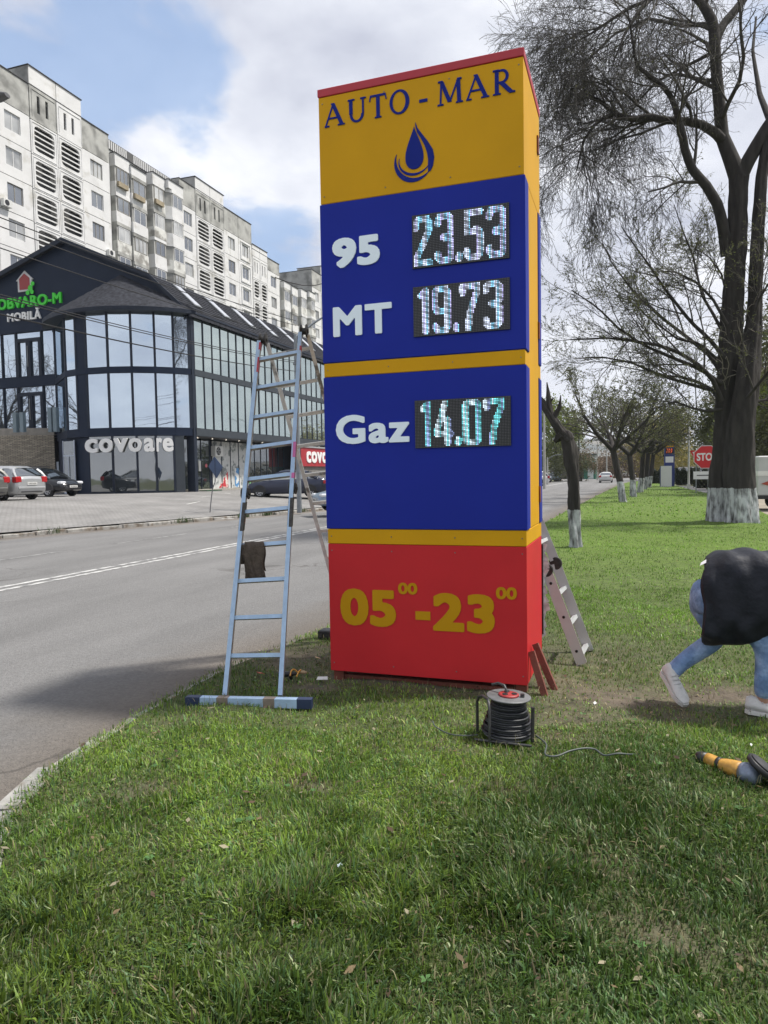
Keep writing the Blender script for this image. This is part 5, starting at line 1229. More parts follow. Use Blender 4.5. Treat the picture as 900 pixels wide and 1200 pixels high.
# ------------------------------------------------------------------ cars
TYRE = mat('tyre_rubber', (.015, .015, .016), .8, var=.2); RIM = mat('alloy_rim', (.42, .43, .45), .35, .5, var=.1); CGL = glass('car_glass', (.015, .018, .02), .35)
LAMPW = mat('headlamp_glass', (.6, .62, .65), .15, var=.05); LAMPR = mat('tail_lamp_red', (.35, .012, .015), .25, var=.05); PLT = mat('number_plate_white', (.6, .6, .58), .5, var=.02); INK = mat('plate_ink', (.02, .02, .025), .5)
def paint(name, col, metal=.3): return mat(name, col, .28, metal, var=.03, coat=.6)
def car(label, col, x, y, z, heading, kind='sedan', scale=1.0, front_plate=True, cat='car', group=None):
    """built along +x = forwards, then placed"""
    t = thing('parked_car', label, cat, (0, 0, 0), 0, group)
    Lc, Wc = (4.5, 1.76) if kind == 'sedan' else (4.15, 1.74); h = 1.46
    hl, hw = Lc/2, Wc/2
    # lower body: stations x, z_sill, z_belt(top), half width
    if kind == 'sedan': st = [(-hl, .48, .80, .62), (-hl+.06, .30, .93, .78), (-hl+.45, .24, 1.00, .85), (-1.35, .20, .98, hw), (-.5, .19, .95, hw), (.6, .19, .93, hw), (1.0, .20, .90, hw), (1.55, .24, .82, .85), (hl-.15, .28, .70, .76), (hl, .38, .58, .60)]
    else: st = [(-hl, .46, .86, .68), (-hl+.05, .28, .98, .80), (-hl+.35, .22, 1.0, .86), (-1.2, .20, .98, hw), (-.4, .19, .95, hw), (.55, .19, .93, hw), (.95, .20, .92, hw), (1.4, .24, .84, .85), (hl-.14, .28, .72, .76), (hl, .38, .58, .60)]
    rings = []
    for (X, zs, zb, w) in st:
        rings.append([(X, -w*.86, zs), (X, -w*.97, zs+.10), (X, -w, (zs+zb)/2), (X, -w*.975, zb-.10), (X, -w*.90, zb), (X, -w*.5, zb+.03), (X, 0, zb+.045), (X, w*.5, zb+.03), (X, w*.90, zb), (X, w*.975, zb-.10), (X, w, (zs+zb)/2), (X, w*.97, zs+.10), (X, w*.86, zs)])
    MB().use(col).loft(rings).build('body', t)
    if kind == 'sedan': cab = [(-1.72, 1.0, .70, 1.02), (-1.15, 1.0, .60, 1.38), (-.75, .98, .575, 1.45), (.05, .97, .575, 1.46), (.35, .96, .60, 1.40), (1.18, .91, .74, .93)]
    else: cab = [(-2.0, .99, .70, 1.04), (-1.72, .99, .62, 1.36), (-1.45, .98, .60, 1.45), (.0, .97, .59, 1.48), (.35, .96, .61, 1.42), (1.22, .92, .74, .95)]
    rings = []
    for (X, zb, w, zt) in cab: rings.append([(X, -hw*.91, zb-.02), (X, -w-.02, (zb+zt)/2+.06), (X, -w+.02, zt-.05), (X, -w*.6, zt-.008), (X, 0, zt), (X, w*.6, zt-.008), (X, w-.02, zt-.05), (X, w+.02, (zb+zt)/2+.06), (X, hw*.91, zb-.02)])
    MB().use(CGL).loft(rings, closed=False, cap=False).build('windows', t)
    rf = cab[1:-1]; rings = []
    for (X, zb, w, zt) in rf: rings.append([(X, -w-.012, zt-.11), (X, -w+.015, zt-.045), (X, -w*.6, zt+.004), (X, 0, zt+.012), (X, w*.6, zt+.004), (X, w-.015, zt-.045), (X, w+.012, zt-.11)])
    MB().use(col).loft(rings, closed=False, cap=False).build('roof', t)
    for sgn in (-1, 1):           # pillars
        mb = MB().use(col)
        for (xa, za, wa), (xb, zb_, wb), th in (((cab[0][0], cab[0][1]-.02, hw*.90), (cab[1][0], cab[1][3]-.06, cab[1][2]+.01), .07), ((cab[-1][0], cab[-1][3]-.03, cab[-1][2]+.03), (cab[-2][0], cab[-2][3]-.05, cab[-2][2]+.01), .035), ((-.28, .95, hw*.925), (-.34, 1.42, cab[2][2]+.02), .03), ((-1.22, .97, hw*.925), (-1.12, 1.36, cab[1][2]+.02), .035)):
            mb.tube([(xa, sgn*wa, za), ((xa+xb)/2, sgn*((wa+wb)/2+.03), (za+zb_)/2+.02), (xb, sgn*wb, zb_)], th, 4, smooth=False)
        mb.build('pillar', t)
        MB().use(col).box((.72, sgn*(hw-.02), .93), (.86, sgn*(hw+.16), 1.06), bev=.03).build('wing_mirror', t)
    wm = {}
    for sx in (-1.32 if kind == 'sedan' else -1.25, 1.36 if kind == 'sedan' else 1.26):
        for sgn in (-1, 1):
            M = Matrix.Translation((sx, sgn*(hw-.10), .31)) @ Matrix.Rotation(-sgn*pi/2, 4, 'X')
            if sgn not in wm:
                wm[sgn] = (MB().use(TYRE).lathe([(.20, -.10), (.29, -.10), (.315, -.07), (.315, .07), (.29, .10), (.20, .10)], 20).mesh('tyre'), None)
                mb = MB().use(RIM); mb.lathe([(.20, .095), (.205, .10), (.175, .085), (.17, .02)], 20)
                for k in range(7):
                    a = k*2*pi/7; mb.prism([(.03*cos(a-.6), .03*sin(a-.6)), (.18*cos(a-.13), .18*sin(a-.13)), (.18*cos(a+.13), .18*sin(a+.13)), (.03*cos(a+.6), .03*sin(a+.6))], 'z', .06+.001*k, .085)
                wm[sgn] = (wm[sgn][0], mb.mesh('rim'))
            w_ = bpy.data.objects.new('wheel', MB().use(BLK).lathe([(0, -.06), (.19, -.06), (.19, .0), (0, .01)], 16).mesh('wheel')); C.objects.link(w_); w_.parent = t; w_.matrix_basis = M
            for nm, me in (('tyre', wm[sgn][0]), ('rim', wm[sgn][1])): o = bpy.data.objects.new(nm, me); C.objects.link(o); o.parent = w_
            MB().use(BLK).prism([(sx+.37*cos(a), .31+.37*sin(a)) for a in [pi*k/10 for k in range(11)]], 'y', sgn*(hw-.15), sgn*(hw+.004)).build('wheel_arch', t)
        # lamps and plates
    for sgn in (-1, 1):
        a, b = (.40, .76)
        MB().use(LAMPW).box((hl-.30, sgn*a, .62), (hl-.075, sgn*b, .76), bev=.035).build('headlight', t)
        if kind == 'sedan': MB().use(LAMPR).box((-hl+.0, sgn*.48, .70), (-hl+.22, sgn*.83, .86), bev=.03).build('tail_light', t)
        else: MB().use(LAMPR).box((-hl-.005, sgn*.55, .74), (-hl+.20, sgn*.84, 1.0), bev=.03).build('tail_light', t)
    MB().use(BLK).box((hl-.08, -.55, .34), (hl+.01, .55, .46), bev=.02).build('grille', t)
    MB().use(BLK).box((-hl-.01, -.55, .33), (-hl+.06, .55, .37), bev=.01).build('rear_vent', t)
    for xs, nm in ((hl, 1), (-hl, -1)):
        z_ = .50 if nm == 1 else .70
        o = MB().use(PLT).box((xs, -.26, z_-.055), (xs+nm*.025, .26, z_+.055)).build('number_plate', t)
        mk = MB().use(INK)
        for k, w in enumerate((.035, .03, .035, .035, .03, .035)): y_ = -.2+k*.073; mk.box((xs+nm*.025, y_, z_-.03), (xs+nm*.029, y_+w, z_+.03))
        mk.build('plate_lettering', o, kind='stuff')
    MB().use(col).box((-hl-.02, -.72, .44), (-hl+.12, .72, .60), bev=.05).build('bumper', t); MB().use(BLK).box((-.02, -hw-.008, .76), (.14, -hw+.05, .79)).build('door_handle', t)
    if kind == 'wagon':
        for sgn in (-1, 1): MB().use(BLK).tube([(-1.4, sgn*.56, 1.48), (-1.3, sgn*.56, 1.53), (.0, sgn*.56, 1.54), (.1, sgn*.56, 1.49)], .018, 6).build('roof_rail', t)
    t.location = (x, y, z); t.rotation_euler = (0, 0, heading)
    if scale != 1: t.scale = (scale,)*3
    return t
def px_ground(x, y, z0=.6):
    for _ in range(5): p = on_z(x, y, z0); z0 = lot_z(p.x, p.y)
    return p
SIL = paint('silver_paint', (.42, .43, .44), .4); BLKP = paint('black_paint', (.008, .009, .012), .2); NVP = paint('navy_paint', (.010, .015, .04), .3); GRYP = paint('grey_paint', (.16, .16, .15), .4); LBL = paint('pale_blue_paint', (.18, .24, .32), .3); WHP = paint('white_paint', (.55, .55, .55), .0)
# rows by the shop
p = px_ground(52, 585); car('silver hatchback parked tail outwards beside the black car, left of the shop door', SIL, p.x-2.05+.05, p.y-.72, lot_z(p.x-2, p.y), pi, 'hatch')
p = px_ground(93, 582); car('black estate car parked nose outwards, right of the silver hatchback', BLKP, p.x-3.1, p.y+.75, lot_z(p.x-2, p.y), 0, 'wagon')
p = px_ground(9, 588); car('dark grey hatchback cut off by the left edge of the photo', GRYP, p.x-2.0, p.y-.75, lot_z(p.x-2, p.y), pi, 'hatch')
p = on_z(335, 583, .42); car('navy sedan parked side on, seen through the blue filmed ladder', NVP, p.x-.3, p.y+.85, .42, pi+radians(17), 'sedan', 1.05)
p = on_z(376, 574, .42); car('silver estate car behind the navy sedan, just left of the totem', SIL, p.x, p.y+1.0, .42, pi+radians(20), 'wagon')
p = px_ground(389, 601); car('pale blue car nearest the totem, mostly hidden behind it', LBL, p.x+1.2, p.y+.5, .12, pi+radians(40), 'hatch')
# cars far down the road
car('white car driving away in the right lane, far down the road', WHP, -3.0, 104, ROAD_Z, pi/2, 'hatch')
p = on_z(659, 560, 0); car('black car parked at the far left kerb, right of the totem', BLKP, -12.2, 108, 0, -radians(70), 'wagon', 1.1)
car('silver blue car parked beyond the black car at the far left kerb', LBL, -11.6, 122, 0, -radians(80), 'hatch')
car('dark car behind the hedge beside the far petrol price sign', BLKP, 6.6, 84, .35, radians(20), 'wagon', 1.0)
# truck at the right, behind the big tree
tk = thing('parked_truck', 'pale box van with a grey stripe at the right edge, behind the double tree trunk', 'van', (6.6, 31, 0))
MB().use(mat('van_white', (.50, .51, .51), .5, var=.12, scale=2, col2=(.22, .24, .26), c2scale=1.2, c2lo=.56, c2hi=.66)).box((4.62, 30, .55), (9.4, 32.1, 2.05), bev=.04).build('body', tk)
MB().use(mat('van_band', (.75, .75, .73), .4, var=.05)).box((4.60, 29.985, 1.30), (9.42, 32.11, 1.48)).build('side_band', tk)
MB().use(mat('van_graphic_blue', (.06, .14, .35), .5)).box((5.05, 29.97, .78), (5.7, 29.998, 1.0)).build('side_graphic', tk); MB().use(mat('van_graphic_red', (.35, .06, .03), .5)).prism([(4.72, 1.0), (5.0, 1.12), (5.25, 1.02), (5.0, .92)], 'y', 29.97, 29.998).build('side_graphic', tk)
MB().use(BLK).box((4.60, 29.98, .42), (9.42, 32.12, .548)).build('bumper', tk)
for x in (5.5, 8.6):
    for y in (30.15, 31.9): MB().use(TYRE).lathe([(0, -.1), (.3, -.1), (.34, -.06), (.34, .06), (.3, .1), (0, .1)], 20, Matrix.Translation((x, y, .30)) @ Matrix.Rotation(pi/2, 4, 'X')).build('wheel', tk)

# ------------------------------------------------------------------ poles, lamps and wires
POLE = mat('galvanised_pole', (.22, .24, .26), .5, .4, var=.15, scale=5)
def lamp_post(x, y, h, label, arms, base=0, r=.10, group='street lamps'):
    t = thing('street_lamp', label, 'street lamp', (x, y, base), group=group)
    MB().use(POLE).tube([(x, y, base-.1), (x, y, base+h*.5), (x, y, base+h)], [r, r*.85, r*.65], 12).build('pole', t)
    for dx_, dy_, l in arms:
        pts = [(x, y, base+h-.15)]+[(x+dx_*l*k/6, y+dy_*l*k/6, base+h-.15+1.15*sin(k/6*pi/2)) for k in range(1, 7)]
        a = MB().use(POLE).tube(pts, .035, 6).build('arm', t)
        e = Vector(pts[-1]); d = Vector((dx_, dy_, .05)).normalized()
        M = Matrix.Translation(e) @ d.to_track_quat('X', 'Z').to_matrix().to_4x4()
        MB().use(mat('lamp_housing', (.12, .12, .13), .5)).loft([[(X, w*cos(q), zc+hh*sin(q)) for q in [2*pi*i/10 for i in range(10)]] for X, w, zc, hh in ((-.1, .05, 0, .04), (.1, .13, 0, .08), (.45, .15, 0, .08), (.68, .08, -.01, .04))], M=M).build('lamp_head', t)
    return t
lp = on_x(346, 392, -13.55)
t = lamp_post(lp.x, lp.y, lp.z-.1, 'tall grey lamp post with two curved arms, behind the filmed ladder', ((.95, .3, 2.3), (.8, .6, 2.0)), .1, .11)
mb = MB().use(POLE)
mb.lathe([(.115, 0), (.13, .02), (.13, .08), (.115, .1)], 12, Matrix.Translation((lp.x, lp.y, lp.z-2.1))); mb.build('pole_clamp', t); mb = MB().use(POLE); mb.lathe([(.115, 0), (.13, .02), (.13, .08), (.115, .1)], 12, Matrix.Translation((lp.x, lp.y, lp.z-1.3))); mb.build('pole_clamp', t)
q = on_x(-6, 118, -11.2)
lamp_post(-13.6, q.y-.2, q.z-1.0, 'dark lamp head poking in at the left edge above the apartment roof', ((.98, .12, 1.95),), .1, .11)
WIRE = mat('black_wire', (.01, .01, .012), .6)
wspec = [((84, 281), -13.0, 0), ((44, 300), -13.1, 0), ((124, 305), -13.0, .1), ((73, 360), -13.0, 0), ((73, 363), -12.9, 0), ((73, 381), -13.0, 0), ((182, 405), -13.1, 0)]
wlab = ['topmost thin overhead wire crossing the left apartment block', 'overhead wire crossing low over the left apartment windows', 'overhead wire crossing the peak of the shop gable', 'upper wire of the pair crossing the top row of bay glass', 'lower wire of the pair crossing the top row of bay glass', 'overhead wire crossing the green shop name', 'overhead wire crossing the middle of the upper bay panes']
for ((x, y), X, dz), lab in zip(wspec, wlab):
    c = on_x(x, y, X); pts = []
    for k in range(25):
        yy_ = -6+k*(lp.y+6)/24; s_ = (yy_-c.y); sag_ = .0022*(yy_-9)**2-.0022*(c.y-9)**2; pts.append((X-(.5*k/24), yy_, c.z+sag_))
    tag(MB().use(WIRE).tube(pts, .013, 5).build('overhead_wire'), lab, 'wire', 'overhead wires beside the road')
c0, c1 = on_x(322, 325, -13.3), on_x(380, 319, -12.2)
tag(MB().use(WIRE).tube([c0+(c1-c0)*k/6*1.6-Vector((0, 0, .5*sin(pi*k/6))) for k in range(7)], .02, 5).build('overhead_wire'), 'thin wire against the sky between the lamp post arms and the totem', 'wire', 'overhead wires beside the road')
# blue diamond sign on a bent post
sg = px_ground(246, 603, .1); st_ = thing('road_sign', 'blue diamond sign on a thin bent post standing on the pavers', 'road sign', sg)
D = (sg-Vector((0, 0, EYE))).length
tp = on_y(252, 565, sg.y); ctr = on_y(252.5, 548, sg.y)
MB().use(mat('post_grey', (.16, .16, .17), .6)).tube([sg, on_y(247, 590, sg.y), on_y(249, 573, sg.y), tp, ctr+Vector((0, .03, 0))], .022, 6).build('post', st_)
MB().use(BLK).box((sg.x-.22, sg.y-.22, sg.z), (sg.x+.22, sg.y+.22, sg.z+.04), bev=.01).build('base', st_)
dd = [(-.32, .05), (.06, -.44), (.36, .02), (-.02, .46)]
Mr = Matrix.Translation(ctr)
MB().use(mat('sign_blue_grey', (.045, .075, .15), .5, var=.1)).prism(dd, 'y', -.03, -.012, Mr).build('plate', st_)
MB().use(mat('sign_fold', (.025, .045, .09), .5)).prism([(-.02, -.36), (.04, -.36), (.02, .40), (-.03, .40)], 'y', -.036, -.0305, Mr).build('crease', st_)

# ------------------------------------------------------------------ far roadside
stop = thing('stop_sign', 'red octagonal STOP sign half behind the double tree trunk', 'road sign', (5.0, 50, 0))
c = on_y(827.5, 535.5, 50); rr_ = .80
MB().use(mat('stop_white', (.6, .6, .6), .5)).prism([(c.x+rr_*cos(pi/8+k*pi/4), c.z+rr_*sin(pi/8+k*pi/4)) for k in range(8)], 'y', 49.97, 50.0).build('plate_rim', stop)
MB().use(mat('stop_red', (.55, .015, .02), .5, var=.05)).prism([(c.x+(rr_-.05)*cos(pi/8+k*pi/4), c.z+(rr_-.05)*sin(pi/8+k*pi/4)) for k in range(8)], 'y', 49.955, 49.969).build('plate', stop)
letters('lettering', 'STOP', c.x-.56, c.x+.62, c.z-.24, c.z+.26, 49.955, SW, stop, .03, .01)
MB().use(SW).box((c.x-.75, 49.96, c.z-1.42), (c.x+.75, 50.0, c.z-.92)).build('arrow_plate', stop)
MB().use(INK).prism([(c.x-.55, c.z-1.2), (c.x+.35, c.z-1.2), (c.x+.35, c.z-1.26), (c.x+.6, c.z-1.17), (c.x+.35, c.z-1.08), (c.x+.35, c.z-1.14), (c.x-.55, c.z-1.14)], 'y', 49.95, 49.959).build('arrow', stop)
MB().use(POLE).tube([(c.x+.15, 50.06, -.1), (c.x+.15, 50.06, c.z+.6)], .05, 8).build('post', stop)
c2 = on_y(816, 534, 52); gw = thing('give_way_sign', 'small red and white triangular sign left of the STOP sign', 'road sign', (c2.x, 52, 0))
MB().use(mat('stop_red', (.55, .015, .02), .5)).prism([(c2.x-.42, c2.z+.35), (c2.x+.42, c2.z+.35), (c2.x, c2.z-.42)], 'y', 51.97, 52.0).build('plate_rim', gw)
MB().use(SW).prism([(c2.x-.25, c2.z+.25), (c2.x+.25, c2.z+.25), (c2.x, c2.z-.2)], 'y', 51.955, 51.969).build('plate', gw); MB().use(POLE).tube([(c2.x+.0, 52.06, -.1), (c2.x, 52.06, c2.z+.3)], .035, 8).build('post', gw)
p = on_z(807, 572); t = thing('utility_pole', 'slim white pole standing in the grass between far price sign and STOP sign', 'pole', (p.x, p.y, 0)); MB().use(mat('white_pole', (.55, .55, .54), .5, var=.1)).tube([(p.x, p.y, -.1), (p.x, p.y, 8.2)], [.09, .05], 8).build('shaft', t); MB().use(mat('white_pole', (.55, .55, .54), .5)).box((p.x-.14, p.y-.14, -.05), (p.x+.14, p.y+.14, .35)).build('foot', t)
# far petrol station price sign
fp = on_z(784, 570); fz = lambda y_: on_y(784, y_, fp.y).z; x0 = on_y(778.5, 540, fp.y).x; x1 = on_y(790.5, 540, fp.y).x
ft = thing('price_sign', 'slim yellow and blue petrol price sign with a white box, far down the grass strip', 'price sign', (fp.x, fp.y, 0))
FB = mat('far_sign_blue', (.03, .05, .20), .5)
MB().use(FB).box((x0, fp.y, 0), (x1, fp.y+.5, fz(516))).build('body', ft)
MB().use(YEL).box((x0+.04, fp.y-.03, fz(524)), (x1-.04, fp.y-.001, fz(517))).build('header', ft); MB().use(FB).prism([(784 and (x0+x1)/2+.2*cos(k*.785), fz(520.5)+.16*sin(k*.785)) for k in range(8)], 'y', fp.y-.04, fp.y-.031).build('emblem', ft)
MB().use(mat('dark_display', (.02, .01, .01), .5)).box((x0+.1, fp.y-.02, fz(531.5)), (x1-.1, fp.y-.001, fz(525.5))).build('display', ft)
LR = mat('red_digits', (.5, .1, .05), .5, emit=(1, .15, .05), estr=.5)
for k in range(2): letters('price_digits', ('19.7', '23.5')[k], x0+.2, x1-.2, fz(530.8-k*2.9), fz(528.6-k*2.9), fp.y-.02, LR, ft, .02, .01)
MB().use(SW).box((x0+.1, fp.y-.02, fz(542)), (x1-.1, fp.y-.001, fz(535))).build('white_panel', ft)
MB().use(SW).box((x0-.35, fp.y-1.1, 0), (x1-.3, fp.y-.4, fz(546))).build('cabinet', ft); MB().use(FB).box((x0-.40, fp.y-1.0, 0), (x0-.351, fp.y-.4, fz(546))).build('cabinet_side', ft)
# green kiosk and beige building, far left kerb
ky = 150
def kz(yp): return on_y(690, yp, ky).z
k0, k1 = on_y(684, 545, ky).x, on_y(698, 545, ky).x
ks = thing('kiosk', 'small green and white kiosk building far down the road', 'kiosk', ((k0+k1)/2, ky, 0))
MB().use(mat('kiosk_green', (.02, .14, .09), .6)).box((k0, ky, -.1), (k1, ky+4, kz(544))).build('ground_floor', ks); MB().use(mat('kiosk_white', (.42, .46, .46), .6, var=.1, scale=3, col2=(.06, .2, .16), c2scale=.8, c2lo=.5, c2hi=.55)).box((k0+.1, ky+.1, kz(543.9)), (k1, ky+4, kz(533.5))).build('sign_storey', ks)
MB().use(mat('kiosk_roof', (.05, .07, .09), .6)).box((k0-.2, ky-.2, kz(533.4)), (k1+.2, ky+4.2, kz(532))).build('roof', ks); MB().use(mat('kiosk_door', (.5, .55, .54), .6)).box((k0+.8, ky-.06, 0), (k0+1.9, ky-.001, kz(548.5))).build('door', ks)
b0_, b1b = on_y(699, 545, 190).x, on_y(713.5, 545, 190).x
bb = thing('warehouse', 'plain beige building behind the white car, far down the road', 'building', (b0_, 190, 0)); MB().use(mat('beige_wall', (.30, .22, .16), .9, var=.1)).box((b0_, 190, -.1), (b1b+1.5, 204, on_y(705, 536, 190).z)).build('wall', bb); MB().use(ROOFD).box((b0_-.2, 189.8, on_y(705, 536, 190).z), (b1b+1.7, 204.2, on_y(705, 535.6, 190).z)).build('roof', bb)
rb0, rb1 = on_y(640, 540, 150).x, on_y(683, 540, 150).x
gb = thing('low_building', 'dim low dark building behind the crooked tree, far left kerb', 'building', (rb0, 152, 0)); MB().use(mat('dim_wall', (.10, .09, .08), .9, var=.25, scale=.5)).box((rb0, 158, -.1), (rb1, 168, on_y(660, 535, 158).z)).build('wall', gb); MB().use(ROOFD).box((rb0-.3, 157.7, on_y(660, 535, 158).z), (rb1+.3, 168.3, on_y(660, 534, 158).z)).build('roof', gb)
plab = ['pale concrete pole right of the totem, before the green willow', 'thin dark pole above the kiosk roof', 'pale pole right of the green kiosk', 'pale pole above the beige building', 'pale pole just above the white car', 'short pale pole left of the totem-side willow']
for k, (px_, py_, top, Y_, m) in enumerate(((638, 562, 478, 70, SW), (678.5, 556, 507, 120, INK), (700, 556, 521, 130, SW), (711, 556, 524, 140, SW), (722.5, 556, 531, 150, SW), (641.5, 560, 536, 95, SW))):
    a, b = on_y(px_, py_, Y_), on_y(px_, top, Y_); t = thing('utility_pole', plab[k], 'pole', (a.x, Y_, 0), group='poles along the far left kerb')
    MB().use(m if m is INK else mat('concrete_pole', (.38, .38, .36), .8, var=.1)).tube([(a.x, Y_, -.1), (a.x, Y_, b.z)], [.14, .09], 8).build('shaft', t)
    MB().use(POLE).tube([(a.x, Y_, b.z-.2), (a.x+.9, Y_, b.z+.25), (a.x+1.8, Y_, b.z+.35)], .04, 5).build('arm', t)
# low wall / white van beside the totem's right edge
p = on_y(637, 556, 80); wv = car('white van end showing just right of the totem at the far kerb', WHP, p.x-1.9, 80, 0, radians(200), 'wagon', 1.15, cat='van')

# ------------------------------------------------------------------ hills
V = []; F_ = []; rr2 = np.random.default_rng(4); nA = 120; prof = []
for i in range(nA+1):
    az = radians(-62+124*i/nA); hgt_ = 62+14*math.sin(az*5+1)+8*math.sin(az*13)+5*math.sin(az*29); 
    for j, (d, k) in enumerate(((1500, -.03), (1800, .45), (2150, .85), (2500, 1.0), (3300, .9))):
        V.append((-math.sin(az)*d, math.cos(az)*d, hgt_*k*(1+.04*math.sin(i*1.7+j*2))*1.28))
for i in range(nA):
    for j in range(4): a = i*5+j; F_.append((a, a+1, a+6, a+5))
np_mesh('hills', np.array(V), np.array(F_), [mat('hill_scrub', (.045, .055, .035), .95, var=.5, scale=.012, col2=(.12, .10, .06), c2scale=.006, c2lo=.5, c2hi=.6)], kind='structure', smooth=True)

# ------------------------------------------------------------------ trees
BARK = mat('dark_bark', (.034, .030, .028), .95, var=.5, scale=7, bump=1.0, bscale=26, stretch=(1, 1, .25))
TWIG = mat('twig_bark', (.055, .050, .045), .9, var=.3, scale=4)
TWIGL = mat('pale_twig', (.20, .18, .15), .9, var=.2)
def whitewash(name, h, base=(.034, .030, .028)):
    m = mat(name, base, .95, var=.5, scale=7, bump=1.0, bscale=26, stretch=(1, 1, .25)); nt = m.node_tree; N = nt.nodes.new; L = nt.links.new
    b = nt.nodes['Principled BSDF']; src = b.inputs['Base Color'].links[0].from_socket
    geo = N('ShaderNodeNewGeometry'); sp = N('ShaderNodeSeparateXYZ'); L(geo.outputs['Position'], sp.inputs[0])
    nz = N('ShaderNodeTexNoise'); nz.inputs['Scale'].default_value = 9; nz.inputs['Detail'].default_value = 5
    mp = N('ShaderNodeMapping'); mp.inputs['Scale'].default_value = (1, 1, .35); L(geo.outputs['Position'], mp.inputs[0]); L(mp.outputs[0], nz.inputs[0])
    ed = N('ShaderNodeMath'); ed.operation = 'MULTIPLY_ADD'; L(nz.outputs[0], ed.inputs[0]); ed.inputs[1].default_value = .10; ed.inputs[2].default_value = h-.05
    lt = N('ShaderNodeMath'); lt.operation = 'LESS_THAN'; L(sp.outputs[2], lt.inputs[0]); L(ed.outputs[0], lt.inputs[1])
    pr = N('ShaderNodeMapRange'); pr.inputs[1].default_value = .30; pr.inputs[2].default_value = .62; L(nz.outputs[0], pr.inputs[0])
    ml = N('ShaderNodeMath'); ml.operation = 'MULTIPLY'; L(lt.outputs[0], ml.inputs[0]); L(pr.outputs[0], ml.inputs[1])
    mx = N('ShaderNodeMix'); mx.data_type = 'RGBA'; L(ml.outputs[0], mx.inputs['Factor']); L(src, mx.inputs['A']); mx.inputs['B'].default_value = (.50, .52, .54, 1); L(mx.outputs['Result'], b.inputs['Base Color'])
    return m
WW = whitewash('whitewashed_bark', 1.02)
def np_tubes(P, Rr, n=3):
    """P (N,K,3), Rr (N,K) -> verts, quads"""
    N_, K = P.shape[:2]; T_ = np.gradient(P, axis=1); T_ /= np.linalg.norm(T_, axis=2, keepdims=True)+1e-9
    ref = np.tile(np.array([.31, .52, .80]), (N_, K, 1)); U = np.cross(T_, ref); U /= np.linalg.norm(U, axis=2, keepdims=True)+1e-9; Wv = np.cross(T_, U)
    a = np.arange(n)*2*pi/n; V = P[:, :, None, :]+(U[:, :, None, :]*np.cos(a)[None, None, :, None]+Wv[:, :, None, :]*np.sin(a)[None, None, :, None])*Rr[:, :, None, None]
    idx = np.arange(N_*K*n).reshape(N_, K, n); j2 = (np.arange(n)+1) % n
    F4 = np.stack([idx[:, :-1, :], idx[:, :-1, j2], idx[:, 1:, j2], idx[:, 1:, :]], -1).reshape(-1, 4)
    return V.reshape(-1, 3), F4
def resample(pts, K):
    pts = np.array(pts, float); d = np.r_[0, np.cumsum(np.linalg.norm(np.diff(pts, axis=0), axis=1))]; t = np.linspace(0, d[-1], K)
    return np.stack([np.interp(t, d, pts[:, i]) for i in range(3)], 1)
def grow(P, Rr, nch, L, K, ang, jit, grav, rscale, g, tmin=.15, lt=.6, up=0, fwd=None):
    """children of every branch: returns (N*nch,K,3),(N*nch,K)"""
    N_, Kp = P.shape[:2]; t = tmin+(1-tmin)*(np.arange(nch)[None, :]+g.random((N_, nch)))/nch
    f = t*(Kp-1); i0 = np.minimum(f.astype(int), Kp-2); fr = (f-i0)[..., None]; n_ = np.arange(N_)[:, None]
    p0 = P[n_, i0]*(1-fr)+P[n_, i0+1]*fr; tg = P[n_, i0+1]-P[n_, i0]; tg /= np.linalg.norm(tg, axis=2, keepdims=True)+1e-9
    r0 = Rr[n_, i0]*(1-fr[..., 0])+Rr[n_, i0+1]*fr[..., 0]
    rv = g.normal(size=p0.shape); rv -= tg*(rv*tg).sum(2, keepdims=True); rv /= np.linalg.norm(rv, axis=2, keepdims=True)+1e-9
    a = np.radians(ang+g.normal(0, 12, t.shape))[..., None]; d = tg*np.cos(a)+rv*np.sin(a); d[..., 2] += up
    if fwd is not None: d += np.array(fwd)
    d /= np.linalg.norm(d, axis=2, keepdims=True)
    M_ = N_*nch; d = d.reshape(M_, 3); p0 = p0.reshape(M_, 3); r0 = r0.reshape(M_); t = t.reshape(M_)
    Lb = L*(1-lt*(t-tmin)/(1-tmin))*(.6+.8*g.random(M_)); out = np.zeros((M_, K, 3)); out[:, 0] = p0; st = (Lb/(K-1))[:, None]
    for k in range(1, K):
        d = d+g.normal(0, jit, d.shape); d[:, 2] += grav*k/(K-1)*2; d /= np.linalg.norm(d, axis=1, keepdims=True); out[:, k] = out[:, k-1]+d*st
    r1 = np.minimum(r0*rscale, r0*.9); Ro = r1[:, None]*np.linspace(1, .35, K)[None]
    return out, Ro
def buds(P, n, size, g, spread=.02):
    N_, K = P.shape[:2]; i = g.integers(0, N_, n); f = g.random(n)*(K-1.001); k = f.astype(int); fr = (f-k)[:, None]
    c = P[i, k]*(1-fr)+P[i, k+1]*fr+g.normal(0, spread, (n, 3)); u = g.normal(size=(n, 3)); u /= np.linalg.norm(u, axis=1, keepdims=True); v = np.cross(u, g.normal(size=(n, 3))); v /= np.linalg.norm(v, axis=1, keepdims=True)
    s_ = size*(.6+.8*g.random(n))[:, None]; V = np.stack([c-u*s_, c+v*s_*.45, c+u*s_, c-v*s_*.45], 1).reshape(-1, 3); return V, np.arange(n*4).reshape(n, 4)
def mains_to_np(lst, K=10):
    P = np.stack([resample(p, K) for p, r in lst]); Rr = np.stack([np.interp(np.linspace(0, 1, K), np.linspace(0, 1, len(r)), r) for p, r in lst]); return P, Rr
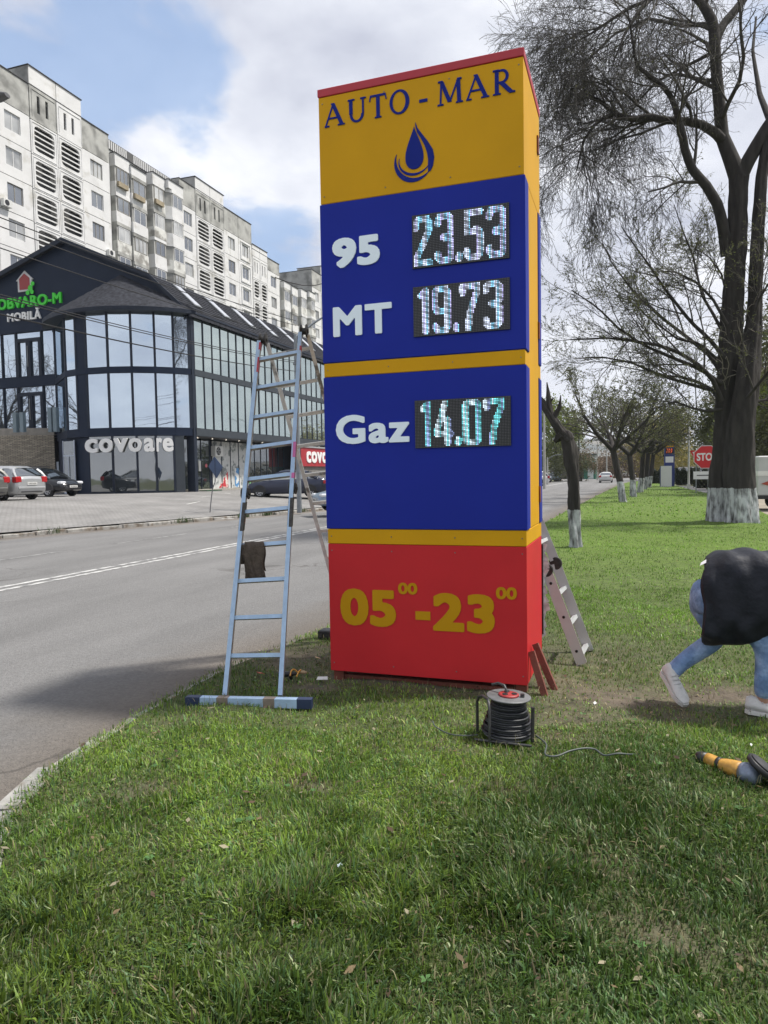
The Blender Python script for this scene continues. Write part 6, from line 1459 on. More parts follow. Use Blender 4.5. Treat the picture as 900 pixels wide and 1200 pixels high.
def rough_limb(mb, pts, rs, n=20, amp=.10, seed=0, sub=30):
    P = resample(pts, sub); R_ = np.interp(np.linspace(0, 1, sub), np.linspace(0, 1, len(rs)), rs); g = np.random.default_rng(seed)
    ph = g.random(6)*6.28; rings = []; up = None
    for i in range(sub):
        t = Vector(P[min(i+1, sub-1)]-P[max(i-1, 0)]).normalized()
        if up is None: up = t.orthogonal().normalized()
        up = (up-t*up.dot(t)).normalized(); w = t.cross(up); row = []
        for j in range(n):
            a = 2*pi*j/n; k = 1+amp*(.5*sin(5*a+ph[0]+i*.12)+.35*sin(9*a+ph[1]-i*.2)+.3*sin(2*a+ph[2]+i*.3)+.25*sin(13*a+i*.9+ph[3])); row.append(tuple(Vector(P[i])+(up*cos(a)+w*sin(a))*R_[i]*k))
        rings.append(row)
    mb.loft(rings)
LEAF = mat('spring_bud_leaf', (.10, .13, .03), .6, var=.2, trans=.4); LEAFD = mat('olive_bud_leaf', (.13, .145, .045), .6, var=.2, trans=.35)
# --- the big double-trunked tree
BT = thing('large_tree', 'huge bare double-trunked tree with whitewashed foot, at the right edge', 'tree', (3.0, 23.6, 0))
YT = 23.6
def bp(x, y, dy=0.0): v = on_y(x, y, YT+dy); return (v.x, v.y, v.z)
tr = [([bp(842, 622), bp(842, 595), bp(843, 560), bp(849, 500), bp(853, 450), bp(858, 380), bp(861, 310), bp(864, 250), bp(866, 208)], [.34, .28, .27, .29, .30, .29, .27, .26, .25]),
      ([bp(870, 622, -.5), bp(869, 595, -.45), bp(867, 550, -.45), bp(868, 500, -.4), bp(876, 440, -.3), bp(883, 380), bp(886, 320), bp(889, 260), bp(893, 205), (bp(903, 150)), bp(915, 80)], [.47, .40, .37, .34, .26, .19, .17, .16, .15, .13, .10]),
      ([bp(866, 212), bp(856, 185), bp(846, 160), bp(843, 125), bp(840, 90), bp(838, 60), bp(836, 28), bp(826, 8), bp(808, -12), bp(780, -40)], [.25, .21, .18, .17, .16, .155, .15, .12, .10, .06]),
      ([bp(866, 212), bp(876, 190), bp(888, 168), bp(900, 148), bp(925, 110), bp(950, 60)], [.2, .19, .18, .16, .13, .08]),
      ([bp(838, 48, .0), bp(848, 28, .3), bp(862, 12, .5), bp(874, -4, .8), bp(890, -50, 1)], [.13, .12, .11, .09, .05]),
      ([bp(848, 166), bp(838, 155, -.3), bp(822, 146, -.6), bp(800, 142, -.8), bp(780, 141, -1), bp(760, 137, -1.2), bp(744, 140, -1.3), bp(728, 137, -1.4), bp(714, 128, -1.4), bp(702, 117, -1.5), bp(680, 108, -1.6)], [.15, .135, .12, .11, .105, .10, .09, .08, .06, .045, .02]),
      ([bp(852, 300), bp(848, 268, -.2), bp(841, 240, -.4), bp(828, 218, -.6), bp(812, 200, -.8), bp(803, 180, -1), bp(799, 155, -1.2), bp(791, 125, -1.3), bp(782, 105, -1.5), bp(764, 92, -1.7), bp(745, 76, -1.9), bp(742, 50, -2), bp(735, 10, -2.2)], [.17, .16, .15, .14, .13, .12, .11, .08, .07, .06, .045, .03, .02]),
      ([bp(718, 134, -1.4), bp(706, 139, -1.5), bp(696, 147, -1.6), bp(684, 165, -1.7), bp(676, 200, -1.8)], [.06, .05, .04, .03, .015]),
      ([bp(812, -5, .0), bp(790, -14, -.5), bp(765, -4, -1), bp(748, 14, -1.5), bp(732, 40, -2), bp(720, 70, -2.3)], [.10, .09, .07, .05, .035, .02]),
      ([bp(766, -2, -1), bp(740, 8, -1.2), bp(715, 24, -1.4), bp(695, 38, -1.6), bp(670, 52, -1.8)], [.06, .05, .04, .03, .015]),
      ([bp(838, 60), bp(815, 72, .8), bp(795, 82, 1.4), bp(770, 96, 2), bp(748, 118, 2.4), bp(730, 150, 2.6)], [.06, .05, .045, .035, .025, .015]),
      ([bp(838, 28), bp(800, 30, 1), bp(760, 22, 2), bp(720, 40, 3), bp(680, 78, 3.5)], [.08, .06, .05, .035, .02]),
      ([bp(905, 148), bp(890, 110, 1), bp(882, 60, 2), bp(886, 20, 3)], [.1, .07, .05, .03])]
mb = MB().use(WW)
rough_limb(mb, tr[0][0], tr[0][1], 48, .17, 1, 90); mb.build('trunk', BT)
mb = MB().use(WW); rough_limb(mb, tr[1][0], tr[1][1], 48, .17, 2, 90); mb.build('trunk', BT)
for k, (p, r) in enumerate(tr[2:]):
    mb = MB().use(BARK); rough_limb(mb, p, r, 12, .08, 5+k, 26); mb.build('limb', BT)
lowers = []
for k, (pts, r0) in enumerate((
    ([(843, 468), (832, 455), (815, 446), (795, 441), (770, 440)], .06), ([(846, 470), (835, 445), (822, 430), (800, 415), (775, 405), (745, 400), (712, 396), (668, 398)], .075),
    ([(848, 440), (830, 415), (805, 395), (775, 372), (745, 345), (718, 310), (706, 285)], .07), ([(850, 420), (830, 396), (810, 378), (780, 340), (760, 310), (738, 280), (728, 265)], .065),
    ([(852, 400), (838, 372), (822, 345), (812, 300), (800, 270), (790, 240)], .055), ([(846, 450), (820, 432), (790, 420), (755, 405), (725, 385), (700, 360), (670, 340)], .065),
    ([(845, 460), (815, 452), (780, 442), (740, 425), (705, 418), (675, 420)], .06), ([(852, 380), (835, 350), (815, 330), (790, 318), (760, 318)], .05),
    ([(850, 430), (820, 402), (795, 398), (760, 372), (735, 350), (720, 348)], .05), ([(846, 480), (828, 482), (810, 478), (790, 470), (765, 480)], .05),
    ([(853, 350), (845, 320), (830, 300), (815, 292)], .04), ([(872, 470), (885, 455), (905, 430), (930, 400)], .06), ([(874, 480), (888, 470), (905, 468), (930, 470)], .06), ([(880, 380), (890, 350), (905, 325), (925, 300)], .05))):
    sgn = -1 if k % 2 else 1; lowers.append(([bp(x, y, (.3+.35*i)*sgn*(.5+.2*(k % 3))-.3) for i, (x, y) in enumerate(pts)], [r0, r0*.75, r0*.5, r0*.22]))
for k, (p, r) in enumerate(lowers): mb = MB().use(BARK); mb.tube([tuple(q) for q in resample(p, 16)], list(np.interp(np.linspace(0, 1, 16), np.linspace(0, 1, len(r)), r)), 7); mb.build('limb', BT)
g = np.random.default_rng(11)
def twig_set(name, P1, R1, spec, parent, mat_=TWIG, min_r=.0042, sides=(5, 3, 3, 3)):
    allV = []; allF = []; off = 0; last = None; cur = (P1, R1)
    for (s_, kw), ns in zip(spec, sides):
        nxt = grow(cur[0], cur[1], g=g, **kw); P_, R_ = nxt; R_ = np.maximum(R_, min_r); V_, F_ = np_tubes(P_, R_, ns); allV.append(V_); allF.append(F_+off); off += len(V_); cur = (P_, R_)
    np_mesh(name, np.concatenate(allV), np.concatenate(allF), [mat_], parent, 'stuff'); return cur
up_idx = [5, 6, 7, 8, 9, 10, 11, 2]
Pm, Rm = mains_to_np([tr[i] for i in up_idx])
last = twig_set('twigs', Pm, Rm, [(0, dict(nch=9, L=2.7, K=7, ang=52, jit=.16, grav=.05, rscale=.42, tmin=.25, lt=.35, fwd=(-.25, 0, 0))), (1, dict(nch=8, L=1.6, K=6, ang=42, jit=.16, grav=-.06, rscale=.5, lt=.4)), (2, dict(nch=7, L=.85, K=5, ang=40, jit=.15, grav=-.10, rscale=.6, lt=.4)), (3, dict(nch=3, L=.45, K=4, ang=35, jit=.16, grav=-.10, rscale=.8))], BT)
# dense drooping mass on the left side of the crown
Pd, Rd = mains_to_np([tr[i] for i in (7, 5, 9, 11)])
Pd2 = Pd[:, 4:]; Rd2 = Rd[:, 4:]
twig_set('twigs', Pd2, Rd2, [(0, dict(nch=7, L=2.5, K=8, ang=50, jit=.17, grav=-.16, rscale=.5, tmin=.1, lt=.2, fwd=(-.2, -.1, -.1))), (1, dict(nch=8, L=1.3, K=6, ang=40, jit=.15, grav=-.20, rscale=.5, lt=.3)), (2, dict(nch=6, L=.8, K=5, ang=36, jit=.14, grav=-.2, rscale=.6, lt=.4)), (3, dict(nch=3, L=.4, K=4, ang=32, jit=.15, grav=-.1, rscale=.8))], BT)
Pl, Rl = mains_to_np(lowers)
last2 = twig_set('twigs', Pl, Rl, [(0, dict(nch=9, L=1.9, K=7, ang=38, jit=.10, grav=.04, rscale=.5, tmin=.2, lt=.45, fwd=(-.15, 0, .15))), (1, dict(nch=8, L=.95, K=5, ang=38, jit=.12, grav=.02, rscale=.6, lt=.4)), (2, dict(nch=6, L=.45, K=4, ang=36, jit=.14, grav=.0, rscale=.7))], BT)
# suckers round the trunk
Pt, Rt = mains_to_np([tr[0], tr[1]]); Pt = Pt[:, 3:7]; Rt = Rt[:, 3:7]*.12
twig_set('twigs', Pt, Rt, [(0, dict(nch=26, L=1.3, K=6, ang=62, jit=.22, grav=-.08, rscale=.5, tmin=0., lt=.1, up=.1)), (1, dict(nch=4, L=.5, K=4, ang=40, jit=.2, grav=-.1, rscale=.7))], BT, TWIGL)
Vb, Fb = buds(last2[0], 26000, .026, g); np_mesh('leaves', Vb, Fb, [LEAFD], BT, 'stuff'); Vb, Fb = buds(last[0], 9000, .018, g); np_mesh('buds', Vb, Fb, [LEAFD], BT, 'stuff')
# --- crooked pollarded tree behind the totem
CT = thing('pollard_tree', 'crooked dark pollarded tree with a torn top and whitewashed foot, right of the totem', 'tree', (-1.06, 15.6, 0))
def cp(x, y, dy=0.): v = on_y(x, y, 15.6+dy); return (v.x, v.y, v.z)
mb = MB().use(whitewash('whitewashed_bark_small', .78)); rough_limb(mb, [cp(675, 645), cp(674, 620), cp(673, 590), cp(672, 560), cp(669, 540), cp(667, 525), cp(664, 513), cp(657, 506), cp(650, 495), cp(643, 483), cp(634, 470), cp(622, 462)], [.145, .12, .11, .11, .112, .12, .135, .12, .10, .085, .07, .05], 30, .30, 3, 60); mb.build('trunk', CT)
for k, (p, r) in enumerate((([(668, 516), (663, 510), (655, 512), (650, 518)], [.12, .12, .09, .04]), ([(647, 492), (644, 478), (643, 466), (641, 448)], [.07, .06, .04, .01]), ([(648, 493), (652, 484), (656, 476), (657, 463)], [.05, .04, .03, .01]), ([(640, 480), (636, 474), (628, 478), (612, 486)], [.08, .07, .06, .04]), ([(643, 482), (645, 470), (649, 466)], [.04, .03, .01]))):
    mb = MB().use(BARK); rough_limb(mb, [cp(*q) for q in p], r, 14, .32, 20+k, 20); mb.build('branch_stub', CT)
# --- generic small trees
def leafy(label, x, y, h, th, seed, crown=1.0, lean=(0, 0), fork=3, group=None, leaf=LEAFD, nleaf=5000, leafs=.05, wash=True, ww=None, min_r=.008, base=0., name='small_tree', spread=.9, cat='tree', up=.35, levels=3):
    t = thing(name, label, cat, (x, y, base), group=group); gg = np.random.default_rng(seed)
    b = np.array([x, y, base-.05]); f = np.array([x+lean[0], y+lean[1], base+th]); r = .055+.018*h
    mb = MB().use(ww or (WW if wash else BARK)); rough_limb(mb, [tuple(b), tuple(b*.6+f*.4+np.array([.05, 0, 0])), tuple(f)], [r*1.25, r, r*.9], 12, .10, seed, 14); mb.build('trunk', t)
    ms = []
    for k in range(fork):
        a = 2*pi*k/fork+gg.random()*.8; d = np.array([cos(a)*spread, sin(a)*spread, 1.0]); d /= np.linalg.norm(d); L_ = (h-th)*(.85+.3*gg.random()); pts = [f]
        for q in range(6): d = d+gg.normal(0, .10, 3)+np.array([0, 0, .05]); d /= np.linalg.norm(d); pts.append(pts[-1]+d*L_/6)
        ms.append((pts, [r*.75, r*.6, r*.4, r*.15]))
    for p, rr_ in ms: mb = MB().use(BARK); mb.tube([tuple(q) for q in p], list(np.interp(np.linspace(0, 1, 7), np.linspace(0, 1, 4), rr_)), 7); mb.build('limb', t)
    P_, R_ = mains_to_np(ms, 7)
    spec = [(0, dict(nch=8, L=(h-th)*.5*crown, K=6, ang=48, jit=.14, grav=.0, rscale=.55, tmin=.12, lt=.4, up=up)), (1, dict(nch=6, L=(h-th)*.24*crown, K=5, ang=42, jit=.14, grav=.0, rscale=.6, lt=.4)), (2, dict(nch=4, L=(h-th)*.11*crown, K=4, ang=40, jit=.15, grav=.0, rscale=.7))][:levels]
    allV = []; allF = []; off = 0; cur = (P_, R_)
    for s_, kw in spec: cur = grow(cur[0], cur[1], g=gg, **kw); V_, F_ = np_tubes(cur[0], np.maximum(cur[1], min_r), 3); allV.append(V_); allF.append(F_+off); off += len(V_)
    np_mesh('twigs', np.concatenate(allV), np.concatenate(allF), [TWIG], t, 'stuff')
    if nleaf: V_, F_ = buds(cur[0], nleaf, leafs, gg, leafs); np_mesh('leaves', V_, F_, [leaf], t, 'stuff')
    return t
rl = ['front tree of the whitewashed row down the grass strip', 'second whitewashed tree of the row, just behind the front one', 'third tree of the whitewashed row down the grass strip', 'fourth tree of the whitewashed row, trunk nearly merged with the third', 'last and smallest trunk of the whitewashed row']
for k, (x, y) in enumerate(((730.5, 588), (742, 582), (750, 577), (755, 573.5), (760, 571))):
    p = on_z(x, y); leafy(rl[k], p.x, p.y, (5.9, 6.4, 6.6, 7, 7)[k], (2.6, 2.5, 2.8, 3, 3)[k], 30+k, 1.25, lean=((-.5, 0), (-.2, 0), (.2, 0), (.3, 0), (.4, 0))[k], fork=4, group='whitewashed row of trees', nleaf=5200, leafs=.045, min_r=.010, spread=1.3, up=.2)
# willows and trees in the distance
WIL = mat('willow_green', (.15, .19, .035), .6, var=.25, trans=.4); YLF = mat('yellow_spring_leaf', (.26, .22, .06), .6, var=.25, trans=.4); OLV = mat('olive_leaf', (.075, .085, .03), .7, var=.3, trans=.3); BRN = mat('brown_scrub', (.16, .115, .07), .8, var=.3, trans=.2)
def bushy(label, x, y, h, w, m, seed, n=9000, ls=.16, trunk=True, base=0., name='distant_tree', cat='tree', zlo=.12, lobes=9, dens=1.):
    t = thing(name, label, cat, (x, y, base)); gg = np.random.default_rng(seed)
    if trunk: MB().use(BARK).tube([(x, y, base-.1), (x+.1, y, base+h*.35), (x-.1, y, base+h*.75)], [.03*h, .022*h, .008*h], 8).build('trunk', t)
    c = []; 
    for k in range(lobes): a = gg.random()*6.28; q = gg.random()**.5; zz = zlo+(.92-zlo)*gg.random(); wr = sin(pi*min(1, max(.12, (zz-zlo)/(1-zlo)*.8+.15))); c.append((x+cos(a)*q*w*.38*wr, y+sin(a)*q*w*.38*wr, base+h*zz, w*(.16+.14*gg.random())))
    if trunk:
        mb = MB().use(BARK)
        for q in c: mb.tube([(x, y, base+h*.3), ((x+q[0])/2, (y+q[1])/2, (base+h*.3+q[2])/2+.1*h), q[:3]], [.010*h, .007*h, .003*h], 4, caps=False)
        mb.build('limbs', t)
    c = np.array(c); i = gg.integers(0, len(c), n); d = gg.normal(size=(n, 3)); d /= np.linalg.norm(d, axis=1, keepdims=True); P = c[i, :3]+d*(c[i, 3]*(gg.random(n)**.45)*(1+.35*gg.normal(size=n)))[:, None]*np.array([1, 1, 1.15])
    P[:, 2] = np.maximum(P[:, 2], base+.05)
    u = gg.normal(size=(n, 3)); u /= np.linalg.norm(u, axis=1, keepdims=True); v = np.cross(u, gg.normal(size=(n, 3))); v /= np.linalg.norm(v, axis=1, keepdims=True); s_ = ls*(.5+gg.random(n))[:, None]
    V_ = np.stack([P-u*s_, P+v*s_*.5, P+u*s_, P-v*s_*.5], 1).reshape(-1, 3); np_mesh('crown' if trunk else 'foliage', V_, np.arange(n*4).reshape(n, 4), [m], t, 'stuff'); return t
def at(px_, Y_): return on_y(px_, 560, Y_).x
bushy('tall pale green willow just right of the totem, far kerb', at(652, 125), 125, 15.5, 10, WIL, 1, 12000, .20, lobes=14)
bushy('dark bare tree right of the green willow, far kerb', at(668, 118), 118, 6.5, 8, OLV, 2, 5000, .13)
bushy('brown leafless tree in front of the green kiosk', at(681, 120), 120, 6, 6, BRN, 3, 2600, .12)
bushy('yellow green willow behind the far petrol price sign', at(779, 120), 120, 9.5, 12, YLF, 4, 9000, .18, lobes=14)
bushy('yellow brown tree between the far price sign and the white pole', at(797, 140), 140, 6.5, 12, YLF, 5, 6000, .18)
bushy('brown scrub tree left of the row of whitewashed trunks', at(720, 165), 165, 6, 14, BRN, 6, 6000, .2)
bushy('brown thicket behind the whitewashed trunks, left part', at(750, 170), 170, 6.5, 18, BRN, 7, 8000, .22)
for k, (px_, Y_, h, w, m, lb) in enumerate(((862, 62, 9, 7, OLV, 'olive green tree right of the double trunk, lower part of the gap'), (893, 55, 8.5, 7, WIL, 'light green tree behind the pale van at the right edge'), (915, 50, 12, 8, OLV, 'dark olive tree cut off by the right edge above the van'), (880, 75, 15, 10, OLV, 'tall olive tree rising behind the van'), (838, 95, 7, 8, OLV, 'low tree behind the STOP sign'))):
    bushy(lb, at(px_, Y_), Y_, h, w, m, 20+k, 7000, .13, lobes=12)
hl_ = ['clipped dark hedge just right of the far price sign', 'dark hedge below the STOP sign', 'dark hedge left of the far price sign']
for k, (a, b, Y_) in enumerate(((791, 814, 80), (814, 845, 66), (757, 778, 88))):
    t = thing('hedge', hl_[k], 'hedge', (at((a+b)/2, Y_), Y_, 0)); gg = np.random.default_rng(60+k); n = 7000; xa, xb = at(a, Y_), at(b, Y_); hh = 1.55
    d = gg.random((n, 3)); P = np.stack([xa+(xb-xa)*d[:, 0], Y_+1.6*d[:, 1], hh*(1+.12*np.sin(d[:, 0]*17))*d[:, 2]**.6], 1); u = gg.normal(size=(n, 3)); u /= np.linalg.norm(u, axis=1, keepdims=True); v = np.cross(u, gg.normal(size=(n, 3))); v /= np.linalg.norm(v, axis=1, keepdims=True); s_ = .09*(.5+gg.random(n))[:, None]
    np_mesh('foliage', np.stack([P-u*s_, P+v*s_*.6, P+u*s_, P-v*s_*.6], 1).reshape(-1, 3), np.arange(n*4).reshape(n, 4), [mat('dark_hedge_leaf', (.028, .038, .018), .7, var=.3)], t, 'stuff')
    MB().use(BARK).box((xa+.2, Y_+.5, -.05), (xb-.2, Y_+1.1, .9)).build('stems', t)
# far tree belt below the hills: reads as one mass
gg = np.random.default_rng(90); n = 26000; az = np.radians(gg.uniform(-50, 62, n)); d = gg.uniform(230, 420, n); lump = 5+2.6*np.sin(az*23)+1.6*np.sin(az*61+1)+1.2*np.sin(az*140)
P = np.stack([-np.sin(az)*d, np.cos(az)*d, lump*gg.random(n)**.7], 1)
k_ = ~((np.abs(P[:, 0]+8) < 16) & (P[:, 1] < 400)); P = P[k_]; n = len(P); u = gg.normal(size=(n, 3)); u /= np.linalg.norm(u, axis=1, keepdims=True); v = np.cross(u, gg.normal(size=(n, 3))); v /= np.linalg.norm(v, axis=1, keepdims=True); s_ = .9*(.5+gg.random(n))[:, None]
tb_ = np_mesh('far_tree_belt', np.stack([P-u*s_, P+v*s_*.6, P+u*s_, P-v*s_*.6], 1).reshape(-1, 3), np.arange(n*4).reshape(n, 4), [mat('belt_leaf', (.085, .075, .045), .8, var=.4, scale=.05)], None, 'stuff'); tag(tb_, 'hazy brown belt of far trees below the hills', 'tree belt')
# bare trees beyond the left edge, mirrored in the shop windows
for k, (x, y) in enumerate(((-50, 14), (-58, 19), (-66, 11))):
    leafy(('bare street tree beyond the left edge of the photo, nearest the shop', 'bare street tree beyond the left edge, middle one', 'bare street tree beyond the left edge, farthest from the road')[k], x, y, 12, 3.2, 70+k, 1.2, fork=4, nleaf=0, min_r=.012, wash=False, base=.75)

# ------------------------------------------------------------------ the stooping worker
PG = on_z(830, 825); PA = radians(-7); PU = Vector((cos(PA), sin(PA), 0)); PV = Vector((-sin(PA), cos(PA), 0))
def pp(u, v, z): return PG+PU*(u*.93)+PV*v+Vector((0, 0, z))
def skinned(name, m, nodes, edges, parent, sub=2, root=0, bev=False):
    me = bpy.data.meshes.new(name); me.from_pydata([pp(*n[:3]) for n in nodes], edges, []); me.materials.append(m)
    o = link(name, me, parent); md = o.modifiers.new('skin', 'SKIN'); md.use_smooth_shade = True
    if not me.skin_vertices: 
        bpy.context.view_layer.objects.active = o
    lay = me.skin_vertices[0].data if me.skin_vertices else None
    for i, n in enumerate(nodes):
        r = n[3]; lay[i].radius = (r if isinstance(r, tuple) else (r, r)); lay[i].use_root = (i == root)
    sd_ = o.modifiers.new('smooth', 'SUBSURF'); sd_.levels = sub; sd_.render_levels = sub; return o
SKINM = mat('skin', (.42, .24, .17), .5, var=.06); JEAN = mat('blue_jeans', (.15, .25, .45), .85, var=.28, scale=14, bump=.5, bscale=45, col2=(.27, .37, .55), c2scale=7, c2lo=.45, c2hi=.65)
JACK = mat('black_jacket', (.012, .014, .022), .62, spec=.3, var=.3, scale=10, bump=.7, bscale=10); SHOE = mat('white_leather', (.55, .55, .54), .55, var=.1, scale=30, bump=.2); SHIRT = mat('pale_shirt', (.6, .6, .64), .8); HAIR = mat('dark_hair', (.02, .014, .01), .6, bump=.6, bscale=90)
pr_ = thing('person', 'person stooping in black jacket, pale jeans and white sneakers, at the right edge', 'person', PG)
N_ = [(.06, 0, .86, (.12, .10)), (.22, 0, .90, .11), (.42, 0, .91, .12), (.60, 0, .90, .11), (.70, 0, .89, .055), (.80, 0, .84, .085), (.86, 0, .77, .08),
      (.05, .10, .80, .085), (.06, .12, .42, .055), (-.25, .05, .21, .030), (-.265, .05, .15, .018),
      (.08, -.10, .80, .085), (.36, -.10, .50, .055), (.345, -.10, .12, .04), (.37, -.10, .06, .025),
      (.60, .20, .92, .055), (.66, .24, .62, .042), (.78, .16, .36, .028), (.82, .13, .30, .030),
      (.60, -.20, .92, .055), (.64, -.25, .62, .042), (.76, -.16, .36, .028), (.80, -.13, .30, .030)]
E_ = [(0, 1), (1, 2), (2, 3), (3, 4), (4, 5), (5, 6), (0, 7), (7, 8), (8, 9), (9, 10), (0, 11), (11, 12), (12, 13), (13, 14), (3, 15), (15, 16), (16, 17), (17, 18), (3, 19), (19, 20), (20, 21), (21, 22)]
for hand in (18, 22):
    hu, hv, hz, _ = N_[hand]
    for k, (du, dv, ln_) in enumerate(((.0, -.032, .07), (.01, -.011, .08), (.01, .011, .075), (.0, .03, .06))):
        a = len(N_); N_.append((hu+.02+du, hv+dv, hz-.04, .010)); N_.append((hu+.035+du, hv+dv, hz-.04-ln_*.5, .009)); N_.append((hu+.02+du, hv+dv*.9, hz-.04-ln_, .0075)); E_ += [(hand, a), (a, a+1), (a+1, a+2)]
    a = len(N_); N_.append((hu-.03, hv, hz-.02, .011)); N_.append((hu-.04, hv, hz-.06, .009)); E_ += [(hand, a), (a, a+1)]
skinned('body', SKINM, N_, E_, pr_)
# face and hair
hc = pp(.84, 0, .80); Mh = Matrix.Translation(hc) @ Matrix.Rotation(PA, 4, 'Z') @ Matrix.Rotation(radians(125), 4, 'Y')
def ell(mb, c, r, M, n=14): return mb.lathe([(max(1e-4, sin(pi*k/10)), -cos(pi*k/10)) for k in range(11)], n, M @ Matrix.Translation(c) @ Matrix.Diagonal((*r, 1)))
mb = MB().use(HAIR); ell(mb, (-.012, 0, .022), (.098, .083, .11), Mh); mb.build('hair', pr_)
mb = MB().use(SKINM); ell(mb, (.098, 0, -.01), (.018, .014, .026), Mh); mb.build('nose', pr_)
for s_ in (-1, 1): mb = MB().use(SKINM); ell(mb, (.0, s_*.085, -.005), (.018, .012, .03), Mh); mb.build('ear', pr_); mb = MB().use(INK); ell(mb, (.083, s_*.03, .02), (.010, .013, .008), Mh, 8); mb.build('eye', pr_)
mb = MB().use(mat('lips', (.35, .13, .11), .5)); ell(mb, (.086, 0, -.052), (.012, .024, .007), Mh, 10); mb.build('mouth', pr_)
# jeans
JN = [(.03, 0, .87, .155), (-.005, .0, .77, .175), (-.005, .08, .66, .135), (.03, .10, .55, .105), (.055, .11, .425, .082), (-.05, .09, .355, .070), (-.18, .07, .255, .060), (-.24, .055, .195, .058), (-.268, .052, .150, .058),
      (.06, -.09, .70, .115), (.22, -.10, .60, .10), (.36, -.10, .50, .085), (.375, -.10, .36, .076), (.36, -.10, .22, .068), (.350, -.10, .095, .064)]
skinned('jeans', JEAN, JN, [(0, 1), (1, 2), (2, 3), (3, 4), (4, 5), (5, 6), (6, 7), (7, 8), (1, 9), (9, 10), (10, 11), (11, 12), (12, 13), (13, 14)], pr_)
# shirt peeking out at the waist
rings = []
for (u, zt, zb, w) in ((-.075, .965, .85, .12), (-.04, .99, .82, .14), (.03, 1.02, .80, .16)):
    rings.append([tuple(pp(u+.02*cos(a), w*sin(a), (zt+zb)/2+(zt-zb)/2*cos(a))) for a in [2*pi*k/20 for k in range(20)]])
MB().use(SHIRT).loft([r_[-2:]+r_[:2] for r_ in rings], cap=False, closed=False).build('shirt', pr_)
# jacket: a heavy open drape over a level back
rings = []
def jring(u, zt, zb, wt, wb, seed, fold=.02):
    row = []; n = 36
    for k in range(n):
        a = 2*pi*k/n; c, s_ = cos(a), sin(a); z = (zt+zb)/2+(zt-zb)/2*(abs(c)**.75)*(1 if c > 0 else -1); t = (z-zb)/(zt-zb); w = wb+(wt-wb)*t
        f = fold*(1-t*.6)*(sin(a*5+u*9+seed)+.6*sin(a*11+u*14)); row.append(tuple(pp(u+.5*fold*sin(a*4+1)+.01*(1-t)*sin(a*7), (w+f)*(abs(s_)**.7)*(1 if s_ > 0 else -1), z)))
    return row
spec_ = [(-.035, 1.03, .455, .19, .20), (-.025, 1.065, .44, .21, .235), (.03, 1.10, .435, .225, .245), (.12, 1.125, .44, .235, .245), (.22, 1.13, .455, .24, .24), (.33, 1.125, .48, .24, .235), (.44, 1.115, .525, .24, .22), (.54, 1.09, .58, .235, .19), (.63, 1.05, .65, .20, .15), (.70, .99, .72, .14, .11), (.735, .95, .78, .09, .08)]
spA = np.array(spec_); tt_ = np.linspace(0, len(spA)-1, 44); spI = [[np.interp(t, range(len(spA)), spA[:, q]) for q in range(5)] for t in tt_]
def jr2(i, q):
    u, zt, zb, wt, wb = q; row = []; n = 56
    for k in range(n):
        a = 2*pi*k/n; c, s_ = cos(a), sin(a); z = (zt+zb)/2+(zt-zb)/2*(abs(c)**.55)*(1 if c > 0 else -1); t = (z-zb)/(zt-zb); w = wb+(wt-wb)*t
        dg = sin((u*1.1-(1-t)*.55)*26+sin(t*7)*1.3)*.5+sin((u*.8+(1-t)*.5)*41+1.7)*.28+sin(u*63+t*9)*.16; f = .019*dg*(1.25-t*.5)
        row.append(tuple(pp(u+(.014*sin(t*9+s_*2) if i < 6 else 0), (w+f)*(abs(s_)**.62)*(1 if s_ > 0 else -1), z-.065*t+.010*sin(u*30+s_*5)*(1 if t > .5 else .8)+(.012*sin(s_*8+u*12) if t < .2 else 0))))
    return row
MB().use(JACK).loft([jr2(i, q) for i, q in enumerate(spI)]).build('jacket', pr_)
for nm, u0_ in (('hem_band', .0),):     # stitched bands running round the jacket
    i0_ = 1 if nm == 'hem_band' else 19; ra, rb = jr2(i0_, spI[i0_]), jr2(i0_, spI[i0_]); cc_ = Vector(pp(spI[i0_][0], 0, .75))
    out_ = [[tuple(cc_+(Vector(p)-cc_)*k+PU*du) for p in r_] for r_, k, du in ((ra, 1.0, -.004), (ra, 1.012, .0), (ra, 1.012, .010 if nm == 'back_seam' else .035), (ra, .99, .014 if nm == 'back_seam' else .04))]
    MB().use(JACK).loft(out_, cap=False).build(nm, pr_)
for s_ in (1, -1): skinned('sleeve', JACK, [(.56, s_*.17, .95, .095), (.62, s_*.23, .80, .085), (.66, s_*.25, .62, .072), (.72, s_*.21, .48, .06), (.77, s_*.165, .37, .052)], [(0, 1), (1, 2), (2, 3), (3, 4)], pr_)
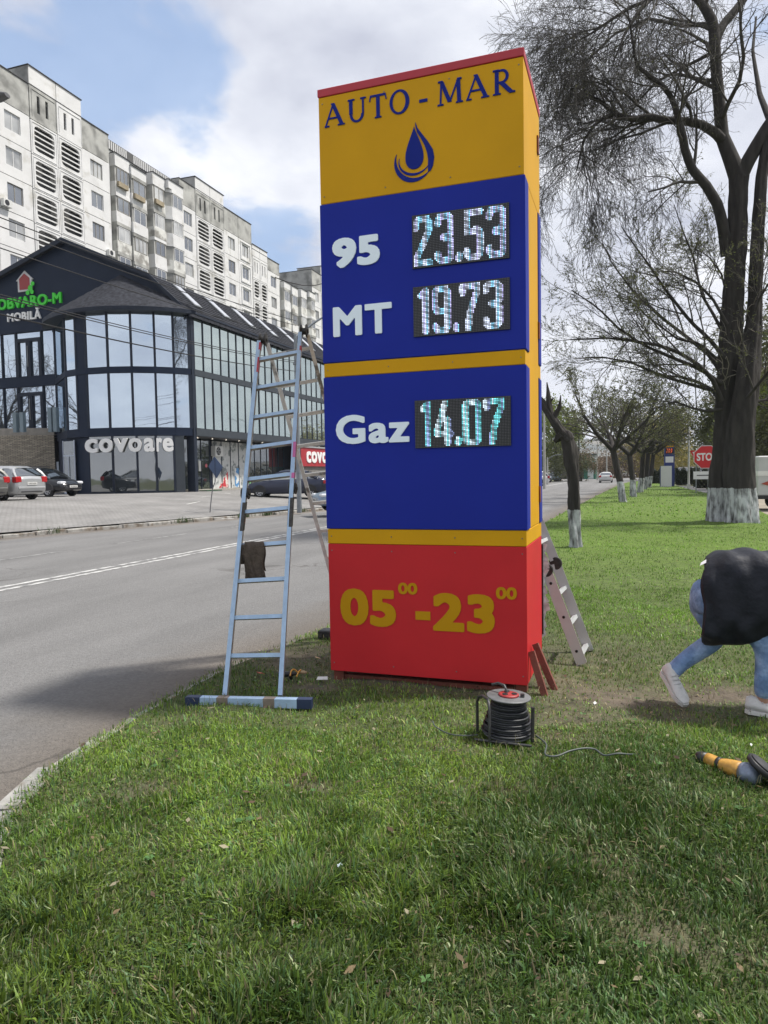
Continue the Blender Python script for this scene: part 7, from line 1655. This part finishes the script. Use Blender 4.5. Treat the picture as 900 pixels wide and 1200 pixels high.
# sneakers
def shoe(u, v, z, yaw, pitch, label=None):
    M = Matrix.Translation(pp(u, v, z)) @ Matrix.Rotation(PA+yaw, 4, 'Z') @ Matrix.Rotation(pitch, 4, 'Y'); rings = []
    for (x, w, h0, h1) in ((-.085, .020, .035, .075), (-.08, .036, .022, .105), (-.05, .042, .018, .118), (-.01, .042, .018, .110), (.04, .043, .018, .088), (.09, .048, .018, .070), (.14, .050, .018, .058), (.18, .042, .02, .050), (.205, .022, .025, .04)):
        rings.append([(x, w*sin(a)*(1 if cos(a) < .2 else .8), (h0+h1)/2-(h1-h0)/2*cos(a+pi)*1.0) for a in [2*pi*k/16 for k in range(16)]])
    o = MB().use(SHOE).loft(rings, M=M).build('sneaker', pr_)
    pts = [(-.085, -.02), (-.06, -.040), (.0, -.040), (.06, -.045), (.13, -.053), (.18, -.044), (.212, -.02), (.212, .02), (.18, .044), (.13, .053), (.06, .045), (.0, .040), (-.06, .040), (-.085, .02)]
    MB().use(mat('white_rubber', (.62, .62, .60), .6, var=.1)).prism(pts, 'z', .0, .026, M).build('sole', o)
    lc = MB().use(mat('lace', (.5, .5, .5), .8))
    for k in range(4): x = .02+.026*k; lc.tube([(x, -.03, .085-.010*k), (x+.006, 0, .101-.011*k), (x, .03, .085-.010*k)], .0045, 5, M=M)
    lc.build('laces', o, kind='stuff')
    return o
shoe(-.275, .05, .115, radians(-48), radians(38)); shoe(.33, -.10, .0, radians(-12), 0)

# ------------------------------------------------------------------ air
HZ = bpy.data.materials.new('haze_air'); HZ.use_nodes = True; nt = HZ.node_tree; nt.nodes.clear(); o = nt.nodes.new('ShaderNodeOutputMaterial'); v = nt.nodes.new('ShaderNodeVolumePrincipled')
v.inputs['Color'].default_value = (.80, .87, 1.0, 1); v.inputs['Density'].default_value = .00022; nt.links.new(v.outputs[0], o.inputs['Volume'])
hz = MB().use(HZ).box((-4200, -600, TERR_Z-1), (4200, 4200, 125)).build('haze', kind='stuff'); tag(hz, 'pale blue haze filling the air towards the far hills', 'haze')
